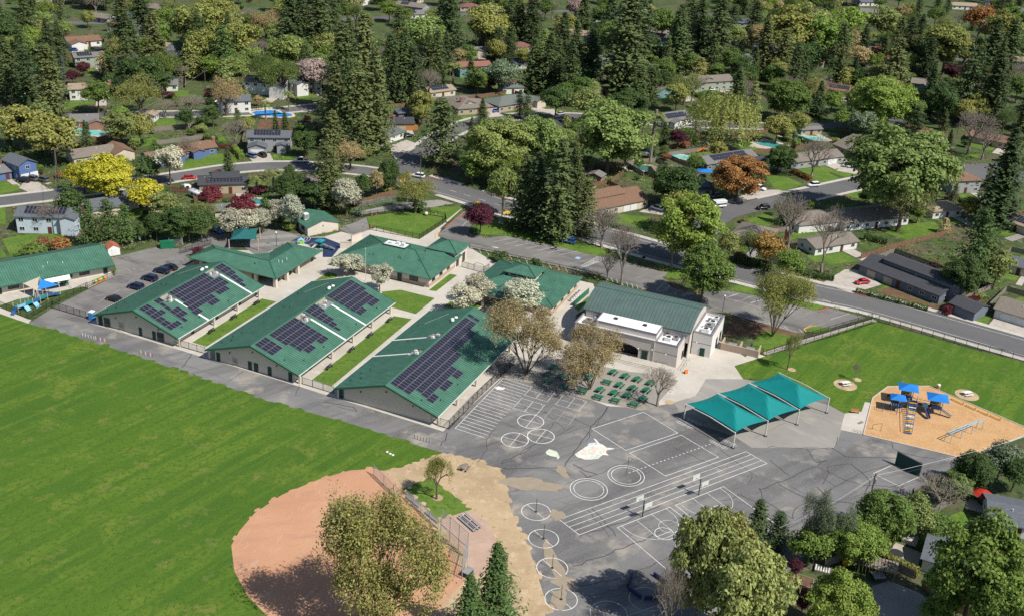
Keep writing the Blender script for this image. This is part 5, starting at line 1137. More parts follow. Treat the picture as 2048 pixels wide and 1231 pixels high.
# yellow balance beams, bench, bin
for k, (a, b) in enumerate([((102.5,219.3), (104.6,216.7)), ((104.9,216.7), (106.6,214.6)), ((106.9,214.6), (108.6,212.5)), ((108.9,212.6), (110.7,210.5))]):
    t = thing('balance_beam', 'yellow balance beam on wood chips, ' + ('nearest the canopies', 'second from the canopies', 'third from the canopies', 'farthest from the canopies')[k], 'balance beam', (*a, .11), ang(a, b), 'yellow balance beams')
    part(t, 'beam', MB().box(.1, -.12, .25, dist(a, b) - .1, .12, .4), 'play_yellow')
    for x in (.2, dist(a, b) - .2): part(t, 'post', MB().tube([(x, 0, 0), (x, 0, .8 if x > 1 else .26)], .06, 6), 'dark_metal')
t = thing('bench', 'orange wooden bench on the pad beside the wood chips', 'bench', (*(78.0,210.5), .06), R(-2)); part(t, 'seat', MB().box(-.95, -.3, .42, .95, .1, .48), 'bench_wood'); part(t, 'backrest', MB().box(-.95, .12, .55, .95, .18, .95), 'bench_wood')
for s in (-.7, .7): part(t, 'leg', MB().box(s - .05, -.25, 0, s + .05, .15, .42), 'dark_metal')
t = thing('litter_bin', 'red-brown litter bin with white lid behind the play structure', 'bin', (101.2,224.2), 0); part(t, 'body', MB().lathe([(.42, 0), (.42, 1.0)], 12), 'bench_wood'); part(t, 'lid', MB().lathe([(.44, 1.0), (.40, 1.2), (.15, 1.35)], 12), 'white_metal')
# bike racks lying about by the pad and field edge
for k, (p, n, lab) in enumerate([((-99.3,224.7), 5, 'row of short white posts at the field edge, left group'), ((-95.7,223.4), 6, 'row of short red and white posts at the field edge, right group'), ((-83.2,217.9), 6, 'scooter rack with red and white posts by the front drive'), ((-16.9,188.5), 6, 'dark scooter rack where the field meets the playground')]):
    t = thing('scooter_rack', lab, 'rack', p, TH)
    part(t, 'base_rail', MB().box(-1.9, -.05, .02, 1.9, .05, .1), 'galvanised')
    for i in range(n):
        x = -1.7 + 3.4 * i / (n - 1); part(t, 'post', MB().tube([(x, 0, 0), (x, 0, .95)], .06, 6), 'play_red' if (k in (1, 2) and i % 2) else ('white_metal' if k < 3 else 'dark_metal')); 
for k, p in enumerate(((-23.4,183.6), (-22.7,183.0), (-22.1,182.6))):
    solo('marker_disc', MB().lathe([(.28, 0), (.24, .08), (.08, .1)], 10), 'white_metal', 'white marker disc on the field corner, ' + ('first', 'second', 'third')[k] + ' of three', 'marker', 'marker discs', loc=(*p, .06))
# portable toilet, dumpster, cage
t = thing('portable_toilet', 'blue portable toilet at the corner of the first classroom', 'portable toilet', (-102.0,234.3), TH + .1); part(t, 'cabin', MB().box(-.6, -.6, 0, .6, .6, 2.1), 'toilet_blue'); part(t, 'roof', MB().hexa([(-.64, -.64, 2.1), (.64, -.64, 2.1), (.64, .64, 2.1), (-.64, .64, 2.1)], [(-.4, -.5, 2.35), (.4, -.5, 2.35), (.4, .5, 2.35), (-.4, .5, 2.35)]), 'white_metal'); part(t, 'door', MB().box(-.42, -.64, .1, .42, -.602, 1.95), 'toilet_blue')
t = thing('dumpster', 'green dumpster at the top of the staff lot', 'dumpster', (-98.5,281.4), R(25)); part(t, 'body', MB().box(-1.9, -.9, 0, 1.9, .9, 1.9), 'wall_sage' if 'wall_sage' in MATS else 'table_green'); part(t, 'lid', MB().box(-1.95, -.95, 1.9, 1.95, .95, 2.0), 'table_green')
t = thing('wire_cage', 'grey mesh storage cage beside the green dumpster', 'cage', (-96.7,283.5), R(25))
for k in range(4): link('mesh_panel', PK['mesh'], t, [(0, -1.2, 0), (1.8, 0, 0), (0, 1.2, 0), (-1.8, 0, 0)][k], R(90 * (k % 2)), (1.5 if k % 2 == 0 else 1, 1, 1.3))
t = thing('wire_cage', 'grey mesh enclosure at the end of the car row', 'cage', (-92.5,270.5), R(20))
for k in range(4): link('mesh_panel', PK['mesh'], t, [(0, -1.2, 0), (1.8, 0, 0), (0, 1.2, 0), (-1.8, 0, 0)][k], R(90 * (k % 2)), (1.5 if k % 2 == 0 else 1, 1, 1.1))
# toddler playground on the turf
TO = (-119.1,240.0); tp = thing('toddler_play_structure', 'blue and teal toddler play structure with tan posts behind the fence', 'play structure', (*TO, .07), ang((-121.1,237.4), (-116.6,245.0)))
for i in range(5):
    x = -4.5 + i * 2.1
    for y in (-.9, .9): part(tp, 'post', MB().tube([(x, y, 0), (x, y, 2.2 + .3 * (i % 2))], .09, 6), 'post_tan')
    if i < 4:
        d_ = part(tp, 'deck', MB().box(x, -.85, .9 + .15 * (i % 2), x + 2.1, .85, 1.0 + .15 * (i % 2)), 'play_teal')
        part(d_, 'guard_panel', MB().box(x + .1, -.95, 1.1, x + 2.0, -.88, 1.8), ('light_blue', 'play_teal', 'blue_steel', 'play_teal')[i]); part(d_, 'handrail', MB().tube([(x, .9, 1.9), (x + 2.1, .9, 1.9)], .05, 5), 'play_teal')
slide(tp, (4.2, 0), (7.6, -.4), 1.4, 'blue_steel', .42); slide(tp, (-4.5, -.4), (-6.4, -1.4), 1.1, 'blue_steel', .4)
for k in range(2): part(tp, 'climbing_panel', MB().hexa([(-3 + 2.6 * k, -1.0, .9), (-1.8 + 2.6 * k, -1.0, .9), (-1.8 + 2.6 * k, -2.2, 0), (-3 + 2.6 * k, -2.2, 0)], [(-3 + 2.6 * k, -1.0, 1.0), (-1.8 + 2.6 * k, -1.0, 1.0), (-1.8 + 2.6 * k, -2.3, .05), (-3 + 2.6 * k, -2.3, .05)]), 'light_blue')
def tri_sail(lab, m, P):
    t = thing('shade_sail', lab, 'shade sail', (*P[0][:2], 0), 0); o = P[0]; mb = MB(); mb.slab([(p[0] - o[0], p[1] - o[1], p[2]) for p in P], .04); part(t, 'cloth', mb, m)
    for p in P: part(t, 'mast', MB().tube([(p[0] - o[0], p[1] - o[1], 0), (p[0] - o[0], p[1] - o[1], p[2] + .1)], .08, 6), 'pale_post')
tri_sail('bright blue triangular shade sail over the toddler playground', 'blue_sail', [(*(-119.2,244.1), 2.4), (*(-114.9,246.9), 2.8), (*(-119.3,246.7), 4.2)])
tri_sail('cream triangular shade sail beside the annex', 'cream_sail', [(*(-119.9,247.4), 4.4), (*(-123.8,246.4), 2.8), (*(-119.1,243.3), 2.5)])
tri_sail('white rectangular shade sail along the annex wall', 'white_sail', [(*(-119.2,248.5), 3.3), (*(-118.2,247.6), 2.6), (*(-113.6,251.1), 2.6), (*(-114.4,252.3), 3.3)])
for k, p in enumerate(((-118.3,251.4), (-116.3,253.2))):
    t = picnic_table('green picnic table beside the annex, ' + ('nearest the blue sail', 'under the white sail edge')[k], 'table_green', 'annex picnic tables'); t.location = (*p, .06); t.rotation_euler = (0, 0, PH)
t = thing('toy_digger', 'tan toy digger on the annex paving', 'toy', (*(-124.8,249.8), .06), .4); part(t, 'body', MB().box(-1.0, -.5, .2, 1.0, .5, .8), 'bench_wood'); part(t, 'cab', MB().box(-.2, -.45, .8, .7, .45, 1.5), 'cream_sail')
for k, (p, c_) in enumerate(zip(((-114.1,258.3), (-112.8,259.2), (-110.9,260.7)), ('white', 'grey', 'dark'))):
    t = thing('stacked_chairs_cart', c_ + ' cart of classroom chairs on the annex walk', 'chair cart', (*p, .06), PH)
    for i in range(3): part(t, 'chair_row', MB().box(-1.0 + i * .7, -.25, 0, -.5 + i * .7, .25, .8), ('white_metal', 'dark_metal', 'blue_steel')[(i + k) % 3])
for k in range(6):
    p = lerp((-108.7,254.6), (-107.3,257.1), k / 5); t = thing('planter', 'flower planter beside the annex gate, ' + ('first', 'second', 'third', 'fourth', 'fifth', 'sixth')[k] + ' from the gate', 'planter', (*p, .05), PH, 'annex planters'); part(t, 'tub', MB().lathe([(.3, 0), (.38, .5)], 8), 'bench_wood'); part(t, 'plant', MB().lathe([(.35, .5), (.5, .8), (.2, 1.2)], 7), ('play_lime', 'table_green', 'orange_plastic')[k % 3])
# kindergarten climbing set and wall
KO = (-55.8,287.4); kp = thing('kindergarten_play_structure', 'green and grey climbing set on dark blue rubber', 'play structure', (*KO, .07), TH)
for x, y in ((-1.5, -1), (.5, -1), (.5, 1), (-1.5, 1), (2.5, 0)): part(kp, 'post', MB().tube([(x, y, 0), (x, y, 2.3)], .1, 6), 'table_green')
part(kp, 'deck', MB().box(-1.5, -1, 1, .5, 1, 1.1), 'play_teal'); hip_canopy(kp, -.5, 0, 2.4, 2.4, 2.3, .6, 'play_teal'); slide(kp, (.5, 0), (4, .5), 1.3, 'galvanised'); slide(kp, (-1, -1), (-1.6, -3.4), 1.3, 'galvanised'); slide(kp, (-1.5, .4), (-4, 0), 1.2, 'galvanised')
t = thing('toy_tunnel', 'blue and lime crawl tunnel on dark rubber', 'toy', (*(-62.5,290.5), .07), .5); part(t, 'arch', MB().tube([(-.9, 0, .2), (-.6, 0, .9), (0, 0, 1.2), (.6, 0, .9), (.9, 0, .2)], .4, 8), 'light_blue'); part(t, 'base', MB().box(-.6, -.9, 0, .8, -.2, .6), 'play_lime')
for k, (a, b, lab) in enumerate([((-50.6,288.2), (-47.3,288.7), 'cream screen wall beside the blue rubber yard'), ((-48.2,293.5), (-45.6,296.7), 'cream screen wall behind the office corner')]):
    t = thing('screen_wall', lab, 'wall', a, ang(a, b)); part(t, 'wall', MB().box(0, -.15, 0, dist(a, b), .15, 2.0), 'cream_stucco'); part(t, 'cap', MB().box(-.05, -.2, 2.0, dist(a, b) + .05, .2, 2.1), 'tan_stucco')
# lamp posts, flagpole, signs
def lamp(p, lab, h_=4.2):
    t = thing('lamp_post', lab, 'lamp post', p, 0, 'globe lamp posts'); part(t, 'pole', MB().tube([(0, 0, 0), (0, 0, h_)], .07, 6), 'dark_metal'); part(t, 'globe', MB().lathe([(.05, h_), (.26, h_ + .15), (.3, h_ + .35), (.15, h_ + .6)], 10), 'white_sail', True)
lamp((55.9,260.4), 'globe lamp post between the hall wing and parking lot'); lamp((-68.7,286.9), 'tall pale lamp post beside the tricycle track', 4.0)
t = thing('flagpole', 'slim white flagpole in the office courtyard', 'flagpole', (-39.9,266.0), 0); part(t, 'pole', MB().tube([(0, 0, 0), (0, 0, 9.6)], .07, 8, .04), 'pale_post'); part(t, 'ball', MB().lathe([(.02, 9.6), (.12, 9.7), (.02, 9.84)], 8), 'galvanised')
t = thing('stop_sign', 'red octagonal stop sign at the street corner', 'sign', (-33.1,359.5), R(-60)); part(t, 'post', MB().tube([(0, 0, 0), (0, 0, 2.2)], .04, 6), 'galvanised'); fc = part(t, 'plate', MB().poly([(.46 * math.cos(R(22.5 + 45 * k)), -.06, 2.4 + .46 * math.sin(R(22.5 + 45 * k))) for k in range(8)]).poly([(.46 * math.cos(R(22.5 + 45 * k)), -.03, 2.4 + .46 * math.sin(R(22.5 + 45 * k))) for k in reversed(range(8))]), 'play_red')
tx = bpy.data.curves.new('stop_text', 'FONT'); tx.body = 'STOP'; tx.size = .34; tx.align_x = 'CENTER'; tx.align_y = 'CENTER'; tx.extrude = .004; tx.materials.append(MATS['white_metal']); q = bpy.data.objects.new('lettering_curve', tx); me = bpy.data.meshes.new_from_object(q); bpy.data.objects.remove(q); q = link('lettering', me, t, (0, -.07, 2.4)); q.rotation_euler = (R(90), 0, 0)
for k, p in enumerate(((-107.9,280.3), (-106.6,282.7), (-104.3,285.0))):
    t = thing('parking_sign', 'white parking sign at the head of the staff lot, ' + ('first', 'second', 'third')[k] + ' from the shed', 'sign', p, TH, 'parking signs'); part(t, 'post', MB().tube([(0, 0, 0), (0, 0, 1.7)], .04, 5), 'galvanised'); part(t, 'plate', MB().box(-.3, -.05, 1.4, .3, -.02, 2.0), 'white_metal')
t = thing('school_sign', 'dark plinth sign on the parking lot island', 'sign', (-5.0,316.0), R(-35)); part(t, 'board', MB().box(-.9, -.15, .4, .9, .15, 1.9), 'slate' if 'slate' in MATS else 'purple_trim'); part(t, 'base', MB().box(-1.1, -.25, 0, 1.1, .25, .4), 'concrete')
solo('buddy_ball', MB().lathe([(.05, 0), (.5, .25), (.62, .65), (.5, 1.05), (.05, 1.3)], 12), 'map_pink', 'painted concrete ball inside the corner lawn fence', 'ball', smooth=True, loc=(*(-28.7,319.1), .07))
for k in range(5):
    t = thing('barrel', 'white barrel in the library side yard, ' + ('first', 'second', 'third', 'fourth', 'fifth')[k] + ' from the front', 'barrel', lerp((15.7,261.1), (17.9,266.2), k / 4), 0, 'white barrels'); part(t, 'drum', MB().lathe([(.4, 0), (.45, .5), (.4, 1.0)], 10), 'white_metal'); part(t, 'lid', MB().lathe([(.43, 1.0), (.4, 1.08)], 10), 'grey_metal')
q0, q1 = (16.3,258.1), (20.5,266.8)
t = thing('windscreen_fence', 'green screened fence beside the library', 'fence', q0, ang(q0, q1)); part(t, 'screen', MB().box(0, -.03, .1, dist(q0, q1), .03, 1.7), 'table_green')
for k in range(4): part(t, 'post', MB().tube([(dist(q0, q1) * k / 3, 0, 0), (dist(q0, q1) * k / 3, 0, 1.8)], .05, 5), 'black_metal')
t = thing('traffic_sign_board', 'orange folded sign leaning near the hall ramp', 'sign', (41.8,224.5), .5); part(t, 'panel', MB().hexa([(-.4, -.3, 0), (.4, -.3, 0), (.4, -.26, 0), (-.4, -.26, 0)], [(-.4, -.04, 1.1), (.4, -.04, 1.1), (.4, 0, 1.1), (-.4, 0, 1.1)]), 'orange_plastic'); part(t, 'panel', MB().hexa([(-.4, .26, 0), (.4, .26, 0), (.4, .3, 0), (-.4, .3, 0)], [(-.4, .02, 1.1), (.4, .02, 1.1), (.4, .06, 1.1), (-.4, .06, 1.1)]), 'orange_plastic')
t = thing('bicycle', 'bicycle left lying on the concrete pad by the wood chips', 'bicycle', (*(78.1,206.2), .07), .6)
for x in (-.5, .5): part(t, 'wheel', MB().tube([(x + .3 * math.cos(a), .3 * math.sin(a), .06) for a in np.linspace(0, 6.28, 13)], .03, 5), 'rubber')
part(t, 'frame', MB().tube([(-.5, 0, .08), (0, -.3, .1), (.5, 0, .08), (.15, .35, .1), (-.5, 0, .08)], .03, 5), 'dark_metal')
t = thing('bike_rack', 'steel bicycle rack at the edge of the wood chips', 'bike rack', (*(76.4,202.1), .07), TH)
for k in range(4): part(t, 'hoop', MB().tube([(-1 + k * .6, 0, 0), (-1 + k * .6, 0, .5), (-.7 + k * .6, 0, .6), (-.6 + k * .6, 0, 0)], .03, 5), 'dark_metal')

# ---------------------------------------------------------------- trees
leaf_mat('leaf', .6, .36); leaf_mat('needle', .7, .2)
mat('bark', (.12, .09, .066), var=.3, scale=3, world=False); mat('grey_bark', (.22, .185, .15), var=.25, scale=3, world=False)
mat('red_bark', (.10, .055, .035), var=.3, scale=2, world=False)
def leaf_mesh(name, C, Nn, size, seed, m='leaf', aspect=.62, jit=.7):
    "one small diamond of leaf per point, facing roughly along Nn"
    g = np.random.default_rng(seed); n = len(C); C = np.asarray(C); Nn = np.asarray(Nn) + g.normal(0, jit, (n, 3))
    Nn /= np.linalg.norm(Nn, axis=1, keepdims=True) + 1e-9
    t = g.normal(0, 1, (n, 3)); t -= Nn * (t * Nn).sum(1, keepdims=True); t /= np.linalg.norm(t, axis=1, keepdims=True) + 1e-9
    b = np.cross(Nn, t); s = np.asarray(size).reshape(-1, 1) * g.uniform(.65, 1.25, (n, 1))
    V = np.stack([C - t * s * .5, C + b * s * .5 * aspect, C + t * s * .5, C - b * s * .5 * aspect], 1).reshape(-1, 3)
    me = bpy.data.meshes.new(name); me.vertices.add(4 * n); me.vertices.foreach_set('co', V.astype(np.float32).ravel())
    me.loops.add(4 * n); me.loops.foreach_set('vertex_index', np.arange(4 * n, dtype=np.int32))
    me.polygons.add(n); me.polygons.foreach_set('loop_start', np.arange(0, 4 * n, 4, dtype=np.int32))
    me.update(calc_edges=True)
    a = me.attributes.new('tint', 'FLOAT', 'FACE'); a.data.foreach_set('value', g.beta(2, 2, n).astype(np.float32))
    me.materials.append(MATS[m]); return me
def sph(g, n):
    v = g.normal(0, 1, (n, 3)); return v / np.linalg.norm(v, axis=1, keepdims=True)
def limbs(H, tr, cr, seed, n=6, z0=.28, m='bark', lean=.0):
    "a tapered trunk with limbs that rise into the crown"
    r = random.Random(seed); mb = MB(); top = (r.uniform(-.05, .05) * H, r.uniform(-.05, .05) * H, H * .72)
    mb.tube([(0, 0, -.3), (top[0] * .3, top[1] * .3, H * z0), top], tr, 8, tr * .25)
    for k in range(n):
        a = 6.283 * (k + r.uniform(-.3, .3)) / n; z = H * r.uniform(z0, z0 + .25); L = cr * r.uniform(.55, .85)
        p = (top[0] * z / H, top[1] * z / H, z)
        mb.tube([p, (p[0] + math.cos(a) * L * .5, p[1] + math.sin(a) * L * .5, z + H * .13), (p[0] + math.cos(a) * L, p[1] + math.sin(a) * L, z + H * r.uniform(.22, .36))], tr * .45, 5, tr * .08)
    return mb.mesh('trunk', m)
def crown_round(H, Rr, seed, K=40, per=110, ls=.5, z0=.3, flat=.8, cl=.36):
    g = np.random.default_rng(seed); zc = H * (z0 + 1) / 2; hz = H * (1 - z0) / 2
    c = sph(g, K) * (g.uniform(.35, 1, (K, 1)) ** .5) * (1 - cl * .75); c[:, 2] *= 1.0
    c *= 1 + .14 * np.sin(3 * np.arctan2(c[:, 1], c[:, 0]) + seed)[:, None]
    rad = g.uniform(.65, 1.2, K) * cl; P, N = [], []
    for k in range(K):
        d = sph(g, per); d[:, 2] = np.where(d[:, 2] < -.35, -d[:, 2], d[:, 2])
        rr = rad[k] * (g.uniform(.35, 1.08, (per, 1)) ** .6)
        q = c[k] + d * rr * np.array([1, 1, .8]); P.append(q); N.append(d + np.array([0, 0, .45]) + c[k] * .6)
    P = np.concatenate(P) * np.array([Rr, Rr, hz]) + np.array([0, 0, zc]); P[:, 2] = np.maximum(P[:, 2], H * z0 * .55)
    return leaf_mesh('crown', P, np.concatenate(N), np.full(len(P), ls), seed)
def crown_conifer(H, Rr, seed, levels=36, per=8, spray=9, ls=.85, pw=.85, z0=.07, droop=.16, up=0):
    g = np.random.default_rng(seed); P, N, Sz = [], [], []; ph = g.uniform(0, 6.28, 5)
    for i in range(levels):
        t = (i + g.uniform(-.4, .4)) / levels; z = H * (z0 + (1 - z0) * max(0, t)); Rl = Rr * min(1.0, (1.04 - t)) ** pw * (1 - .35 * max(0, .18 - t) / .18)
        for k in range(per):
            a = 6.283 * (k + g.uniform(-.5, .5)) / per + i * 1.3
            L = Rl * g.uniform(.5, 1.18) * (1 + .13 * math.sin(2 * a + ph[0] + 3 * t) + .16 * math.sin(4 * t * 6.28 + ph[1] + a))
            for s in range(spray):
                u = (s + g.uniform(0, 1)) / spray; u = .22 + .8 * u; rr = L * u
                sw = .10 * L * (1.2 - u)
                P.append((rr * math.cos(a) + g.normal(0, sw + .12), rr * math.sin(a) + g.normal(0, sw + .12), z - droop * L * u * u + up * L * u + g.normal(0, .12)))
                N.append((math.cos(a) * .55, math.sin(a) * .55, .9)); Sz.append(ls * (1.1 - .35 * u) * (.6 + .4 * min(1, L / Rr * 2)))
    for k in range(26): P.append((g.normal(0, .12), g.normal(0, .12), H * (1 - .012 * k))); N.append((g.normal(), g.normal(), .5)); Sz.append(ls * .6)
    return leaf_mesh('crown', np.array(P), np.array(N), np.array(Sz), seed, 'needle', .5, .45)
def branches(H, Rr, seed, depth=5, kids=3, tr=.3, spread=.65, z0=.24, lift=.25):
    "a forking skeleton; returns thick and thin wood and the twig points"
    r = random.Random(seed); thick, thin, tips = MB(), MB(), []
    L0 = H * z0
    def grow(p, d, L, rad, k):
        e = p + d * L; mid = p + d * L * .5 + Vector((r.uniform(-1, 1), r.uniform(-1, 1), r.uniform(-.5, 1))) * L * .06
        (thick if k >= depth - 2 else thin).tube([p, mid, e], rad, 6 if k >= depth - 1 else (4 if k > 1 else 3), rad * .62, cap=False)
        if k <= 2:
            tips.append((mid, d)); tips.append((e, d))
        if k == 0: return
        n = kids + (1 if r.random() < .35 else 0); off = r.uniform(0, 6.28)
        for i in range(n):
            a = off + 6.283 * i / n; x = d.orthogonal().normalized(); y = d.cross(x)
            nd = (d * (1 - spread * .45) + (x * math.cos(a) + y * math.sin(a)) * spread * r.uniform(.6, 1.15) + Vector((0, 0, lift * .5))).normalized()
            grow(e, nd, L * r.uniform(.58, .84), rad * .58, k - 1)
    grow(Vector((0, 0, -.2)), Vector((r.uniform(-.06, .06), r.uniform(-.06, .06), 1)).normalized(), L0, tr, depth)
    P = np.array([t[0][:] for t in tips]); top = P[:, 2].max(); rad = np.percentile(np.hypot(P[:, 0], P[:, 1]), 96)
    sc_ = (Rr / rad, Rr / rad, H / top)
    for mb in (thick, thin): mb.v = [(a * sc_[0], b * sc_[1], c * sc_[2]) for a, b, c in mb.v]
    return thick, thin, P * np.array(sc_), np.array([t[1][:] for t in tips])
def palm_crown(H, Rr, seed, n=44, m='leaf'):
    g = np.random.default_rng(seed); mb = MB(); P, N, Sz = [], [], []
    for k in range(n):
        a = 6.283 * k * .382; el = g.uniform(-.5, 1.2); L = Rr * g.uniform(.8, 1.1)
        for s in range(9):
            u = (s + .5) / 9; r_ = L * u * math.cos(el * .8) * (1 - .1 * u); z = H * .86 + L * (math.sin(el) * u * .75 - .55 * u * u)
            for sd in (-1, 1):
                P.append((r_ * math.cos(a) - sd * .16 * Rr * (1 - abs(u - .45)) * .5 * math.sin(a), r_ * math.sin(a) + sd * .16 * Rr * (1 - abs(u - .45)) * .5 * math.cos(a), z))
                N.append((math.cos(a) * .3, math.sin(a) * .3, 1)); Sz.append(.2 * Rr)
    return leaf_mesh('crown', np.array(P), np.array(N), np.array(Sz), seed, m, .5, .25)
PROTO = {}
def add_proto(kind, H, Rr, trunk, crown): PROTO.setdefault(kind, []).append((H, Rr, trunk, crown))
for s in range(5): add_proto('bl', 10, 4.5, limbs(10, .26, 4, s), crown_round(10, 4.5, 10 + s, 44, 120, .52, .2 + .04 * (s % 3), cl=.34 + .03 * (s % 3)))
for s in range(3): add_proto('big', 16, 8, limbs(16, .5, 7, 20 + s, 9, .18), crown_round(16, 8, 30 + s, 120, 150, .62, .16, cl=.235))
for s in range(6): add_proto('rw', 28, 5.2, limbs(28, .55, 1.5, 40 + s, 0, .5, 'red_bark'), crown_conifer(28, 5.2, 50 + s, 34 + 3 * s, 8 + s % 3, 11, 1.0, .52 + .09 * s, .05, .2))
for s in range(2): add_proto('cd', 18, 6, limbs(18, .45, 2, 60 + s, 0, .5), crown_conifer(18, 6, 62 + s, 26, 9, 12, .9, .62, .10, .05, .12))
for s in range(2): add_proto('sp', 16, 4, limbs(16, .35, 1, 64 + s, 0, .6), crown_conifer(16, 4, 66 + s, 46, 11, 12, .5, .92, .02, .1, .1))
for s in range(2): add_proto('cy', 10, 1.3, limbs(10, .15, .4, 70 + s, 0, .6), crown_conifer(10, 1.3, 72 + s, 40, 7, 4, .5, .45, .02, -.6))
for s in range(2): add_proto('pe', 8, 2.8, limbs(8, .16, 2, 80 + s), crown_round(8, 2.8, 82 + s, 42, 95, .34, .2, cl=.33))
for s in range(3):          # thin spring foliage over visible branches
    tk, tn, P_, D_ = branches(11, 6, 90 + s, 5, 3, .38, .62, .2)
    g = np.random.default_rng(s); rep = np.repeat(P_, 7, 0) + g.normal(0, .5, (len(P_) * 7, 3)); NN = np.repeat(D_, 7, 0) + np.array([0, 0, .6])
    tk.v += tn.v; o_ = len(tk.v) - len(tn.v); tk.f += [tuple(i + o_ for i in f) for f in tn.f]
    add_proto('ws', 11, 6, tk.mesh('trunk', 'bark'), leaf_mesh('crown', rep, NN, np.full(len(rep), .36), 95 + s, 'leaf', .5, .9))
for s in range(2):          # the same at close range: smaller leaves, more of them
    tk, tn, P_, D_ = branches(15, 9, 190 + s, 6, 3, .5, .62, .2)
    g = np.random.default_rng(s); rep = np.repeat(P_, 4, 0) + g.normal(0, .42, (len(P_) * 4, 3)); NN = np.repeat(D_, 4, 0) + np.array([0, 0, .6])
    tk.v += tn.v; o_ = len(tk.v) - len(tn.v); tk.f += [tuple(i + o_ for i in f) for f in tn.f]
    add_proto('wb', 15, 9, tk.mesh('trunk', 'bark'), leaf_mesh('crown', rep, NN, np.full(len(rep), .30), 195 + s, 'leaf', .5, .9))
for s in range(3):          # several leaning stems, an open uneven crown
    A_, P2, D2 = MB(), [], []; r2 = random.Random(300 + s)
    for q in range(6):
        tk, tn, P_, D_ = branches(r2.uniform(9, 15), r2.uniform(2.2, 3.4), 310 + 10 * s + q, 5, 3, .24, .5, .3)
        M_ = Matrix.Rotation(6.283 * q / 6 + r2.uniform(-.6, .6), 3, 'Z') @ Matrix.Rotation(r2.uniform(.08, .72), 3, 'Y')
        for mb in (tk, tn):
            k = len(A_.v); A_.v += [tuple(M_ @ Vector(v)) for v in mb.v]; A_.f += [tuple(i + k for i in f) for f in mb.f]
        P2.append(P_ @ np.array(M_).T); D2.append(D_ @ np.array(M_).T)
    P_ = np.concatenate(P2); D_ = np.concatenate(D2); g = np.random.default_rng(s); keep = g.random(len(P_)) < .6; P_, D_ = P_[keep], D_[keep]
    rep = np.repeat(P_, 5, 0) + g.normal(0, .34, (len(P_) * 5, 3)); NN = np.repeat(D_, 5, 0) + np.array([0, 0, .7])
    add_proto('wm', P_[:, 2].max(), np.percentile(np.hypot(P_[:, 0], P_[:, 1]), 95), A_.mesh('trunk', 'bark'), leaf_mesh('crown', rep, NN, np.full(len(rep), .27), 330 + s, 'leaf', .55, .9))
for s in range(3):          # bare winter trees
    tk, tn, P_, D_ = branches(11, 5, 110 + s, 6, 3, .34, .55, .22)
    add_proto('ba', 11, 5, tk.mesh('trunk', 'grey_bark'), tn.mesh('crown', 'grey_bark'))
P_ = []; N_ = []; g = np.random.default_rng(3)   # weeping willow
for k in range(420):
    a, rr = g.uniform(0, 6.28), 6 * math.sqrt(g.uniform(.02, 1)); zt = 10.5 * (1 - .35 * (rr / 6) ** 2) * g.uniform(.72, 1); ln = g.uniform(2.5, 6.5)
    for q in range(13): P_.append((rr * math.cos(a) * (1 + .012 * q) + g.normal(0, .14), rr * math.sin(a) * (1 + .012 * q) + g.normal(0, .14), max(.9, zt - ln * q / 13))); N_.append((math.cos(a), math.sin(a), .35))
add_proto('wp', 10.5, 6.2, limbs(10, .4, 5, 120, 7), leaf_mesh('crown', np.array(P_), np.array(N_), np.full(len(P_), .5), 5, 'leaf', .4, .5))
mb = MB().tube([(0, 0, -.2), (.1, 0, 4), (0, 0, 8.2)], .38, 8, .28)
add_proto('pa', 9, 3.2, mb.mesh('trunk', 'grey_bark'), palm_crown(9, 3.2, 1))
mb = MB().tube([(0, 0, -.2), (.1, 0, 7), (0, 0, 14.2)], .3, 8, .22)
add_proto('fp', 15, 2.2, mb.mesh('trunk', 'grey_bark'), palm_crown(15, 2.2, 2, 60))
for s in range(4): add_proto('sh', 2.2, 1.5, limbs(2, .06, 1, 130 + s, 4, .1), crown_round(2.2, 1.5, 132 + s, 16, 60, .3, .05, cl=.45))
HEDGE = []
for s in range(2):
    g = np.random.default_rng(140 + s); q = g.uniform(-.5, .5, (900, 3)); ax = g.integers(0, 5, 900); n_ = np.zeros((900, 3))
    for i in range(900):
        if ax[i] == 0: q[i, 2] = .5; n_[i, 2] = 1
        elif ax[i] < 3: q[i, 1] = .5 if ax[i] == 1 else -.5; n_[i, 1] = q[i, 1] * 2
        else: q[i, 0] = .5 if ax[i] == 3 else -.5; n_[i, 0] = q[i, 0] * 2
    q *= g.uniform(.86, 1.05, (900, 1)); q = q * np.array([4, 1.2, 1.4]) + np.array([0, 0, .72])
    HEDGE.append(leaf_mesh('hedge_leaves', q, n_, np.full(900, .34), 141 + s))

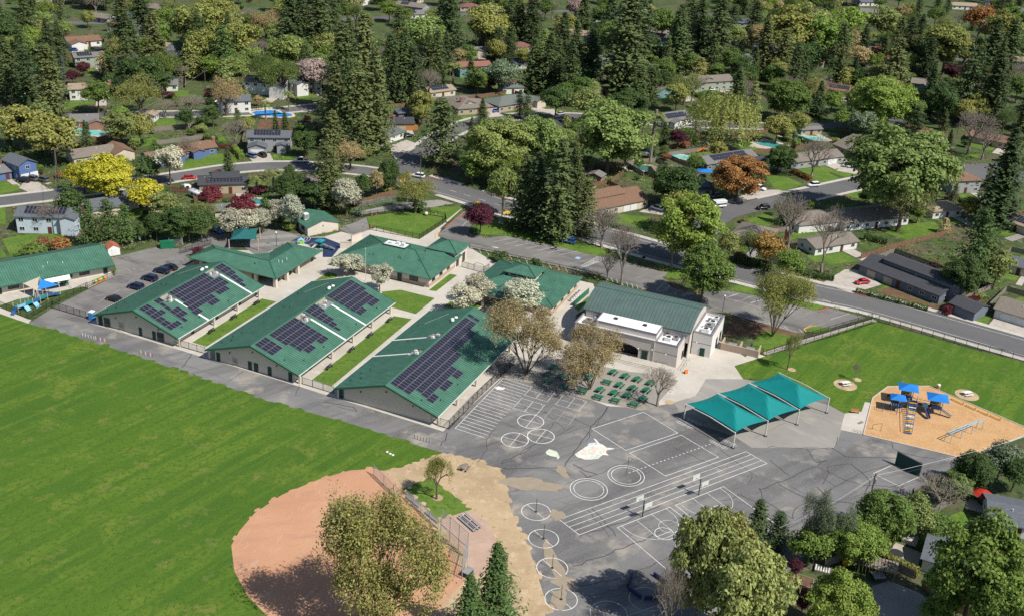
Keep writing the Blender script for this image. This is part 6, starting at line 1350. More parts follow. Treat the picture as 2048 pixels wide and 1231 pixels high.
COLS = {'oo':(0.26,0.255,0.075),'rw':(0.088,0.122,0.042),'rd':(0.06,0.09,0.034),'ro':(0.128,0.15,0.052),'bg':(0.106,0.15,0.132),'dk':(0.078,0.13,0.038),'md':(0.128,0.195,0.045),'br':(0.175,0.25,0.05),'yg':(0.267,0.279,0.074),'vv':(0.211,0.291,0.056),'ye':(0.42,0.41,0.04),'ol':(0.229,0.267,0.087),'tn':(0.4,0.325,0.16),'wh':(0.483,0.483,0.357),'pu':(0.108,0.029,0.043),'rr':(0.187,0.044,0.05),'or':(0.347,0.18,0.062),'oy':(0.36,0.248,0.068),'gy':(0.186,0.236,0.136),'pk':(0.429,0.315,0.286),'lg':(0.215,0.28,0.08),'rb':(0.322,0.145,0.081),'lo':(0.275,0.295,0.095)}
CW = {'oo': 'olive-brown', 'rw': 'dark green', 'rd': 'blackish green', 'ro': 'olive green', 'bg': 'blue-green', 'dk': 'dark green', 'md': 'mid green', 'br': 'bright green', 'yg': 'yellow-green', 'vv': 'vivid green', 'ye': 'vivid yellow', 'ol': 'olive', 'lo': 'pale olive', 'tn': 'tan', 'wh': 'white', 'pu': 'purple', 'rr': 'dark red', 'or': 'orange', 'oy': 'golden', 'gy': 'grey-green', 'pk': 'pinkish', 'lg': 'pale green', 'rb': 'reddish brown'}
KN = {'bl': ('broadleaf_tree', 'leafy tree'), 'big': ('broadleaf_tree', 'spreading leafy tree'), 'rw': ('redwood_tree', 'redwood'), 'cd': ('cedar_tree', 'broad conifer'), 'sp': ('spruce_tree', 'spruce'), 'cy': ('cypress_tree', 'narrow cypress'), 'pe': ('pear_tree', 'blossoming pear tree'), 'ws': ('budding_tree', 'thinly leafed tree'), 'wb': ('budding_tree', 'thinly leafed tree'), 'wm': ('budding_tree', 'open-crowned tree'), 'ba': ('bare_tree', 'leafless tree'), 'wp': ('willow_tree', 'weeping willow'), 'pa': ('palm_tree', 'date palm'), 'fp': ('fan_palm', 'tall fan palm'), 'sh': ('shrub', 'rounded shrub')}
PLANTED = []
rt = random.Random(11)
def tree(kind, col, x, y, h, r, label=None, nm2=None):
    H, Rr, tk, cr = rt.choice(PROTO[kind]); nm, word = KN[kind]
    if col in ('pu', 'rr') and kind in ('bl', 'big'): nm, word = 'plum_tree', 'plum tree'
    nm = nm2 or nm
    root = link(nm, None, None, (x, y, 0), 0); root.rotation_euler = (rt.uniform(-.03, .03), rt.uniform(-.03, .03), rt.uniform(0, 6.28)); root.empty_display_size = .3
    r *= {'rw': 1.5, 'cd': 1.3, 'bl': 1.2, 'big': 1.12, 'sp': 1.7, 'wm': 1.0, 'cy': 1.3, 'pe': 1.25, 'ws': 1.05}.get(kind, 1.1)
    root.scale = (r / Rr, r / Rr, h / H)
    link('trunk', tk, root); c = link('crown', cr, root)
    b = COLS[col]; v = rt.uniform(.86, 1.16); c.color = (b[0] * v * rt.uniform(.94, 1.06), b[1] * v, b[2] * v, 1)
    if kind == 'ba': cw = 'grey'
    else: cw = CW[col]
    PLANTED.append((root, kind, cw, word, x, y, h, label)); return root
TREES = [
# along the top left
('rw','rw',-203.5,419.6,27.0,5.1),('rw','rd',-193.5,411.3,25.3,5.0),('rw','ro',-179.5,399.4,29.2,6.2),('rw','rw',-209.3,482.4,20.5,4.2),('rw','rd',-210.3,471.9,23.1,4.5),('bl','dk',-237.3,496.3,17.1,6.3),('rw','rw',-236.3,511.8,27.7,5.7),('rw','ro',-203.8,423.7,19.5,4.9),
('bl','yg',-173.4,359.1,17.9,7.8),('bl','yg',-157.0,346.6,19.2,8.4),('bl','ol',-171.0,365.1,16.0,6.6),('rw','rw',-191.4,511.0,28.1,7.0),('cd','bg',-187.4,510.0,20.7,7.7),('rw','rd',-185.5,522.1,29.0,7.0),('rw','ro',-166.5,479.8,27.1,5.8),('bl','br',-176.5,524.6,15.6,5.0),('bl','br',-190.7,571.1,12.5,5.4),
('bl','dk',-162.3,446.1,16.5,7.2),('bl','dk',-158.7,447.7,15.7,6.8),('cd','dk',-180.3,463.2,13.3,4.5),('bl','dk',-172.6,444.5,8.5,3.7),('bl','dk',-151.1,444.7,10.4,4.5),('bl','rd',-165.6,439.0,9.4,4.1),('bl','yg',-161.2,529.7,25.2,11.0),('bl','yg',-156.4,547.8,24.2,10.5),('bl','dk',-167.6,535.6,19.0,8.3),('bl','ol',-151.9,552.2,18.8,7.9),('bl','yg',-144.6,482.1,21.3,8.1),('bl','yg',-134.8,509.2,20.7,9.0),('cd','dk',-134.1,474.8,24.7,6.9),('bl','lg',-108.9,495.8,18.1,7.9),('ws','md',-111.9,455.3,16.8,6.6),('ws','md',-103.2,451.5,16.0,8.4),('rw','rd',-114.8,525.9,34.0,8.3),('rw','rw',-101.6,529.5,34.2,8.4),('rw','rd',-109.1,531.4,30.3,6.7),('ws','tn',-135.2,561.4,15.6,7.1),('bl','md',-166.3,411.2,13.4,5.8),('ws','yg',-149.2,411.2,15.5,9.1),('ws','tn',-117.9,417.9,16.1,5.8),
('bl','ol',-142.2,368.9,14.9,6.5),('bl','yg',-136.3,372.1,12.2,4.9),('bl','br',-151.7,395.6,8.3,3.6),('bl','dk',-127.4,396.2,8.3,3.2),('bl','dk',-118.6,401.7,8.7,3.3),('bl','dk',-121.5,398.6,6.0,2.6),('ba','gy',-139.8,410.6,7.1,5.0),('ba','gy',-130.3,412.7,9.2,6.1),('big','ye',-127.0,313.6,15.7,8.3),('bl','ye',-137.7,322.1,10.8,4.7),('bl','ye',-112.6,306.8,12.0,5.2),('pe','wh',-113.8,333.3,14.7,4.7),('bl','dk',-121.0,334.6,9.9,4.3),('ba','gy',-116.7,362.6,9.0,3.6),('ba','gy',-103.5,376.6,11.7,4.7),('bl','dk',-77.3,371.5,10.6,4.6),('bl','rr',-94.7,313.5,8.2,3.5),('bl','rr',-81.9,301.6,10.3,4.5),('pa','ol',-79.4,331.8,8.4,3.9),('pa','ol',-84.8,330.8,6.4,3.3),('big','dk',-71.6,321.4,10.9,5.7),('bl','dk',-63.3,317.2,10.0,4.3),('ba','gy',-126.3,316.1,6.7,5.1),
('rw','rw',-73.3,433.1,37.3,7.7),('rw','ro',-70.0,392.1,29.6,7.1),('rw','rw',-62.6,378.4,37.2,5.6),('rw','ro',-64.6,354.1,22.8,5.0),('bl','pk',-91.5,461.7,15.6,6.8),('pa','ol',-101.8,416.4,7.9,2.6),('pa','ol',-95.5,430.8,8.8,2.9),('ws','tn',-61.7,354.7,11.6,5.6),('bl','pu',-192.4,451.6,6.8,2.9),('bl','pu',-193.4,466.6,7.1,3.1),('cy','bg',-199.1,458.6,10.3,1.5),('cd','dk',-130.9,293.6,12.7,4.3),('cd','rw',-107.9,398.0,8.6,2.6),
# top middle
('rw','rw',-75.1,461.1,33.5,6.7),('rw','ro',-67.1,451.2,38.5,7.3),('rw','rw',-66.9,401.9,30.1,7.2),('rw','ro',-59.2,380.7,31.5,7.9),('rw','ro',-53.6,386.6,37.5,6.0),('rw','rd',-56.2,453.7,30.3,5.5),('rw','rw',-50.8,456.4,31.5,6.6),('rw','rd',-47.1,455.8,24.8,4.4),('rw','rw',-44.9,493.7,24.1,4.3),('rw','rw',-41.0,494.7,25.3,4.7),('rw','rd',-38.4,512.6,19.7,4.1),('rw','rd',-39.9,556.2,33.7,8.4),('rw','rd',-46.2,582.8,25.9,6.4),
('cy','rd',-45.8,482.1,9.3,1.9),('cy','rd',-42.8,482.8,9.1,1.9),('cy','rw',-39.7,482.6,9.1,1.9),('cy','rd',-37.1,484.2,8.5,1.9),('pa','ol',-33.1,491.7,10.6,5.1),('rw','rw',-24.8,487.2,14.4,3.3),('bl','gy',-10.0,478.8,15.9,6.9),('bl','pu',-15.1,482.3,8.7,3.8),('bl','pu',-20.8,491.7,5.8,2.5),('rw','rd',-15.7,550.8,15.9,3.9),('fp','ol',-13.2,551.5,18.0,3.0),('rw','rd',-9.5,544.7,15.7,3.9),('rw','rw',-4.9,594.9,24.5,6.1),('rw','rd',1.4,591.6,28.1,7.0),('rw','rw',-10.0,617.0,24.4,5.3),('rw','rw',3.9,488.0,23.9,6.0),('rw','rw',9.7,485.9,27.6,6.6),('rw','rd',18.3,534.6,28.6,6.4),('rw','rw',23.4,514.2,29.7,5.3),('rw','rd',30.1,507.2,27.1,6.1),('rw','rw',19.3,488.2,17.5,3.3),('rw','rd',15.0,482.4,17.7,3.5),('rw','rw',31.2,629.3,25.8,5.9),('bl','yg',-1.3,534.0,10.3,4.5),
('bl','yg',-22.0,566.8,24.6,10.7),('bl','lg',-50.1,531.8,23.2,10.1),('bl','yg',-57.6,548.7,15.5,6.8),('bl','pk',28.6,670.4,13.4,5.8),('ba','gy',-23.3,569.5,11.5,5.8),('rw','rd',45.4,612.3,28.3,7.1),('rw','rw',43.8,490.5,47.7,11.9),('rw','rd',56.3,545.5,39.2,9.8),('bl','md',44.9,564.2,22.1,9.6),('bl','br',56.2,592.5,18.1,7.9),('bl','md',74.7,613.7,20.5,8.9),('rw','rw',74.5,539.3,34.7,8.7),('cd','rw',-28.5,370.6,24.8,8.9),('bl','yg',-41.3,429.4,12.4,5.4),('bl','yg',-40.5,421.7,8.8,3.8),
('big','lg',-8.2,357.1,23.0,11.3),('big','lg',7.6,369.6,20.6,9.8),('big','br',-1.6,345.7,13.2,6.3),('big','lg',31.3,374.0,26.3,13.3),('cd','rd',-1.5,441.0,11.5,3.0),('cd','rd',1.7,437.7,12.2,3.0),('rw','rw',-16.2,423.8,11.8,3.0),('bl','ol',25.5,435.5,15.9,6.9),('big','dk',42.8,435.5,16.2,8.5),('bl','dk',13.2,442.0,14.3,6.2),('rw','rw',50.4,470.1,18.7,4.7),('rw','rw',55.5,475.6,17.1,4.3),('fp','ol',48.3,389.5,21.1,4.8),('pa','ol',46.6,409.0,15.0,4.0),('cy','rw',68.1,527.1,21.1,2.7),('bl','dk',63.6,497.0,12.3,5.4),('big','dk',50.3,342.7,13.7,7.2),('bl','yg',51.0,316.6,13.9,6.0),('rw','rw',-8.1,559.0,15.6,3.5),('bl','br',-16.1,352.2,10.9,4.7),
# the big redwoods by the school
('rw','rw',11.3,304.8,32.0,6.1,'large redwood by the school parking lot, tallest of its clump'),('rw','rw',1.5,312.5,24.5,5.0,'shaded redwood overhanging the street, leftmost of the parking lot clump'),('rw','rd',5.9,310.2,26.3,4.9),('rw','rw',17.7,317.7,26.3,3.8),('rw','ro',21.0,309.7,19.3,4.0),('rw','ro',-59.4,319.2,22.4,4.4),('bl','lg',-4.8,323.9,16.6,4.5),
('ws','tn',-59.1,360.1,9.3,5.5),('big','dk',-43.0,337.1,12.2,3.5),('bl','tn',-46.3,332.6,10.0,2.4),('bl','dk',-50.3,330.5,9.3,2.7),('pe','wh',-53.1,315.4,12.6,4.3),('ws','yg',-32.3,320.7,10.9,6.0,'round yellow-olive tree on the fenced corner lawn'),('bl','pu',-11.1,304.6,10.2,4.0,'purple-leafed plum tree on the parking lot island'),('bl','dk',-64.7,320.6,8.7,3.4),('bl','dk',-71.4,319.4,11.0,4.6),('bl','dk',-68.0,321.8,9.4,3.7),('bl','br',-30.4,330.2,7.0,1.9),
# top right
('rw','rw',82.7,594.3,24.3,6.1),('rw','rd',92.2,588.6,30.2,7.4),('rw','rw',99.7,578.1,33.2,8.3),('rw','rd',116.7,631.7,21.8,5.4),('rw','rw',93.9,545.8,17.7,4.4),('rw','ro',118.5,545.3,32.1,6.9),('rw','ro',127.2,542.0,25.8,6.4),('rw','rd',128.4,628.7,24.9,6.2),('bl','yg',135.9,573.8,31.6,13.8),('bl','ol',152.8,599.8,29.6,12.9),('bl','br',153.3,573.7,28.3,12.3),('bl','vv',187.4,646.4,23.4,10.2),('rw','rd',160.2,581.5,20.3,4.6),('rw','rw',155.3,541.6,30.8,5.6),('rw','rd',178.2,580.1,23.4,5.0),('rw','rw',207.1,613.3,23.6,5.8),('rw','rd',202.7,584.5,28.4,5.5),('rw','rw',224.2,631.7,22.3,5.4),('rw','ro',174.1,514.5,29.7,7.4),('rw','rd',208.4,566.8,21.1,5.3),('bl','ol',207.3,646.6,23.5,10.2),('bl','yg',220.2,575.0,28.1,12.2),('cd','rd',197.0,481.9,37.4,9.6),('rw','rd',206.2,474.3,32.1,8.0),('rw','rw',253.3,578.9,31.4,7.9),('rw','rd',241.0,569.9,31.5,7.9),('bl','or',279.9,688.1,21.3,9.2),('bl','yg',281.1,657.7,23.9,10.4),('bl','pu',216.5,551.0,11.8,5.1),
('wp','yg',79.0,421.4,22.5,13.4,'golden weeping willow beside the wooden fence'),('cd','ol',97.4,453.2,18.8,4.5),('big','md',113.5,461.1,18.6,9.8),('big','vv',149.6,450.7,23.9,12.6),('bl','vv',168.3,479.9,16.3,5.4),('bl','br',137.4,478.2,11.0,4.8),('bl','oy',181.7,492.0,9.1,4.0),('bl','dk',183.2,472.5,18.1,7.9),('cd','rd',165.5,448.7,13.0,5.4),('bl','gy',140.1,437.3,13.4,5.8),('bl','yg',102.4,426.1,12.0,5.2),('bl','yg',113.7,437.4,10.4,4.5),('bl','br',135.0,448.0,10.7,4.6),('rw','rd',129.5,471.3,16.4,3.9),('rw','rw',135.6,527.5,14.3,3.6),('big','or',74.0,350.6,16.5,8.7,'orange autumn tree in front of the solar roofed house'),('big','dk',96.3,385.2,11.1,5.4),('ba','gy',106.5,380.1,17.4,7.2),('big','lg',122.3,339.2,32.0,16.9,'huge spreading green tree over the right-hand street'),('wb','ol',127.0,339.3,17.8,9.9),('ba','rb',179.9,425.2,19.0,8.6),('ba','gy',183.5,419.0,14.0,6.5),('bl','yg',74.5,396.1,7.9,3.4),('rw','rd',158.1,341.2,33.9,7.4),('bl','dk',52.5,337.4,15.3,6.6),('bl','pu',60.5,408.8,8.1,3.5),('bl','yg',150.1,343.1,9.4,2.9),('rw','rw',182.2,461.4,9.2,2.3),('rw','rd',163.4,538.6,14.4,3.6),('rw','rw',196.6,604.0,15.4,3.9),('bl','dk',141.3,548.5,18.6,8.1),('rw','rd',146.4,563.9,19.3,4.4),('bl','dk',145.9,586.3,15.0,6.5),
# around the parking lot and the right-hand street
('big','vv',49.4,289.5,23.0,9.3,'tall bright green tree beside the main street'),('big','md',50.6,265.4,17.3,6.9,'full green tree between the parking lot and the hall'),('wm','yg',66.6,247.2,19.8,8.8,'spreading olive tree on the bank right of the hall'),('ba','gy',82.0,304.4,19.4,7.0),('ba','tn',89.4,291.2,21.9,5.2),('bl','oy',73.0,291.3,11.7,4.5),('bl','br',77.8,284.1,9.4,4.1),('wb','ol',122.9,329.7,17.7,8.0),('cd','dk',130.6,286.7,24.8,6.4),('big','dk',124.9,277.7,13.0,5.3),('bl','ol',137.6,286.5,13.3,4.4),('ba','gy',25.9,302.9,13.2,4.4),('ba','gy',25.8,300.9,13.9,5.9),('ba','tn',29.7,273.7,18.9,5.1),('ba','gy',25.7,275.8,9.0,2.9),('ws','ol',66.7,229.4,9.7,1.9,'slim young tree in a mulch ring on the playground lawn'),('ba','rb',81.9,225.9,5.2,1.0,'tiny bare sapling in a mulch ring on the lawn'),('ba','gy',45.3,288.1,14.2,4.2),('ws','ol',68.7,293.8,10.8,3.0),('bl','ol',62.7,295.5,9.7,3.5),
# in front
('wm','oo',-19.5,130.6,27.4,11.0,'large thinly leafed tree over the clay infield'),('sp','dk',0.4,129.5,21.0,3.9,'dark spruce at the bottom edge, taller of two'),('sp','dk',-3.5,125.9,17.3,3.4,'shorter dark spruce at the bottom edge'),('ws','yg',-12.1,168.5,9.4,2.6,'young tree with a mulch ring on the small lawn by the backstop'),('big','lo',36.6,137.5,23.0,4.7),('big','lo',32.3,136.4,24.8,5.5,'big olive-green tree covering the basketball court corner'),('big','lo',38.1,131.8,22.3,6.7,'olive-green tree in front of the basketball court, nearest the frame edge'),('rw','rd',45.8,157.8,11.7,2.3,'dark conifer behind the olive trees, taller of a pair'),('rw','rd',49.4,158.1,9.2,2.1,'dark conifer behind the olive trees, shorter of a pair'),('wm','gy',56.1,155.9,15.0,5.0),('big','md',69.8,163.0,11.7,4.9),('big','br',63.6,156.3,8.8,4.6),('big','vv',54.2,135.1,14.3,5.1,'vivid green dome-shaped tree at the bottom edge'),('big','br',76.9,139.7,23.0,7.5,'bright green tree over the grey-roofed cottage'),('big','br',79.1,133.3,17.1,5.4),('ba','gy',26.8,130.9,17.4,3.2),('bl','md',67.3,161.4,7.9,3.4),('bl','ol',75.9,165.1,9.6,3.3),('bl','br',54.7,154.8,8.2,3.5),('bl','md',80.4,164.5,6.2,2.7),('bl','lg',88.9,177.2,6.8,2.8),('bl','ol',78.1,165.4,6.6,2.4),('bl','md',76.0,144.6,7.6,2.9),('bl','br',72.2,140.1,6.8,2.7),('bl','lg',71.9,161.7,8.7,3.0),('bl','md',59.2,157.1,9.7,3.1),('big','dk',94.0,182.4,8.5,3.9),('ba','rb',84.6,174.5,7.1,5.0),('bl','gy',100.7,186.7,8.8,3.7),('bl','dk',102.0,182.6,8.1,3.1),('bl','pu',51.6,151.3,4.4,1.3),('bl','pu',50.9,141.6,6.1,1.7),
('wm','tn',4.1,219.5,19.4,9.0,'wide tan-budded tree between the third classroom and the hall'),('wm','tn',18.8,214.2,14.7,8.2,'tan-budded tree over the green picnic tables'),('ba','gy',33.5,208.4,9.8,3.7,'pollarded bare tree beside the picnic tables'),
('pe','wh',-46.5,268.4,7.0,3.0),('pe','wh',-43.6,269.8,7.0,2.7),('pe','wh',-35.4,260.0,8.4,3.0),('pe','wh',-12.5,248.0,9.2,4.0),('pe','wh',-9.2,255.9,9.0,3.8),('pe','wh',2.5,249.6,11.7,5.1),('pe','wh',-82.1,290.8,9.5,3.8),('pe','wh',-78.1,291.5,9.7,3.6),('pe','wh',-74.9,295.9,8.4,2.5),('pe','wh',-71.9,300.4,10.0,2.8),('pe','wh',-67.0,299.6,12.1,3.5),
('cd','dk',-119.0,278.5,14.5,3.8),('cd','dk',-113.6,279.4,14.5,4.3),('cd','dk',-110.2,282.5,12.1,3.6),('bl','dk',-106.1,285.8,6.3,2.7),('bl','dk',-102.7,285.7,8.9,3.0),('big','dk',-96.1,286.0,10.9,4.7),('bl','dk',-90.1,287.0,10.2,4.0),('bl','ol',-104.4,299.7,10.3,4.5),('ws','ol',-92.4,297.8,8.2,4.8),('sh','md',-130.6,268.6,4.8,4.0),('sh','or',-125.9,274.9,4.1,3.1),('bl','dk',-130.6,294.9,11.1,3.8),('ba','gy',-134.2,287.3,8.9,3.4),
]
for t in TREES: tree(*t)

# ---------------------------------------------------------------- houses and yards
RC = {'charcoal': (.05, .052, .058), 'slate': (.10, .11, .125), 'grey': (.15, .145, .14), 'greybrown': (.17, .145, .12), 'tan': (.27, .21, .15), 'brown': (.17, .10, .065), 'redbrown': (.22, .10, .07), 'maroon': (.17, .075, .07), 'terracotta': (.36, .16, .09), 'red': (.36, .06, .045), 'greygreen': (.12, .135, .12), 'white': (.6, .6, .58)}
for k, c in RC.items(): mat('roof_' + k, c, rough=.9, var=.22, scale=2.2, bump=.15)
WC = {'white': (.60, .59, .56), 'cream': (.50, .44, .34), 'tan': (.36, .29, .21), 'grey': (.27, .28, .28), 'blue': (.085, .14, .30), 'paleblue': (.46, .52, .58), 'sage': (.27, .31, .25), 'teal': (.12, .26, .25), 'brick': (.27, .13, .09), 'slate': (.13, .15, .18), 'darkbrown': (.10, .07, .05), 'redwood': (.22, .09, .05)}
for k, c in WC.items(): mat('wall_' + k, c, var=.06, scale=.5)
mat('garage_white', (.62, .62, .6), var=.04); mat('garage_tan', (.42, .36, .29), var=.05); mat('garage_wood', (.40, .17, .05), var=.15)
mat('chimney_brick', (.27, .10, .06), var=.2, scale=3); mat('wood_fence', (.17, .10, .06), var=.25, scale=1.5); mat('grey_fence', (.20, .175, .15), var=.2, scale=1.5)
mat('house_door', (.10, .03, .02), var=.1)
GM = {}
def garage(root, x, y, w, h=2.1, m='garage_white', rz=0):
    if m not in GM:
        mb = MB()
        for k in range(4): mb.box(-.5, -.06, k * .25 + .008, .5, 0, (k + 1) * .25 - .008)
        GM[m] = mb.box(-.5, -.03, 0, .5, .02, 1).mesh('garage_door', m)
    return link('garage_door', GM[m], root, (x, y, .02), rz, (w, 1, h))
HOUSES = []
def vol(root, x0, y0, x1, y1, he, typ, rm, wm, ov=.5, pitch=.34, z0=0):
    "one block of a house: walls and its roof"
    wx0, wx1, wy0, wy1 = x0 + ov, x1 - ov, y0 + ov, y1 - ov
    if typ == 'hip':
        rise = min(x1 - x0, y1 - y0) / 2 * pitch; F, Hp = hip_faces(x0, y0, x1, y1, he, rise)
        part(root, 'wall', MB().box(wx0, wy0, z0, wx1, wy1, he), 'wall_' + wm); roof_face(root, F, 'roof_' + rm, .16, None)
    elif typ == 'flat':
        part(root, 'wall', MB().box(wx0, wy0, z0, wx1, wy1, he), 'wall_' + wm); part(root, 'roof', MB().box(x0, y0, he, x1, y1, he + .25), 'roof_' + rm)
    else:
        half = ((wx1 - wx0) if typ == 'gy' else (wy1 - wy0)) / 2; rise = half * pitch
        gable(root, wx0, wy0, wx1, wy1, he + ov * pitch - .12, rise, 'y' if typ == 'gy' else 'x', ov, 'roof_' + rm, 'wall_' + wm, None)
def house(label, short, A, B, depth, he, typ, rm, wm, wings=(), solar=0, chim=None, gar=None, front=True, pitch=.34, doors=True, gm='garage_white'):
    w = dist(A, B); rz = ang(A, B); root = thing('house', label, 'house', A, rz, 'houses of the neighbourhood')
    HOUSES.append((short, A, rz, w, depth)); mid = (A[0] + math.cos(rz) * w / 2 - math.sin(rz) * depth / 2, A[1] + math.sin(rz) * w / 2 + math.cos(rz) * depth / 2)
    vol(root, 0, 0, w, depth, he, typ, rm, wm, .5, pitch)
    for k in wings: vol(root, *k[:5], k[5], k[6] if len(k) > 6 else rm, k[7] if len(k) > 7 else wm, .35, pitch)
    lv = [.85] if he < 4 else [.85, he - 1.65]
    cov = [(k[0], k[2]) for k in wings if k[1] < 0.6 and k[3] > -.6]
    gx = []
    if gar is not None:
        for g_ in gar:
            yy = .5
            for k in wings:
                if k[0] <= g_ <= k[2] and k[1] < .6: yy = k[1] + .35
            garage(root, g_, yy - .02, 2.7 if len(gar) > 1 else 4.6, 2.1, gm); gx.append(g_)
    n = max(1, int(w / 3.6)); dn = n // 2
    for i in range(n):
        x = w * (i + .5) / n
        for z in lv:
            if any(a - .3 < x < b + .3 for a, b in cov) and z < 3: continue
            if any(abs(x - g_) < 3.2 for g_ in gx) and z < 3: continue
            if i == dn and z < 3 and doors and front: door(root, x, .48, .02, 1.1, 2.1, 0, 'house_door')
            else: win(root, x, .49, z, 1.5, 1.15)
    for xx, s in ((.5, -1), (w - .5, 1)):
        for t in (.3, .7):
            for z in lv:
                if not any(k[0] <= xx <= k[2] and k[1] <= depth * t <= k[3] for k in wings): win(root, xx + s * .01, depth * t, z, 1.3, 1.05, R(90 * s))
    if typ == 'hip': zr = lambda y: he + min(y, depth - y) * pitch
    elif typ == 'gy': zr = lambda y: he + .5
    else: zr = lambda y: he + min(y, depth - y) * pitch + .04
    if chim is not None:
        x, y = chim; z = he + depth / 2 * pitch + .9; c = part(root, 'chimney', MB().box(x - .5, y - .35, he - .5, x + .5, y + .35, z), 'chimney_brick'); part(c, 'chimney_cap', MB().box(x - .6, y - .45, z, x + .6, y + .45, z + .15), 'grey_metal')
    if solar:
        a = math.atan(pitch); n2 = solar
        for r_ in range(2):
            for k in range(n2):
                x = w * .2 + k * 1.05; s = depth * .14 + r_ * 1.62; 
                if typ == 'gy' or x > w - 1.5: continue
                o = link('solar_panel', PV, root, (x, s + .8, zr(s + .8) + .14)); o.rotation_euler = (a, 0, 0); o.scale = (1, .95, 1); link('cell_sheet', PVC, o)
    part(root, 'roof_vent', MB().tube([(w * .6, depth * .35, zr(depth * .35) - .2), (w * .6, depth * .35, zr(depth * .35) + .45)], .1, 6), 'white_metal')
    return root
h = house
h('two-storey blue house with white garage doors by the left street','two-storey blue house',(-160.7,328.1),(-156.7,333.8),10,5.2,'gy','slate','blue',gar=(2.2,5.4),pitch=.5)
h('single-storey blue house with grey roof at the left edge','low blue house',(-168.9,325.5),(-163.6,330.5),9,2.7,'gx','grey','blue')
h('long cream house with grey-brown roof behind the vivid yellow tree','long cream house',(-150.5,346.0),(-138.8,356.1),9,2.8,'gx','greybrown','cream',[(13,-3,20.5,8,3.0,'gy','brown','cream')],pitch=.42)
h('ranch house with brown roof and blue walls behind a front lawn','brown-roofed blue ranch house',(-118.3,360.5),(-107.6,368.9),9,2.7,'gx','brown','blue',[(-13,-4,.2,5,2.7,'gx'),(3.2,-2.5,8,.6,2.7,'gy')],chim=(13.5,4))
h('grey two-storey house with solar panels and a gabled porch','grey gabled two-storey house',(-98.8,373.6),(-83.0,376.2),9,5.3,'gx','slate','grey',[(.5,-4.5,7.5,.5,2.9,'gy'),(10.5,-2.5,14.5,.5,3.1,'gy')],solar=9,gar=(4,))
h('white two-storey house beside the bright blue pool','white house by the blue pool',(-120.9,420.1),(-109.3,425.5),9,4.8,'gx','slate','white')
h('large white house with dark roof and garage behind leafing oaks','large white dark-roofed house',(-120.4,454.7),(-102.1,451.5),10,5.2,'gx','charcoal','white',[(13,-4,20,.5,5.2,'gy')],gar=(4,9))
h('white house with slate roof beside the tall redwood grove','white slate-roofed house',(-99.7,455.2),(-87.8,464.3),9,5.2,'gx','slate','white',[(1,-3,7,.5,5.2,'gy')])
h('brown-roofed ranch house with white garage gable, far left','brown ranch with white garage',(-221.1,518.8),(-207.9,528.8),10,2.7,'gx','brown','white',[(0,-6,8,.5,2.8,'gy')],gar=(4,))
h('sage two-storey house with grey roof behind dark red shrubs','sage grey-roofed house',(-202.2,479.0),(-191.6,485.4),8,5,'gx','grey','sage',solar=6)
h('dark-roofed sage house half hidden by clipped dark trees','dark-roofed sage house',(-167.9,494.7),(-156.1,496.1),9,4.8,'gx','charcoal','sage')
h('tan-roofed house with white upper walls beside a round green tree','tan-roofed white house',(-184.1,426.6),(-169.1,431.7),9,4.6,'gx','tan','white',chim=(16,4))
h('grey-roofed white bungalow with a bright front lawn','grey-roofed white bungalow',(-161.2,447.4),(-147.0,451.5),9,2.7,'gx','grey','white')
h('brick house with grey roof behind the long turquoise pool','brick house by the turquoise pool',(-168.5,388.3),(-158.6,391.7),10,2.7,'gx','grey','brick',[(6.5,-3,13,.5,2.7,'gy','greybrown','brick')],chim=(14,5))
h('small white outbuilding with tan roof between yards','small white outbuilding',(-146.7,403.2),(-141.4,403.1),6,2.6,'gy','tan','white')
h('cream house with red-brown roof and solar panels, far top left','cream red-brown-roofed house',(-140.6,529.7),(-124.4,530.2),10,2.7,'gx','redbrown','cream',solar=6)
h('dark low-roofed house with solar clerestory beside the red maple','dark solar clerestory house',(-102.6,325.9),(-87.0,330.4),10,3.2,'gx','charcoal','tan',[(4.5,3,13.5,9.8,4.4,'gx','charcoal','cream')],solar=16,pitch=.2)
h('long slate-roofed house between the yellow tree and the school hedge','long slate-roofed house',(-120.9,307.2),(-110.5,315.3),11,2.7,'gx','slate','cream',[(-17,-3,.2,8,2.7,'gx')])
h('pale blue two-storey house with solar panels above the green lawn','pale blue two-storey house',(-143.3,285.2),(-127.9,286.4),9,5.2,'gx','slate','paleblue',[(12.5,-.9,17.5,4,5.0,'gy')],solar=13,chim=(18.5,5))
h('flat grey-roofed bungalow with a brick chimney below the curve','flat grey-roofed bungalow',(-75.1,333.8),(-65.1,335.6),8,2.8,'gx','grey','cream',chim=(9,4),pitch=.12)
h('small green-grey hipped garage behind the blossoming pears','small green-grey garage',(-93.7,304.0),(-86.2,306.8),7,2.7,'hip','greygreen','cream')
h('brown-roofed cream house behind redwoods at the far left','brown-roofed cream house',(-240.2,503.4),(-229.1,509.3),9,2.7,'gx','brown','cream')
h('broad tan house with grey hip roof and cream chimney','broad tan hip-roofed house',(-27.2,438.4),(-12.6,445.8),14,2.8,'hip','greybrown','tan',[(4.5,3,10,14,4.0,'gy','greybrown','white')],chim=(4,6),gar=(16,),gm='garage_tan')
h('grey-green hip-roofed house with an arched gable entry','house with the arched entry',(-10.4,446.3),(8.3,462.2),13,2.8,'hip','greygreen','tan',[(19.5,-2,25,6,3.0,'gy','greygreen','cream')])
h('pale pavilion-like house with grey roof below the redwood row','pale pavilion house',(-10.4,478.3),(0.2,481.9),8,3.0,'hip','greygreen','white')
h('small cream house with solar panels filling its gabled roof','small cream solar house',(-40.8,462.9),(-29.9,471.7),9,2.7,'gx','tan','cream',solar=8)
h('small slate hip-roofed cottage beside the tall grove','slate hip-roofed cottage',(-50.6,426.8),(-44.6,429.4),8,2.7,'hip','slate','slate')
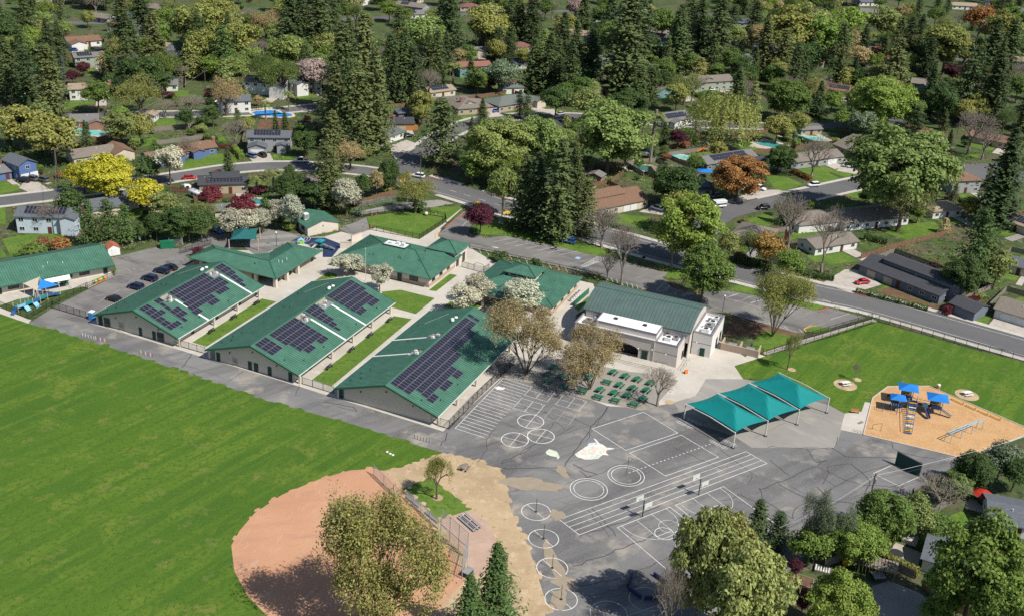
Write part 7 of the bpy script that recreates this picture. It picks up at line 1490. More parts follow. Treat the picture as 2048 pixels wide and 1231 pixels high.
h('brown-roofed house with orange garage door and red chimney','house with the orange garage door',(-52.0,410.8),(-42.2,412.9),9,2.8,'gx','charcoal','tan',chim=(2,3),gar=(9,),gm='garage_wood')
h('white cottage with blue-grey roof at the street corner','white corner cottage',(-52.3,388.8),(-44.8,401.9),8,2.7,'gx','slate','white',gar=(10,))
h('teal green house with red-brown roof beside the date palm','teal green house',(-31.1,505.0),(-15.8,512.7),9,5,'gx','redbrown','teal')
h('house with maroon hip roof among tall redwoods','maroon hip-roofed house',(-6.8,568.4),(3.2,573.8),10,2.7,'hip','maroon','cream')
h('cream house with grey roof in front of a bare tree','cream house by the bare tree',(-34.3,552.2),(-20.4,554.4),9,2.7,'gx','grey','cream',[(6,-2.5,14,.5,2.7,'gy')],solar=5)
h('grey hip-roofed house with solar panels at the top edge','grey hip-roofed solar house',(-75.8,640.4),(-55.3,650.5),10,2.7,'hip','grey','white',solar=7)
h('maroon hip-roofed house at the top edge','maroon house at the top edge',(-43.1,679.2),(-31.0,680.2),10,2.7,'hip','maroon','cream')
h('pale grey hip-roofed house below dark conifers at the top','pale grey house under conifers',(40.3,668.4),(57.0,669.8),11,2.7,'hip','grey','white',[(2,8,12,16,3.0,'hip')],chim=(13,9))
h('white-gabled tan house with a wide solar array, far middle','white-gabled solar house',(52.6,598.8),(69.6,607.5),9,2.7,'gx','tan','white',solar=8)
h('sage house with solar panels above the vineyard-like hedge rows','sage solar house',(37.4,541.1),(51.7,547.4),9,4.6,'gx','grey','sage',solar=8)
h('teal house with slate roof beside the narrow cypress','teal slate-roofed house',(72.5,593.3),(84.6,600.0),9,4.6,'gx','slate','teal')
h('tan-grey hip-roofed house with dark solar panels above the big trees','tan-grey hip-roofed house',(24.6,482.6),(44.8,490.7),11,2.7,'hip','greybrown','tan',solar=8,chim=(14,6))
h('blue-gabled house with grey-brown roof right of two dark redwoods','blue-gabled house',(59.7,486.5),(73.0,495.2),10,2.8,'gy','greybrown','teal')
h('long white house with black solar panels beside the weeping willow','long white solar house',(59.2,437.5),(72.1,446.9),12,2.8,'gx','grey','white',[(2,-3,9,.5,2.8,'gy')],solar=10)
h('two-tier brown-shingled house with white garage doors near the main street','two-tier brown house',(24.0,324.8),(43.5,339.1),14,2.8,'gx','brown','cream',[(1,4,17,11.5,5.0,'gx','brown','white')],gar=(14.6,17.6),pitch=.38)
h('small red shed with grey roof behind the redwood clump','small red shed',(23.2,362.8),(28.6,360.4),5,2.4,'gy','grey','redwood',doors=False)
h('small grey-tan pavilion beside the green garden pond','grey-tan pavilion by the pond',(48.2,370.2),(56.3,374.3),6,2.6,'gx','greybrown','tan')
h('flat charcoal-roofed house above the pale green trees','flat charcoal-roofed house',(8.2,418.8),(16.5,421.3),9,2.8,'flat','charcoal','grey')
h('white-roofed building seen through the pale green trees','white-roofed building',(3.1,393.1),(13.1,399.6),8,2.8,'gx','white','white')
h('long barn-like sage house with grey-brown dormered roof','barn-like sage house',(75.3,501.7),(100.0,514.0),11,4.4,'gx','greybrown','sage',[(5,1.5,9,5,5.4,'gy'),(12,1.5,16,5,5.4,'gy')])
h('white two-storey house with slate hip roof','white slate hip-roofed house',(106.8,561.5),(122.3,567.7),10,4.6,'hip','slate','white')
h('cream house with slate gables behind a row of small trees','cream slate-gabled house',(73.2,551.1),(92.3,561.8),10,2.8,'gx','slate','cream',[(10,-2.5,18,.5,2.8,'gy')])
h('white-walled grey-roofed house between redwood groups, top right','white house between redwood groups',(119.6,622.2),(133.5,628.2),9,4.4,'gx','grey','white')
h('terracotta-roofed cottage among redwoods','terracotta-roofed cottage',(155.3,633.4),(163.9,636.4),9,2.7,'gx','terracotta','tan')
h('red-roofed two-storey house with dark windows','red-roofed house',(192.0,604.5),(202.5,604.7),9,4.8,'gx','red','darkbrown',[(-.5,-4.5,15,.6,2.6,'gx','red','darkbrown')])
h('long slate-roofed house in front of the red-roofed house','slate house below the red roof',(169.6,553.4),(185.6,553.7),10,2.7,'gx','slate','grey',chim=(6,5))
h('red-brown roofed house with a blue solar array, right of the dark redwoods','red-brown house with blue solar array',(141.6,516.1),(155.3,510.4),11,2.8,'gx','redbrown','cream',solar=11,chim=(3,8))
h('grey-roofed house with a lit gable beside the purple tree','grey house by the purple tree',(191.9,539.4),(204.2,535.3),10,2.7,'gx','greybrown','teal')
h('teal house with pale grey roof next to the purple tree','teal house by the purple tree',(197.6,526.7),(217.4,537.5),10,2.7,'gx','grey','teal')
h('low house with blue solar panels and red fence','low house with the red fence',(151.3,448.0),(163.8,452.0),9,2.7,'gx','charcoal','redwood',solar=8)
h('small brown gabled house with cream garage by the turning circle','brown gabled garage house',(167.4,438.5),(176.4,441.6),11,2.7,'gy','brown','cream',gar=(5,))
h('narrow grey-roofed pool house beside the teal pool','narrow grey pool house',(115.4,438.8),(125.6,442.5),5,2.4,'gx','grey','tan')
h('broad grey-brown ranch house seen corner-on, by the kidney pool','broad grey-brown ranch',(123.3,419.4),(130.6,405.7),15,2.8,'gx','greybrown','tan',[(-4,9,9,20,2.8,'gx')],chim=(5,5))
h('grey-brown ranch house with white garage behind a bare tree','ranch house with white garage',(101.1,389.8),(124.3,402.9),10,2.8,'gx','greybrown','grey',[(-14,2,.3,11,2.9,'gx','charcoal','slate')],gar=(21,))
h('grey-roofed house with black solar panels behind the orange tree','solar house behind the orange tree',(68.3,381.4),(90.0,395.5),10,2.8,'gx','grey','slate',[(22,-6,29,1,2.7,'gx')],solar=16)
h('grey solar-roofed house behind the round dark tree near the van','grey house near the van',(58.6,351.3),(66.9,353.3),9,2.7,'gx','charcoal','grey',solar=8)
h('two-storey grey house with brown hip roof by the right-hand dark conifer','two-storey grey brown-roofed house',(155.0,372.3),(167.1,375.7),10,4.8,'hip','brown','grey')
h('long brown-roofed tan house behind brown bare trees','long tan house behind bare trees',(186.4,444.2),(202.0,433.8),10,2.7,'gx','brown','tan')
h('tan house in the top right corner','tan corner house',(303.6,802.4),(323.0,803.3),10,2.7,'gx','tan','white')
h('white-walled house at the right edge below the yellow tree','white house at the right edge',(325.1,753.7),(339.6,755.2),10,2.7,'gx','greybrown','white')
h('pale flat-looking house at the top edge behind the vivid tree','pale top edge house',(223.3,750.8),(235.9,748.5),10,2.7,'gx','grey','white')
h('charcoal two-tier house with cream garage doors and red car in front','charcoal two-tier house',(100.0,292.8),(117.5,272.8),13,2.7,'gx','charcoal','slate',[(5,4.2,28,11.5,5.2,'gx','charcoal','slate'),(30,-2,38,6,2.7,'gx','charcoal','slate')],gar=(4.5,10.0),gm='garage_tan',pitch=.3)
h('long white house with grey-brown hip roof behind a walled lawn','long white hip-roofed house',(104.8,326.6),(129.4,337.0),13,2.8,'hip','greybrown','white',[(-16,2,1,14,2.8,'hip')])
h('weathered shingle-roofed house at the street corner behind golden shrubs','weathered shingle-roofed house',(65.5,312.0),(76.1,306.5),13,2.7,'hip','greybrown','grey',chim=(16,6))
h('small white house with tan hip roof beside a yellow shrub','small white tan-roofed house',(138.9,343.5),(151.0,348.3),9,2.8,'hip','tan','white')
h('grey-brown house with two white garage doors at the right edge','house with two white garage doors',(129.7,266.8),(138.2,260.2),11,2.7,'gx','greybrown','white',gar=(3.4,7.6))
h('tan-roofed house with solar panels at the right edge','tan solar house at the right edge',(159.8,341.3),(167.1,331.4),10,2.7,'gx','tan','cream',solar=12)
h('small slate-roofed house behind the dark conifer at the right edge','small slate house at the right edge',(146.4,299.8),(152.1,296.1),9,2.7,'gx','slate','cream')
h('white-walled low house behind two bare trees','low white house behind bare trees',(90.2,303.5),(105.9,312.2),9,2.6,'gx','greybrown','white')
h('grey-shingled white cottage beneath the bright green tree','grey-shingled cottage',(74.6,155.5),(80.3,152.7),10,2.7,'gx','slate','white',[(12,-2,22,6,2.7,'gx')],pitch=.3)
h('grey-shingled house behind the red parasol','house behind the red parasol',(91.3,168.1),(98.6,166.2),10,2.7,'gx','slate','white',pitch=.3)

# more roofs among the far trees
rq = random.Random(9); far_h = []; FL = []
while len(far_h) < 62:
    yy = 1 / rq.uniform(1 / 960, 1 / 500); xx = yy * rq.uniform(-.47, .46)
    if any(dist((xx, yy), q) < 24 for q in far_h) or any(dist((xx, yy), H_[1]) < 27 for H_ in HOUSES): continue
    far_h.append((xx, yy))
far_h.sort(key=lambda q: q[0] / q[1])
for k, (xx, yy) in enumerate(far_h):
    a = rq.choice((-.35, .15, .3)); w = rq.uniform(13, 20); rm = rq.choice(('grey', 'greybrown', 'tan', 'slate', 'brown', 'redbrown', 'charcoal')); wm = rq.choice(('white', 'cream', 'tan', 'grey', 'sage', 'white', 'slate', 'teal')); tw = rq.random() < .3
    A = (xx, yy); B = (xx + w * math.cos(a), yy + w * math.sin(a)); nm = f'distant {rm} {wm} house'
    fl = f'distant {wm} {"two-storey " if tw else ""}house with {rm} roof near the top edge'; FL.append(fl); fn = FL.count(fl) - 1
    h(fl + ('' if not fn else ', ' + ('second', 'third', 'fourth', 'fifth', 'sixth')[fn - 1] + ' from the left'), nm, A, B, rq.uniform(9, 12), 4.8 if tw else 2.7, rq.choice(('gx', 'gx', 'hip')), rm, wm, solar=rq.choice((0, 0, 5)))

# yard lawns, drives and pools
for k, P in enumerate([[(-114.9,348.4),(-98.5,359.6),(-102.5,370.5),(-113.0,368.4),(-117.9,354.5)],[(-161.5,315.5),(-157.6,321.2),(-160.6,325.7),(-165.4,323.9)],[(-152.1,442.8),(-139.9,442.8),(-143.8,453.7),(-154.3,449.6)],[(-137.7,394.0),(-131.8,398.8),(-136.6,411.3),(-142.7,407.4)],[(-136.7,369.9),(-130.0,379.8),(-135.8,384.1),(-139.7,378.9)],[(-116.9,413.1),(-105.7,416.8),(-107.8,422.8),(-117.9,419.2)],[(-180.8,414.2),(-176.4,420.5),(-180.7,426.3),(-184.7,424.0)],[(-159.6,377.0),(-153.0,382.8),(-155.9,385.6),(-163.7,379.4)],[(-109.9,379.5),(-106.9,380.2),(-112.7,392.3),(-114.0,389.8)],[(-88.8,364.0),(-85.0,365.8),(-87.6,372.4),(-91.0,370.7)],[(-84.4,365.9),(-80.7,368.6),(-83.6,376.3),(-86.5,375.7)],
    [(-50.6,382.9),(-45.2,377.6),(-43.2,384.3),(-48.4,387.6)],[(-48.0,389.9),(-43.8,386.4),(-39.6,394.9),(-44.2,396.2)],[(4.8,447.9),(9.2,443.4),(11.4,446.6),(7.0,452.5)],[(9.9,454.6),(13.6,451.2),(18.8,456.6),(12.9,459.5)],[(-58.1,436.5),(-52.9,440.4),(-56.0,448.1),(-59.8,444.4)],[(63.2,587.1),(73.1,594.2),(70.9,600.3),(64.9,596.4)],
    [(84.9,421.4),(88.5,410.5),(95.3,416.5),(91.9,426.5)],[(90.0,381.0),(90.3,362.0),(102.5,373.6),(96.8,382.3)],[(115.6,390.9),(120.1,384.6),(126.6,389.9),(120.4,396.0)],[(102.7,387.4),(109.4,376.8),(118.2,383.3),(112.3,394.4)],[(129.3,452.0),(133.3,447.6),(136.6,452.3),(131.9,453.9)],[(177.7,425.9),(175.8,418.7),(182.5,419.9),(185.5,426.3)],[(114.5,362.7),(122.5,358.7),(129.6,369.0),(120.4,371.1)],
    [(118.4,328.2),(124.7,321.7),(139.4,333.1),(138.9,341.8),(129.7,337.8)],[(73.2,331.6),(80.2,327.3),(86.7,332.3),(82.5,339.6)],[(87.7,304.0),(89.3,297.6),(94.2,302.9),(91.9,306.7)],[(118.2,266.2),(124.4,272.0),(130.4,267.9),(125.8,260.4)],[(102.2,280.3),(106.3,284.4),(114.9,271.8),(111.6,270.2)],[(-145.0,280.3),(-137.7,269.4),(-134.9,270.4),(-131.7,279.7),(-128.5,286.2),(-130.4,288.6),(-142.0,283.4)],[(-143.2,275.4),(-139.5,267.2),(-138.3,268.7)],[(-158.2,304.9),(-152.0,291.3),(-149.0,291.8),(-155.3,305.4)],[(27.4,325.3),(35.4,319.7),(41.7,320.7),(43.2,329.8),(37.8,330.2),(32.5,331.6),(28.0,329.9)],
    [(75.5,166.7),(77.0,161.2),(81.1,165.1),(85.0,164.5),(89.6,170.1),(90.8,173.5),(89.2,174.7),(86.7,173.1),(84.7,169.1),(80.8,167.2)]]):
    sheet('yard_lawn', P, .05 + .002 * (k % 5), 'lawn', 'mown yard lawn')
for k, P in enumerate([[(-158.8,322.6),(-153.2,318.6),(-148.6,322.4),(-154.7,328.4),(-159.5,329.3)],[(-93.8,362.1),(-87.3,365.3),(-90.2,372.9),(-98.5,371.3)],[(-215.8,509.8),(-209.9,511.4),(-215.5,521.6),(-219.9,522.4)],[(-48.9,391.9),(-44.0,399.7),(-38.2,394.1),(-44.9,374.6),(-47.6,381.3)],[(39.7,334.2),(47.2,332.3),(49.9,333.7),(45.4,340.4),(42.6,338.0)],[(70.1,346.1),(93.9,363.9),(91.8,365.6),(83.6,364.2),(78.4,358.0),(70.8,350.6)],[(88.0,283.6),(95.0,277.5),(105.2,284.9),(101.3,294.8),(97.3,294.9)],[(126.3,260.5),(131.7,268.1),(138.8,262.2),(135.7,254.7)],[(78.6,359.9),(88.7,359.9),(86.1,368.7),(78.9,365.5)],[(118.9,392.5),(127.0,388.9),(127.5,398.4),(122.6,399.6)],[(4.1,450.5),(15.7,447.5),(12.9,458.1),(6.3,456.6)],[(-14.3,438.2),(-8.0,442.3),(-10.4,450.0),(-14.0,449.2)],[(70.8,483.1),(78.4,488.0),(75.6,496.8),(72.0,492.7)],[(-106.0,418.0),(-95.6,420.3),(-100.2,435.2),(-106.9,433.7)],[(89.7,417.7),(100.8,415.3),(105.6,425.7),(98.4,431.5)],[(70.3,159.6),(74.6,155.7),(77.1,160.7),(73.2,163.4)],[(64.9,150.2),(64.3,142.8),(75.6,142.5),(73.4,149.2),(68.5,152.3)],[(90.2,175.7),(94.9,173.9),(97.8,178.1),(92.4,179.0)]]):
    sheet('driveway', P, .062 + .002 * (k % 4), 'driveway' if k != 16 else 'grey_concrete', 'paved drive or patio')
sheet('garden_bed', [(102.2,280.3),(107.0,283.3),(117.5,271.0),(114.2,269.5),(108.6,274.3)], .07, 'mulch'); sheet('garden_bed', [(-102.0,401.6),(-90.4,408.9),(-93.1,418.3),(-104.1,415.9)], .03, 'mulch')
def pool_mat(name, c):
    m, n, l, b = _nodes(name); b.inputs['Base Color'].default_value = (*c, 1); b.inputs['Roughness'].default_value = .06; b.inputs['Specular IOR Level'].default_value = .5
    _bump(n, l, b, _noise(n, l, n.new('ShaderNodeNewGeometry').outputs['Position'], 2.5), .08); MATS[name] = m
pool_mat('pool_blue', (.02, .22, .55)); pool_mat('pool_turq', (.12, .48, .46)); pool_mat('pool_teal', (.05, .25, .24)); pool_mat('pond_green', (.03, .13, .09))
mat('coping', (.52, .42, .32), var=.15)
for c, rx, ry, rot, m, lab in [((-101.5,424.7), 7.5, 4.5, .1, 'pool_blue', 'bright blue swimming pool beside the white house'), ((-160.0,385.4), 12, 3.6, -.05, 'pool_turq', 'long turquoise swimming pool behind the brick house'), ((-5.1,379.6), 4.5, 3, .5, 'pool_blue', 'blue pool half hidden by pale green trees'), ((100.5,422.2), 7, 3.4, -.5, 'pool_teal', 'kidney-shaped teal pool with a pale surround'), ((116.4,436.2), 8, 3.0, -.1, 'pool_turq', 'turquoise pool beside the narrow pool house'), ((61.3,398.5), 4, 2.4, 0, 'pool_turq', 'small turquoise pool behind the wooden play set'), ((45.6,381.1), 6, 4, 0, 'pond_green', 'dark green garden pond with stone edge'), ((-81.5,322.9), 5, 2.5, .2, 'pool_teal', 'narrow dark teal pool behind the purple plum tree')]:
    t = thing('swimming_pool', lab, 'pool', c, rot)
    q = blob((0, 0), rx, ry, 0, int(rx * 10)); q2 = [(x * (1 + 1.1 / rx), y * (1 + 1.1 / ry)) for x, y in q]
    part(t, 'coping', MB().prism(q2, 0, .12), 'coping'); part(t, 'water', MB().poly([(x, y, .14) for x, y in q]), m)

# wooden yard fences: posts, rails and boards
def board_fence(pts, label, m='wood_fence', hgt=1.8, span=2.4):
    root = thing('wooden_fence', label, 'fence', pts[0], 0); o = pts[0]; n_ = 0
    for a, b in zip(pts, pts[1:]):
        L = dist(a, b); t = ang(a, b); k = max(1, int(L / span))
        for i in range(k):
            p = lerp(a, b, (i + .5) / k); q = lerp(a, b, i / k)
            link('board_panel', BP[m], root, (p[0] - o[0], p[1] - o[1], 0), t, (L / k / 2.4, 1, hgt / 1.8)); bpart(root, 'post', m, (q[0] - o[0], q[1] - o[1], 0), (.14, .14, hgt + .1), t)
    return root
BP = {}
for m in ('wood_fence', 'grey_fence'):
    mb = MB()
    for i in range(12): mb.box(-1.2 + i * .2 + .008, -.03, .03, -1.2 + (i + 1) * .2 - .008, 0, 1.72 + .06 * ((i * 7) % 3) / 3)
    BP[m] = mb.box(-1.2, 0, .3, 1.2, .05, .4).box(-1.2, 0, 1.4, 1.2, .05, 1.5).mesh('board_panel', m)
for pts, lab, m in [([(55.2,406.2),(67.1,416.6)], 'reddish wooden fence beside the golden willow', 'wood_fence'), ([(84.5,427.4),(102.4,441.1),(107.7,435.9)], 'dark wooden fence behind the kidney pool', 'wood_fence'), ([(104.2,303.8),(118.4,315.0),(142.4,332.1)], 'dark wooden fence behind the charcoal house', 'wood_fence'), ([(58.0,154.9),(66.0,159.9),(73.2,153.2)], 'weathered fence behind the picnic patio', 'grey_fence'), ([(66.1,160.2),(82.6,172.7),(89.0,177.8),(92.8,182.9)], 'grey fence along the playground edge', 'grey_fence'), ([(-97.5,331.7),(-104.5,327.0),(-111.8,327.4)], 'red-brown fence beside the parked trailer', 'wood_fence'), ([(-138.2,391.6),(-129.6,396.9),(-124.4,401.6)], 'grey fence behind the small lawn', 'grey_fence'), ([(-155.8,370.2),(-150.4,378.9),(-148.0,382.7)], 'dark fence below the turquoise pool', 'wood_fence'), ([(-49.9,325.9),(-45.2,332.8),(-40.3,337.1)], 'dark timber fence behind the rear drive', 'wood_fence'), ([(74.0,151.0),(77.7,145.2),(81.5,143.0)], 'red-brown fence below the grey-shingled cottage', 'wood_fence'), ([(36.6,517.5),(54.7,527.3)], 'pale fence in front of the hedge rows', 'grey_fence')]:
    board_fence(pts, lab, m)

# every nearer house has a front lawn, a path, a patio and a back fence of its own
rh = random.Random(4); zz = .02
for s, A, rz, w, dp in list(HOUSES):
    if A[1] > 640 or A[1] < 200 or (s.startswith('distant') and A[1] > 560): continue
    def hl(x, y): return (A[0] + x * math.cos(rz) - y * math.sin(rz), A[1] + x * math.sin(rz) + y * math.cos(rz))
    zz += .0004; f = rh.uniform(5, 8)
    if not any(inside(hl(w * .5, -4), q) for q in SHEETS):
        sheet('front_lawn', [hl(w * .05, -.3), hl(w * .62, -.3), hl(w * .6, -f), hl(w * .0, -f * .9)], zz, 'lawn', 'front lawn of a house'); SHEETS.pop()
        sheet('driveway', [hl(w * .66, .3), hl(w * .9, .3), hl(w * .92, -f - 2), hl(w * .66, -f - 2)], zz + .001, 'driveway' if rh.random() < .7 else 'grey_concrete', 'house drive')
    sheet('patio', [hl(w * .2, dp + .2), hl(w * .8, dp + .2), hl(w * .75, dp + 4), hl(w * .25, dp + 3.6)], zz + .002, rh.choice(('driveway', 'pink_pad', 'concrete')), 'paved patio')
    if rh.random() < .6: sheet('back_lawn', [hl(w * .1, dp + 4.4), hl(w * .9, dp + 4.4), hl(w * .85, dp + 10), hl(w * .15, dp + 9.5)], zz + .003, 'lawn', 'back lawn'); SHEETS.pop()
    fp = [hl(-2.5, dp * .6), hl(-2.5, dp + 11), hl(w + 2.5, dp + 11), hl(w + 2.5, dp * .6)]
    if s.startswith('distant') or any(dist(q, c) < 9 for q in fp for path, _w in ROADS for c in path): continue
    board_fence(fp, 'board fence around the back yard of the ' + s, rh.choice(('wood_fence', 'grey_fence')), 1.7, 4.8)

# ---------------------------------------------------------------- vehicles
def car_paint(name, c):
    m, n, l, b = _nodes(name); b.inputs['Base Color'].default_value = (*c, 1); b.inputs['Roughness'].default_value = .3; b.inputs['Coat Weight'].default_value = .6; b.inputs['Coat Roughness'].default_value = .08; MATS[name] = m
for k, c in {'black': (.012, .012, .014), 'navy': (.012, .02, .06), 'blue': (.02, .10, .32), 'white': (.66, .67, .68), 'silver': (.38, .39, .41), 'red': (.42, .012, .015), 'grey': (.10, .105, .11), 'steel': (.12, .17, .26)}.items(): car_paint('paint_' + k, c)
glass_mat('car_glass', (.01, .012, .015)); mat('lamp_red', (.35, .01, .01), rough=.3, var=.02); mat('lamp_clear', (.6, .6, .58), rough=.2, var=.02)
def loft(st, n=10):
    "rounded hull through stations (x, half width, z bottom, z top)"
    mb = MB(); R_ = []
    for x, hw, z0, z1 in st:
        ring = []
        for q in range(n):
            a = 2 * math.pi * (q + .5) / n; cx, sx = math.cos(a), math.sin(a); e = .45
            ring.append((x, hw * math.copysign(abs(cx) ** e, cx), (z0 + z1) / 2 + (z1 - z0) / 2 * math.copysign(abs(sx) ** e, sx)))
        k = len(mb.v); mb.v += ring; R_.append(k)
    for a, b in zip(R_, R_[1:]):
        for q in range(n): mb.f.append((a + q, a + (q + 1) % n, b + (q + 1) % n, b + q))
    mb.f.append(tuple(range(R_[0] + n - 1, R_[0] - 1, -1))); mb.f.append(tuple(range(R_[-1], R_[-1] + n)))
    return mb
WHEEL = MB().tube([(0, -.11, 0), (0, .11, 0)], .33, 12).mesh('wheel', 'rubber'); RIM = MB().tube([(0, -.12, 0), (0, .12, 0)], .2, 10).mesh('rim', 'galvanised')
CARM = {}
def car(kind, col, a, b, label, z=.05):
    "a stands at the tail, b at the nose"
    L = {'sedan': 4.6, 'suv': 4.7, 'pickup': 5.6, 'van': 5.9}[kind]
    mid = lerp(a, b, .5); t = thing('parked_car' if kind in ('sedan', 'suv') else ('pickup_truck' if kind == 'pickup' else 'camper_van'), label, {'sedan': 'car', 'suv': 'car', 'pickup': 'truck', 'van': 'van'}[kind], (*mid, z), ang(a, b), 'parked vehicles')
    key = kind + col
    if key not in CARM:
        h = L / 2
        body = {'sedan': [(-h, .62, .42, .78), (-h + .2, .84, .3, .95), (-1, .9, .24, 1.0), (.9, .9, .24, .95), (h - .25, .84, .26, .82), (h, .6, .36, .66)], 'suv': [(-h, .7, .45, .95), (-h + .15, .88, .32, 1.1), (-1, .93, .28, 1.12), (1.0, .93, .28, 1.08), (h - .25, .88, .3, .98), (h, .66, .4, .8)], 'pickup': [(-h, .88, .45, 1.02), (-h + .1, .95, .4, 1.05), (0, .96, .36, 1.06), (1.4, .96, .36, 1.08), (h - .2, .92, .38, 1.04), (h, .74, .5, .9)], 'van': [(-h, .92, .4, 1.2), (-h + .1, 1.0, .36, 1.25), (0, 1.02, .34, 1.25), (2.0, 1.0, .34, 1.2), (h - .2, .9, .36, 1.0), (h, .7, .45, .8)]}[kind]
        cab = {'sedan': ((-1.75, -1.1, .45, 1.15), .98, 1.44, .8, .62), 'suv': ((-2.15, -1.85, .5, 1.15), 1.1, 1.72, .86, .7), 'pickup': ((-.7, -.45, .9, 1.5), 1.05, 1.82, .88, .72), 'van': ((-2.9, -2.85, 1.6, 2.3), 1.22, 2.55, .97, .84)}[kind]
        (x0, x1, x2, x3), z0, z1, w0, w1 = cab
        gl = MB().hexa([(x0, -w0, z0), (x3, -w0, z0), (x3, w0, z0), (x0, w0, z0)], [(x1, -w1, z1), (x2, -w1, z1), (x2, w1, z1), (x1, w1, z1)])
        rf = MB().hexa([(x1 - .05, -w1 - .02, z1), (x2 + .05, -w1 - .02, z1), (x2 + .05, w1 + .02, z1), (x1 - .05, w1 + .02, z1)], [(x1 + .05, -w1 + .05, z1 + .07), (x2 - .1, -w1 + .05, z1 + .07), (x2 - .1, w1 - .05, z1 + .07), (x1 + .05, w1 - .05, z1 + .07)])
        if kind == 'van': rf.box(-2.9, -1.0, 1.7, 1.4, -.99, 2.6).box(-2.9, .99, 1.7, 1.4, 1.0, 2.6).box(-2.96, -1, 1.3, -2.9, 1, 2.6)
        bd = loft(body).mesh('body', 'paint_' + col, True)
        bed = MB().box(-2.65, -.75, 1.0, -.8, .75, 1.09).mesh('truck_bed', 'dark_metal') if kind == 'pickup' else None
        CARM[key] = (bd, gl.mesh('greenhouse', 'car_glass'), rf.mesh('roof', 'paint_' + col), body, bed)
    bd, gl, rf, body, bed = CARM[key]; h = L / 2
    o = link('body', bd, t); link('greenhouse', gl, t); link('roof', rf, t)
    if bed: link('truck_bed', bed, t)
    w_ = body[2][1]
    for x in (-h * .6, h * .62):
        for s in (-1, 1): q = link('wheel', WHEEL, t, (x, s * (w_ - .1), .33)); link('rim', RIM, q)
    zt = body[1][3] - .25
    for s in (-1, 1): link('headlight', ubox('lamp_clear'), t, (h - .16, s * .6, zt - .12), 0, (.12, .34, .14)); link('taillight', ubox('lamp_red'), t, (-h + .1, s * .66, zt), 0, (.12, .26, .2))
    return t
V = (-102.2,245.5); V2 = (-98.9,244.5)
car('sedan', 'black', (-98.6,244.5), (-102.5,246.1), 'black car alone nearest the drive gate in the staff lot')
car('suv', 'navy', (-95.8,252.4), (-99.6,253.8), 'dark navy car, second from the drive gate in the staff lot')
car('suv', 'navy', (-94.1,258.0), (-97.8,259.4), 'navy blue car in the middle of the staff lot row')
car('suv', 'navy', (-92.7,263.4), (-96.2,264.6), 'navy car with roof rails, fourth in the staff lot row')
car('sedan', 'black', (-91.3,266.0), (-94.7,267.5), 'black car at the far end of the staff lot row')
car('suv', 'white', (-32.8,355.2), (-37.2,356.6), 'white car driving at the street corner by the yellow crosswalk', .07)
car('pickup', 'white', (-74.5,365.5), (-79.9,364.5), 'white pickup parked on the curved side street', .07)
car('suv', 'steel', (-93.5,366.1), (-97.9,368.9), 'steel blue car on the drive of the grey gabled house'); car('suv', 'black', (-90.1,366.8), (-94.2,371.1), 'black car on the drive of the grey gabled house')
car('suv', 'black', (-157.9,327.9), (-161.4,328.6), 'black car nearest the low blue house'); car('suv', 'grey', (-156.0,329.6), (-159.5,331.4), 'dark grey car in front of the white garage doors'); car('suv', 'grey', (-152.5,329.2), (-155.5,330.7), 'grey car at the outer edge of the blue house drive')
car('sedan', 'white', (-127.1,436.7), (-130.8,436.5), 'white car on the back street by the tan tree'); car('sedan', 'blue', (-215.3,513.8), (-218.1,514.6), 'blue car on the drive of the brown ranch')
car('sedan', 'red', (-110.9,340.0), (-108.3,340.8), 'dark red car beside the solar clerestory house', .07)
car('suv', 'blue', (-89.4,296.8), (-86.2,293.3), 'bright blue car under the blossoming pears'); car('suv', 'blue', (-13.2,446.6), (-9.7,448.8), 'blue car on the drive of the broad tan house')
car('sedan', 'silver', (13.9,447.7), (17.9,451.3), 'silver car on the street beyond the pale green trees', .06); car('suv', 'white', (48.0,335.6), (43.7,338.7), 'white car on the drive of the two-tier brown house')
car('van', 'white', (69.6,344.1), (63.8,341.6), 'white camper van parked on the right-hand street', .06); car('suv', 'black', (84.7,344.7), (79.6,342.9), 'black car parked opposite the camper van', .06)
car('suv', 'white', (83.0,366.2), (86.6,363.2), 'white car on the drive below the orange tree'); car('suv', 'white', (107.8,372.6), (103.0,370.8), 'white car parked on the right-hand street by the lawn', .06); car('sedan', 'white', (122.3,398.4), (127.1,397.2), 'white car on the drive by the white garage')
car('sedan', 'silver', (77.5,475.1), (73.0,474.6), 'silver car on the far street near the weeping willow', .06); car('sedan', 'white', (89.7,509.3), (85.9,509.0), 'white car in front of the barn-like sage house'); car('sedan', 'red', (102.2,285.8), (97.0,283.9), 'bright red car on the drive of the charcoal house')
car('suv', 'grey', (69.4,354.7), (65.7,351.4), 'grey car in shadow beside the camper van', .06); car('sedan', 'white', (-125.3,461.2), (-120.7,460.8), 'white car in front of the large white house'); car('sedan', 'black', (-45.7,402.8), (-41.9,404.8), 'black car on the drive of the white corner cottage')
car('sedan', 'silver', (193.3,593.2), (196.6,593.2), 'silver car below the red-roofed house'); car('suv', 'white', (-119.4,354.2), (-116.5,352.8), 'white car in front of the blossoming pear by the ranch house')
car('suv', 'blue', (18.0,302.0), (13.5,303.7), 'blue car in deep redwood shade beside the parking lot', .06)
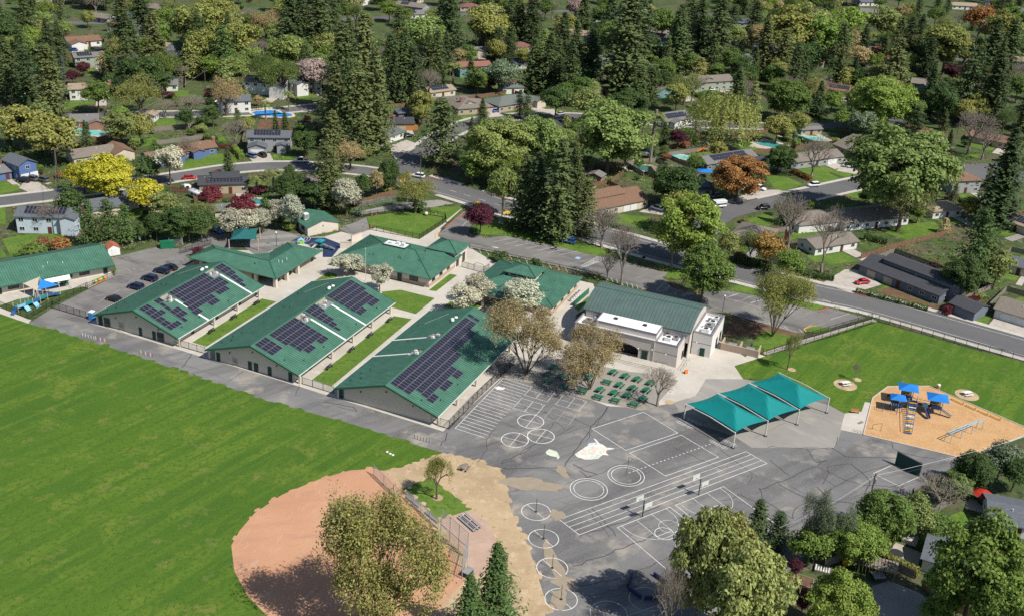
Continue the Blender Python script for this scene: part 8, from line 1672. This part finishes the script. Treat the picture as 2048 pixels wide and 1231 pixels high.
def trailer(a, b, lab, hh=2.6):
    L = dist(a, b); t = thing('camper_trailer', lab, 'trailer', lerp(a, b, .5), ang(a, b)); part(t, 'body', loft([(-L / 2, 1.0, .8, hh - .3), (-L / 2 + .3, 1.2, .5, hh), (0, 1.22, .5, hh), (L / 2 - .8, 1.2, .5, hh), (L / 2, 1.0, .9, hh - .8)]), 'paint_white', True)
    for x in (-.6, .5):
        for s in (-1, 1): link('wheel', WHEEL, t, (x, s * 1.1, .33))
    for k in range(3): part(t, 'roof_vent', MB().box(-2 + k * 1.8, -.3, hh - .02, -1.5 + k * 1.8, .3, hh + .15), 'grey_metal')
    for k in range(3): win(t, -2 + k * 1.7, -1.24, 1.3, .9, .7, 0, 'dark_metal')
trailer((-104.6,324.6), (-97.4,319.4), 'long white camper trailer behind the red plum tree'); trailer((-108.0,328.8), (-105.9,330.1), 'short white camper shell beside the long trailer', 2.2)

# ---------------------------------------------------------------- utility poles and wires
mat('pole_wood', (.12, .09, .065), var=.2)
def upole(p, h_, lab, rz=0, tr=False):
    t = thing('utility_pole', lab, 'utility pole', p, rz, 'wooden utility poles'); part(t, 'pole', MB().tube([(0, 0, -.3), (0, 0, h_)], .17, 8, .11), 'pole_wood'); c = part(t, 'crossarm', MB().box(-1.1, -.07, h_ - .6, 1.1, .07, h_ - .45), 'pole_wood')
    for x in (-.9, 0, .9): part(c, 'insulator', MB().lathe([(.05, h_ - .45), (.08, h_ - .3), (.03, h_ - .2)], 6, (x, 0)), 'white_metal')
    if tr: part(t, 'transformer', MB().lathe([(.1, h_ - 2.4), (.28, h_ - 2.3), (.28, h_ - 1.3), (.1, h_ - 1.2)], 10, (.38, 0)), 'grey_metal')
UP = [((-147.7,327.2), 12.5, 'utility pole beside the vivid yellow tree', .6, False), ((-129.9,284.6), 12, 'utility pole in front of the pale blue house', .6, False), ((-95.4,313.5), 11, 'utility pole beside the camper trailer', .6, False), ((-134.0,446.5), 11, 'utility pole on the back street', .3, False), ((-33.6,349.3), 10.5, 'utility pole by the stop sign', -.6, False), ((68.7,168.6), 11.5, 'utility pole with transformer behind the playground edge', .6, True), ((86.1,667.0), 10, 'utility pole among the far redwoods', .2, False), ((186.1,454.8), 10, 'utility pole by the turning circle', .4, False), ((-93.5,285.8), 10, 'utility pole behind the staff lot hedge', .5, False)]
for a in UP: upole(*a)
def wires(a, za, b, zb, lab, n=2, sag=1.0):
    t = thing('overhead_wire', lab, 'wire', (0, 0, 0), 0, 'overhead wires')
    for k in range(n):
        pts = [(*lerp(a, b, i / 14), za + (zb - za) * i / 14 - sag * 4 * (i / 14) * (1 - i / 14) - .8 * k) for i in range(15)]; part(t, 'strand', MB().tube(pts, .03, 4), 'black_metal' if k else 'galvanised')
pr_ = (68.7,168.6)
wires(pr_, 11, (118.7,194.9), 11, 'power wires running right from the transformer pole'); wires(pr_, 11, (47.6,151.4), 10.5, 'power wires running to the bottom from the transformer pole')
wires((-147.7,327.2), 12, (-129.9,284.6), 11.5, 'wires between the yellow tree pole and the pale blue house pole'); wires((-147.7,327.2), 12, (-134.0,446.5), 10.5, 'wires crossing from the yellow tree pole to the back street', 2, 2); wires((-33.6,349.3), 10, (-71.2,376.7), 10, 'wires beside the street corner pole')
# red parasol, garden tables, patio things
t = thing('parasol', 'round red parasol on the patio behind the playground', 'parasol', (94.1,178.0), 0); part(t, 'canopy', MB().lathe([(2.0, 2.2), (1.2, 2.6), (.1, 2.9)], 8), 'play_red'); part(t, 'pole', MB().tube([(0, 0, 0), (0, 0, 2.9)], .04, 6), 'pale_post')
t = thing('hot_tub', 'black round hot tub beside the red parasol', 'hot tub', (95.4,177.9), 0); part(t, 'shell', MB().lathe([(1.7, 0), (1.8, .8), (1.5, .8), (1.5, .72)], 16), 'dark_metal')
t = thing('garden_umbrella', 'blue garden umbrella by the green pond', 'parasol', (47.9,394.8), 0); part(t, 'canopy', MB().lathe([(1.7, 2.2), (1.0, 2.5), (.1, 2.8)], 8), 'light_blue'); part(t, 'pole', MB().tube([(0, 0, 0), (0, 0, 2.8)], .04, 6), 'pale_post')
t = thing('garden_tent', 'blue garden canopy beside the grey solar house', 'tent', (66.7,375.7), 0); hip_canopy(t, 0, 0, 5, 4, 2.3, .7)
for x in (-2.3, 2.3):
    for y in (-1.8, 1.8): part(t, 'leg', MB().tube([(x, y, 0), (x, y, 2.3)], .04, 5), 'galvanised')
t = thing('pergola', 'wooden pergola roof beside the white house pool', 'pergola', (-110.3,430.2), .1)
for x in (-2.5, 2.5):
    for y in (-1.5, 1.5): part(t, 'post', MB().box(x - .1, y - .1, 0, x + .1, y + .1, 2.4), 'wood_fence')
for k in range(9): part(t, 'slat', MB().box(-2.9 + k * .7, -1.9, 2.4, -2.75 + k * .7, 1.9, 2.55), 'wood_fence')
t = thing('garden_pergola', 'wide weathered timber shelter beside the fence at the bottom', 'pergola', (66.9,154.3), R(-20))
for x in (-3, 3):
    for y in (-1.4, 1.4): part(t, 'post', MB().box(x - .1, y - .1, 0, x + .1, y + .1, 2.0), 'weathered_wood')
for k in range(12): part(t, 'slat', MB().box(-3.4 + k * .58, -1.8, 2.0, -2.95 + k * .58, 1.8, 2.1), 'weathered_wood')
t = thing('hot_tub', 'square dark spa tub beside the timber shelter', 'hot tub', (66.7,152.6), R(10)); part(t, 'shell', MB().box(-1, -1, 0, 1, 1, .9), 'dark_metal'); part(t, 'cover', MB().box(-1.05, -1.05, .9, 1.05, 1.05, 1.0), 'galvanised')
t = thing('patio_table', 'round dark patio table on the tan patio', 'table', (71.9,159.3), 0); part(t, 'top', MB().lathe([(1.3, .7), (1.3, .76)], 16), 'dark_metal'); part(t, 'pedestal', MB().lathe([(.4, 0), (.1, .1), (.1, .7)], 8), 'dark_metal')
t = thing('stone_hearth', 'white square stone block on the curved lawn', 'hearth', (75.8,163.9), R(-25)); part(t, 'base', MB().box(-1.3, -1.0, 0, 1.3, 1.0, .9), 'white_stucco'); part(t, 'slab', MB().box(-1.4, -1.1, .9, 1.4, 1.1, 1.0), 'concrete')
mat('boulder', (.42, .38, .33), var=.25, scale=1.5)
for k, (p, r_) in enumerate([((79.2,168.3), .7), ((81.2,168.5), .9), ((83.1,169.8), .7), ((83.8,169.3), .6), ((98.4,178.7), .9), ((83.0,164.3), .8)]):
    rnd = random.Random(k); mb = MB().lathe([(r_ * .8, 0), (r_, r_ * .3), (r_ * .75, r_ * .7), (r_ * .3, r_ * .85)], 8); mb.v = [(x * rnd.uniform(.8, 1.2), y * rnd.uniform(.8, 1.2), z) for x, y, z in mb.v]
    solo('boulder', mb, 'boulder', 'pale garden boulder beside the curved lawn, ' + ('first', 'second', 'third', 'fourth', 'fifth', 'sixth')[k] + ' from the left of the image', 'boulder', 'garden boulders', loc=(*p, 0))
t = thing('planter_box', 'square timber raised planter at the bottom edge', 'planter', (52.9,150.5), R(-25)); 
for a in ((-2, -1.4, 2, -1.2), (-2, 1.2, 2, 1.4), (-2, -1.2, -1.8, 1.2), (1.8, -1.2, 2, 1.2)): part(t, 'side_board', MB().box(a[0], a[1], 0, a[2], a[3], .5), 'weathered_wood')
part(t, 'soil', MB().box(-1.8, -1.2, 0, 1.8, 1.2, .4), 'mulch')
t = thing('greenhouse_frame', 'white-slatted cold frame beside the bottom garden fence', 'cold frame', (57.3,153.9), R(-20))
for k in range(6): part(t, 'slat', MB().box(-1.2 + k * .45, -.8, .5, -1.0 + k * .45, .8, .58), 'white_metal')
part(t, 'base', MB().box(-1.3, -.9, 0, 1.5, .9, .5), 'weathered_wood')
for k, p in enumerate(((61.8,155.7), (62.6,156.0))): solo('garden_chair', MB().box(-.35, -.35, .25, .35, .35, .4).box(-.35, .3, .4, .35, .4, 1.0).box(-.33, -.3, 0, -.22, -.2, .25).box(.22, -.3, 0, .33, -.2, .25), 'play_yellow', 'yellow garden chair by the bottom fence, ' + ('left', 'right') [k] + ' of two', 'chair', loc=(*p, 0), rz=.5)
t = thing('play_set', 'orange-red wooden play set behind the pale curved bed', 'play set', (71.6,407.2), .3)
for x in (-1.5, 1.5):
    for y in (-1, 1): part(t, 'post', MB().tube([(x, y, 0), (x * .6, y * .4, 2.8)], .09, 5), 'garage_wood')
part(t, 'deck', MB().box(-1, -.6, 1.3, 1, .6, 1.4), 'garage_wood'); slide(t, (-1, 0), (-4, -.6), 1.4, 'orange_plastic')
t = thing('warning_sign', 'yellow warning sign post beside the main street hedge', 'sign', (85.7,291.9), R(-50)); part(t, 'post', MB().tube([(0, 0, 0), (0, 0, 2.2)], .04, 5), 'galvanised'); part(t, 'plate', MB().poly([(0, -.04, 1.7), (.4, -.04, 2.1), (0, -.04, 2.5), (-.4, -.04, 2.1)]).poly([(0, -.02, 1.7), (-.4, -.02, 2.1), (0, -.02, 2.5), (.4, -.02, 2.1)]), 'play_yellow')
# hedges
HG = [((96.1,278.2), (113.0,268.8), 1.3, 1.3, 'md', 'long clipped green hedge in front of the charcoal house'), ((117.0,266.6), (128.7,275.9), 2.2, 1.6, 'rr', 'dark red hedge beside the right-hand lawn'), ((101.0,387.1), (106.0,378.1), 1.6, 1.4, 'or', 'rust-orange hedge along the front lawn of the ranch'), ((-103.6,374.4), (-98.2,364.2), 2.0, 1.8, 'vv', 'yellow-green hedge left of the grey gabled house'), ((36.7,519.2), (54.4,529.1), 1.2, 1.6, 'yg', 'pale hedge row above the fence, far middle'), ((75.4,501.6), (82.1,492.0), 1.5, 1.5, 'md', 'green hedge below the barn-like sage house'), ((66.1,160.2), (74.0,153.7), 1.8, 1.5, 'yg', 'yellow-green clipped hedge along the bottom fence'), ((26.8,319.1), (35.1,315.4), 1.4, 1.3, 'dk', 'dark hedge along the street below the two-tier brown house'), ((65.1,295.9), (74.3,290.8), 2.2, 2.2, 'dk', 'dark street hedge below the golden shrubs'), ((82.7,288.3), (91.5,285.9), 1.5, 1.8, 'dk', 'dark hedge beside the white gate'), ((103.0,442.5), (118.3,423.5), 2.0, 1.5, 'dk', 'dark tall hedge between the two pools'), ((-120.5,366.9), (-108.9,373.4), .9, 1.0, 'dk', 'low hedge under the windows of the blue ranch house'), ((109.8,320.8), (115.9,317.4), 1.8, 1.6, 'dk', 'dark hedge beside the walled lawn'), ((-109.4,375.4), (-104.7,376.3), 1.3, 1.5, 'rr', 'red hedge right of the blue ranch house'), ((-78.5,215.6), (-78.6,215.2), .5, .5, 'md', None)]
for a, b, hh, ww, c_, lab in HG:
    if not lab: continue
    L = dist(a, b); t = thing('hedge', lab, 'hedge', a, ang(a, b), 'clipped hedges'); n = max(1, round(L / 4))
    for k in range(n):
        q = link('hedge_section', HEDGE[k % 2], t, (L * (k + .5) / n, 0, 0), 0, (L / n / 4 * 1.02, ww / 1.2, hh / 1.4)); q.color = (*COLS[c_], 1)
# ---------------------------------------------------------------- three people on the playground
mat('skin', (.45, .27, .19), var=.04, world=False); mat('cloth_white', (.6, .6, .58), var=.06); mat('cloth_dark', (.03, .03, .04), var=.1); mat('hair_dark', (.03, .02, .015), var=.1); mat('cloth_grey', (.2, .2, .22), var=.08); mat('shirt_pink', (.5, .2, .22), var=.08)
def person(p, rz, lab, top, leg, stride=.16, h_=1.45):
    t = thing('person', lab, 'person', (*p, .06), rz); me = bpy.data.meshes.new('body'); s = h_ / 1.7
    V_ = [(0, 0, .95), (0, 0, 1.15), (0, .0, 1.38), (0, 0, 1.48), (0, .02, 1.6), (.1, 0, .9), (.11, stride * .6, .5), (.11, stride, .07), (.11, stride + .14, .04), (-.1, 0, .9), (-.11, -stride * .4, .5), (-.11, -stride, .07), (-.11, -stride + .14, .04), (.2, 0, 1.38), (.27, -.06, 1.1), (.27, .06, .85), (-.2, 0, 1.38), (-.27, .06, 1.1), (-.27, .14, .87)]
    E_ = [(0, 1), (1, 2), (2, 3), (3, 4), (0, 5), (5, 6), (6, 7), (7, 8), (0, 9), (9, 10), (10, 11), (11, 12), (2, 13), (13, 14), (14, 15), (2, 16), (16, 17), (17, 18)]
    me.from_pydata([(x * s, y * s, z * s) for x, y, z in V_], E_, []); o = link('body', me, t); o.modifiers.new('skin', 'SKIN'); ss = o.modifiers.new('sub', 'SUBSURF'); ss.levels = ss.render_levels = 1
    rad = [.13, .12, .14, .06, .1, .09, .07, .05, .045, .09, .07, .05, .045, .06, .045, .035, .06, .045, .035]
    for k, r_ in enumerate(rad): me.skin_vertices[0].data[k].radius = (r_ * s, r_ * s)
    me.skin_vertices[0].data[0].use_root = True; me.materials.append(MATS['skin'])
    part(t, 'shirt', MB().lathe([(.17 * s, .88 * s), (.18 * s, 1.1 * s), (.22 * s, 1.36 * s), (.1 * s, 1.46 * s)], 10), top, True)
    for x, y in ((.11, stride), (-.11, -stride)): part(t, 'trouser_leg', MB().tube([(x * .9 * s, 0, .93 * s), (x * s, y * .6 * s, .5 * s), (x * s, y * s, .1 * s)], .115 * s, 8, .075 * s), leg, True)
    part(t, 'hair', MB().lathe([(.115 * s, 1.58 * s), (.125 * s, 1.66 * s), (.08 * s, 1.74 * s), (.01, 1.76 * s)], 8, (0, -.02 * s)), 'hair_dark', True)
person((78.9,179.7), .4, 'person in a white top walking, left of the two close together', 'cloth_white', 'cloth_grey'); person((79.2,179.2), .9, 'person in a pink top walking beside the one in white', 'shirt_pink', 'cloth_dark', .1); person((81.2,179.3), 2.2, 'person in dark clothes standing apart near the yard edge', 'cloth_dark', 'cloth_dark', .05, 1.6)

# ---------------------------------------------------------------- smaller planting between the houses
BOX = [(min(a[0] for a in q), max(a[0] for a in q), min(a[1] for a in q), max(a[1] for a in q), q) for q in SHEETS]
def blocked(p, pad):
    for path, w in ROADS:
        for a, b in zip(path, path[1:]):
            d = Vector((b[0] - a[0], b[1] - a[1])); q = Vector((p[0] - a[0], p[1] - a[1])); t = max(0, min(1, q.dot(d) / max(1e-6, d.length_squared)))
            if (q - d * t).length < w / 2 + 2.2 + pad: return True
    for s, A, rz, w, dp in HOUSES:
        x, y = p[0] - A[0], p[1] - A[1]; u, v = x * math.cos(rz) + y * math.sin(rz), -x * math.sin(rz) + y * math.cos(rz)
        if -pad < u < w + pad and -7 - pad < v < dp + pad: return True
    return any(a <= p[0] <= b and c <= p[1] <= d and inside(p, q) for a, b, c, d, q in BOX)
rf = random.Random(21); n_s = n_t = 0; taken = [(x, y) for _r, _k, _c, _w, x, y, _h, _l in PLANTED]
tries = 0
while (n_s < 285 or n_t < 640) and tries < 40000:
    tries += 1; yy = 1 / rf.uniform(1 / 1000, 1 / 268); xx = yy * rf.uniform(-.5, .49); p = (xx, yy)
    if n_s >= 285 and yy < 460 and rf.random() < .6: continue
    small = n_s < 285 and rf.random() < .62
    if small:
        if blocked(p, .8): continue
        h_ = rf.uniform(1.4, 3.6); r_ = h_ * rf.uniform(.55, .85); n_s += 1
        tree('sh', rf.choice(('dk', 'dk', 'md', 'md', 'ol', 'br', 'yg', 'gy', 'pu', 'rb', 'rd')), xx, yy, h_, r_)
    elif n_t < 640:
        if yy < 330 or blocked(p, 2.5) or any(abs(a - xx) < 3.5 and abs(b - yy) < 4.5 for a, b in taken): continue
        far = yy > 450; k = rf.choice(('bl', 'bl', 'bl', 'bl', 'ws', 'ba', 'rw', 'rw', 'cd', 'bl')); n_t += 1
        h_ = rf.uniform(9, 15) if far else rf.uniform(4.5, 7.5)
        if k == 'rw': h_ = rf.uniform(16, 27) if far else rf.uniform(8, 12)
        r_ = h_ * (rf.uniform(.16, .22) if k == 'rw' else rf.uniform(.34, .46)); taken.append(p)
        tree(k, 'rw' if k == 'rw' else rf.choice(('dk', 'md', 'ol', 'yg', 'yg', 'lg', 'lg', 'br', 'tn', 'lo', 'md')), xx, yy, h_, r_, None, 'yard_tree' if k == 'bl' else None)
n_t = tries = 0
while n_t < 150 and tries < 4000:
    tries += 1; yy = 1 / rf.uniform(1 / 1050, 1 / 600); xx = yy * rf.uniform(-.49, .47)
    if blocked((xx, yy), 1.5) or any(abs(a - xx) < 4 and abs(b - yy) < 7 for a, b in taken): continue
    n_t += 1; taken.append((xx, yy)); h_ = rf.uniform(10, 16); tree('bl', rf.choice(('dk', 'md', 'ol', 'yg', 'lg', 'tn', 'lo', 'md')), xx, yy, h_, h_ * rf.uniform(.36, .46), None, 'distant_tree')
# low ground cover in the yards: leafy mats that nobody could count
gc = random.Random(31); GC = {'dk': [], 'ol': [], 'rb': []}; t_ = 0
while sum(map(len, GC.values())) < 5200 and t_ < 16000:
    t_ += 1; yy = 1 / gc.uniform(1 / 950, 1 / 262); xx = yy * gc.uniform(-.5, .49)
    if blocked((xx, yy), .2): continue
    GC[gc.choice(('dk', 'dk', 'ol', 'ol', 'rb'))].append((xx, yy, gc.uniform(.5, 1.5)))
for k, (c_, pts) in enumerate(GC.items()):
    g = np.random.default_rng(400 + k); q = np.array(pts); rep = np.repeat(q, 13, 0); n = len(rep); off = g.normal(0, 1, (n, 2)) * rep[:, 2:3] * .75
    P_ = np.column_stack([rep[:, 0] + off[:, 0], rep[:, 1] + off[:, 1], np.abs(g.normal(0, .3, n)) * rep[:, 2] + .08])
    o_ = tag(link('undergrowth', leaf_mesh('undergrowth', P_, np.tile([0, -.2, 1.0], (n, 1)), np.full(n, .55), 410 + k)), 'low ' + CW[c_] + ' ground cover in the yards', kind='stuff'); o_.color = (*COLS[c_], 1)
# ---------------------------------------------------------------- labels that say which tree is which
SPOTS = [(s, (A[0] + math.cos(rz) * w / 2 - math.sin(rz) * d / 2, A[1] + math.sin(rz) * w / 2 + math.cos(rz) * d / 2)) for s, A, rz, w, d in HOUSES]
SPOTS += [('kindergarten block', S(-170, 222)), ('office', S(-134, 246)), ('library', S(-97, 247)), ('school hall', S(-60, 236)), ('third classroom', S(-98, 196)), ('school annex', (-122.9,265.6)), ('portable classroom', (-59.4,308.3)), ('shade sails', (60, 205)), ('handball wall', (82.7,187.9)), ('basketball court', (35, 160)), ('school parking lot', (15.3,298.5)), ('staff parking lot', (-100.3,269.0)), ('ball field', (-20.1,159.5))]
ORD = ['first', 'second', 'third', 'fourth', 'fifth', 'sixth', 'seventh', 'eighth', 'ninth', 'tenth', 'eleventh', 'twelfth', 'thirteenth', 'fourteenth', 'fifteenth', 'sixteenth']
by = {}
for rec in PLANTED:
    root, kind, cw, word, x, y, h_, lab = rec
    root['category'] = {'sh': 'shrub'}.get(kind, 'tree'); root['group'] = {'sh': 'garden shrubs', 'rw': 'redwoods', 'pe': 'blossoming pears', 'pa': 'palms', 'fp': 'palms', 'cy': 'cypresses'}.get(kind, 'neighbourhood trees')
    if lab: root['label'] = lab; continue
    s, q = min(SPOTS, key=lambda t: (t[1][0] - x) ** 2 + (t[1][1] - y) ** 2); dx = x - q[0] - (y - q[1]) * q[0] / q[1]; dy = y - q[1]
    rel = ('behind' if dy > 0 else 'in front of') if abs(dy) > abs(dx) * 1.1 else ('right of' if dx > 0 else 'left of')
    size = '' if kind in ('cy', 'fp', 'wp') else ({'sh': (('tall ' if h_ > 2.6 else 'low '))}.get(kind) or ('tall ' if h_ > {'rw': 24, 'cd': 16}.get(kind, 11) else 'small ' if h_ < {'rw': 15}.get(kind, 6.5) else ''))
    if len(f'{size}{cw} {word} {rel} the {s}'.split()) > 12: size = ''
    by.setdefault(f'{size}{cw} {word} {rel} the {s}'.replace('tall tall', 'tall'), []).append(rec)
for lab, L in by.items():
    if len(L) == 1: L[0][0]['label'] = lab; continue
    L.sort(key=lambda r_: r_[4] / r_[5]); lab = ' '.join(lab.split())
    for i, r_ in enumerate(L):
        if len(lab.split()) > 11: lab = lab.replace('many-stemmed ', '').replace('spreading ', '').replace('tall ', '', 1).replace('small ', '', 1)
        q = lab + (', ' + ('left' if i == 0 else 'right') + ' one of two' if len(L) == 2 else ', ' + ORD[min(i, 15)] + ' from the left')
        if len(q.split()) > 16: q = q.replace(' from the left', ' from left').replace(' one of two', ' one')
        if len(q.split()) > 16: q = q.replace(' the ', ' ', 1)
        if len(q.split()) > 16: q = q.replace(' thinly leafed', ' budding')
        r_[0]['label'] = q
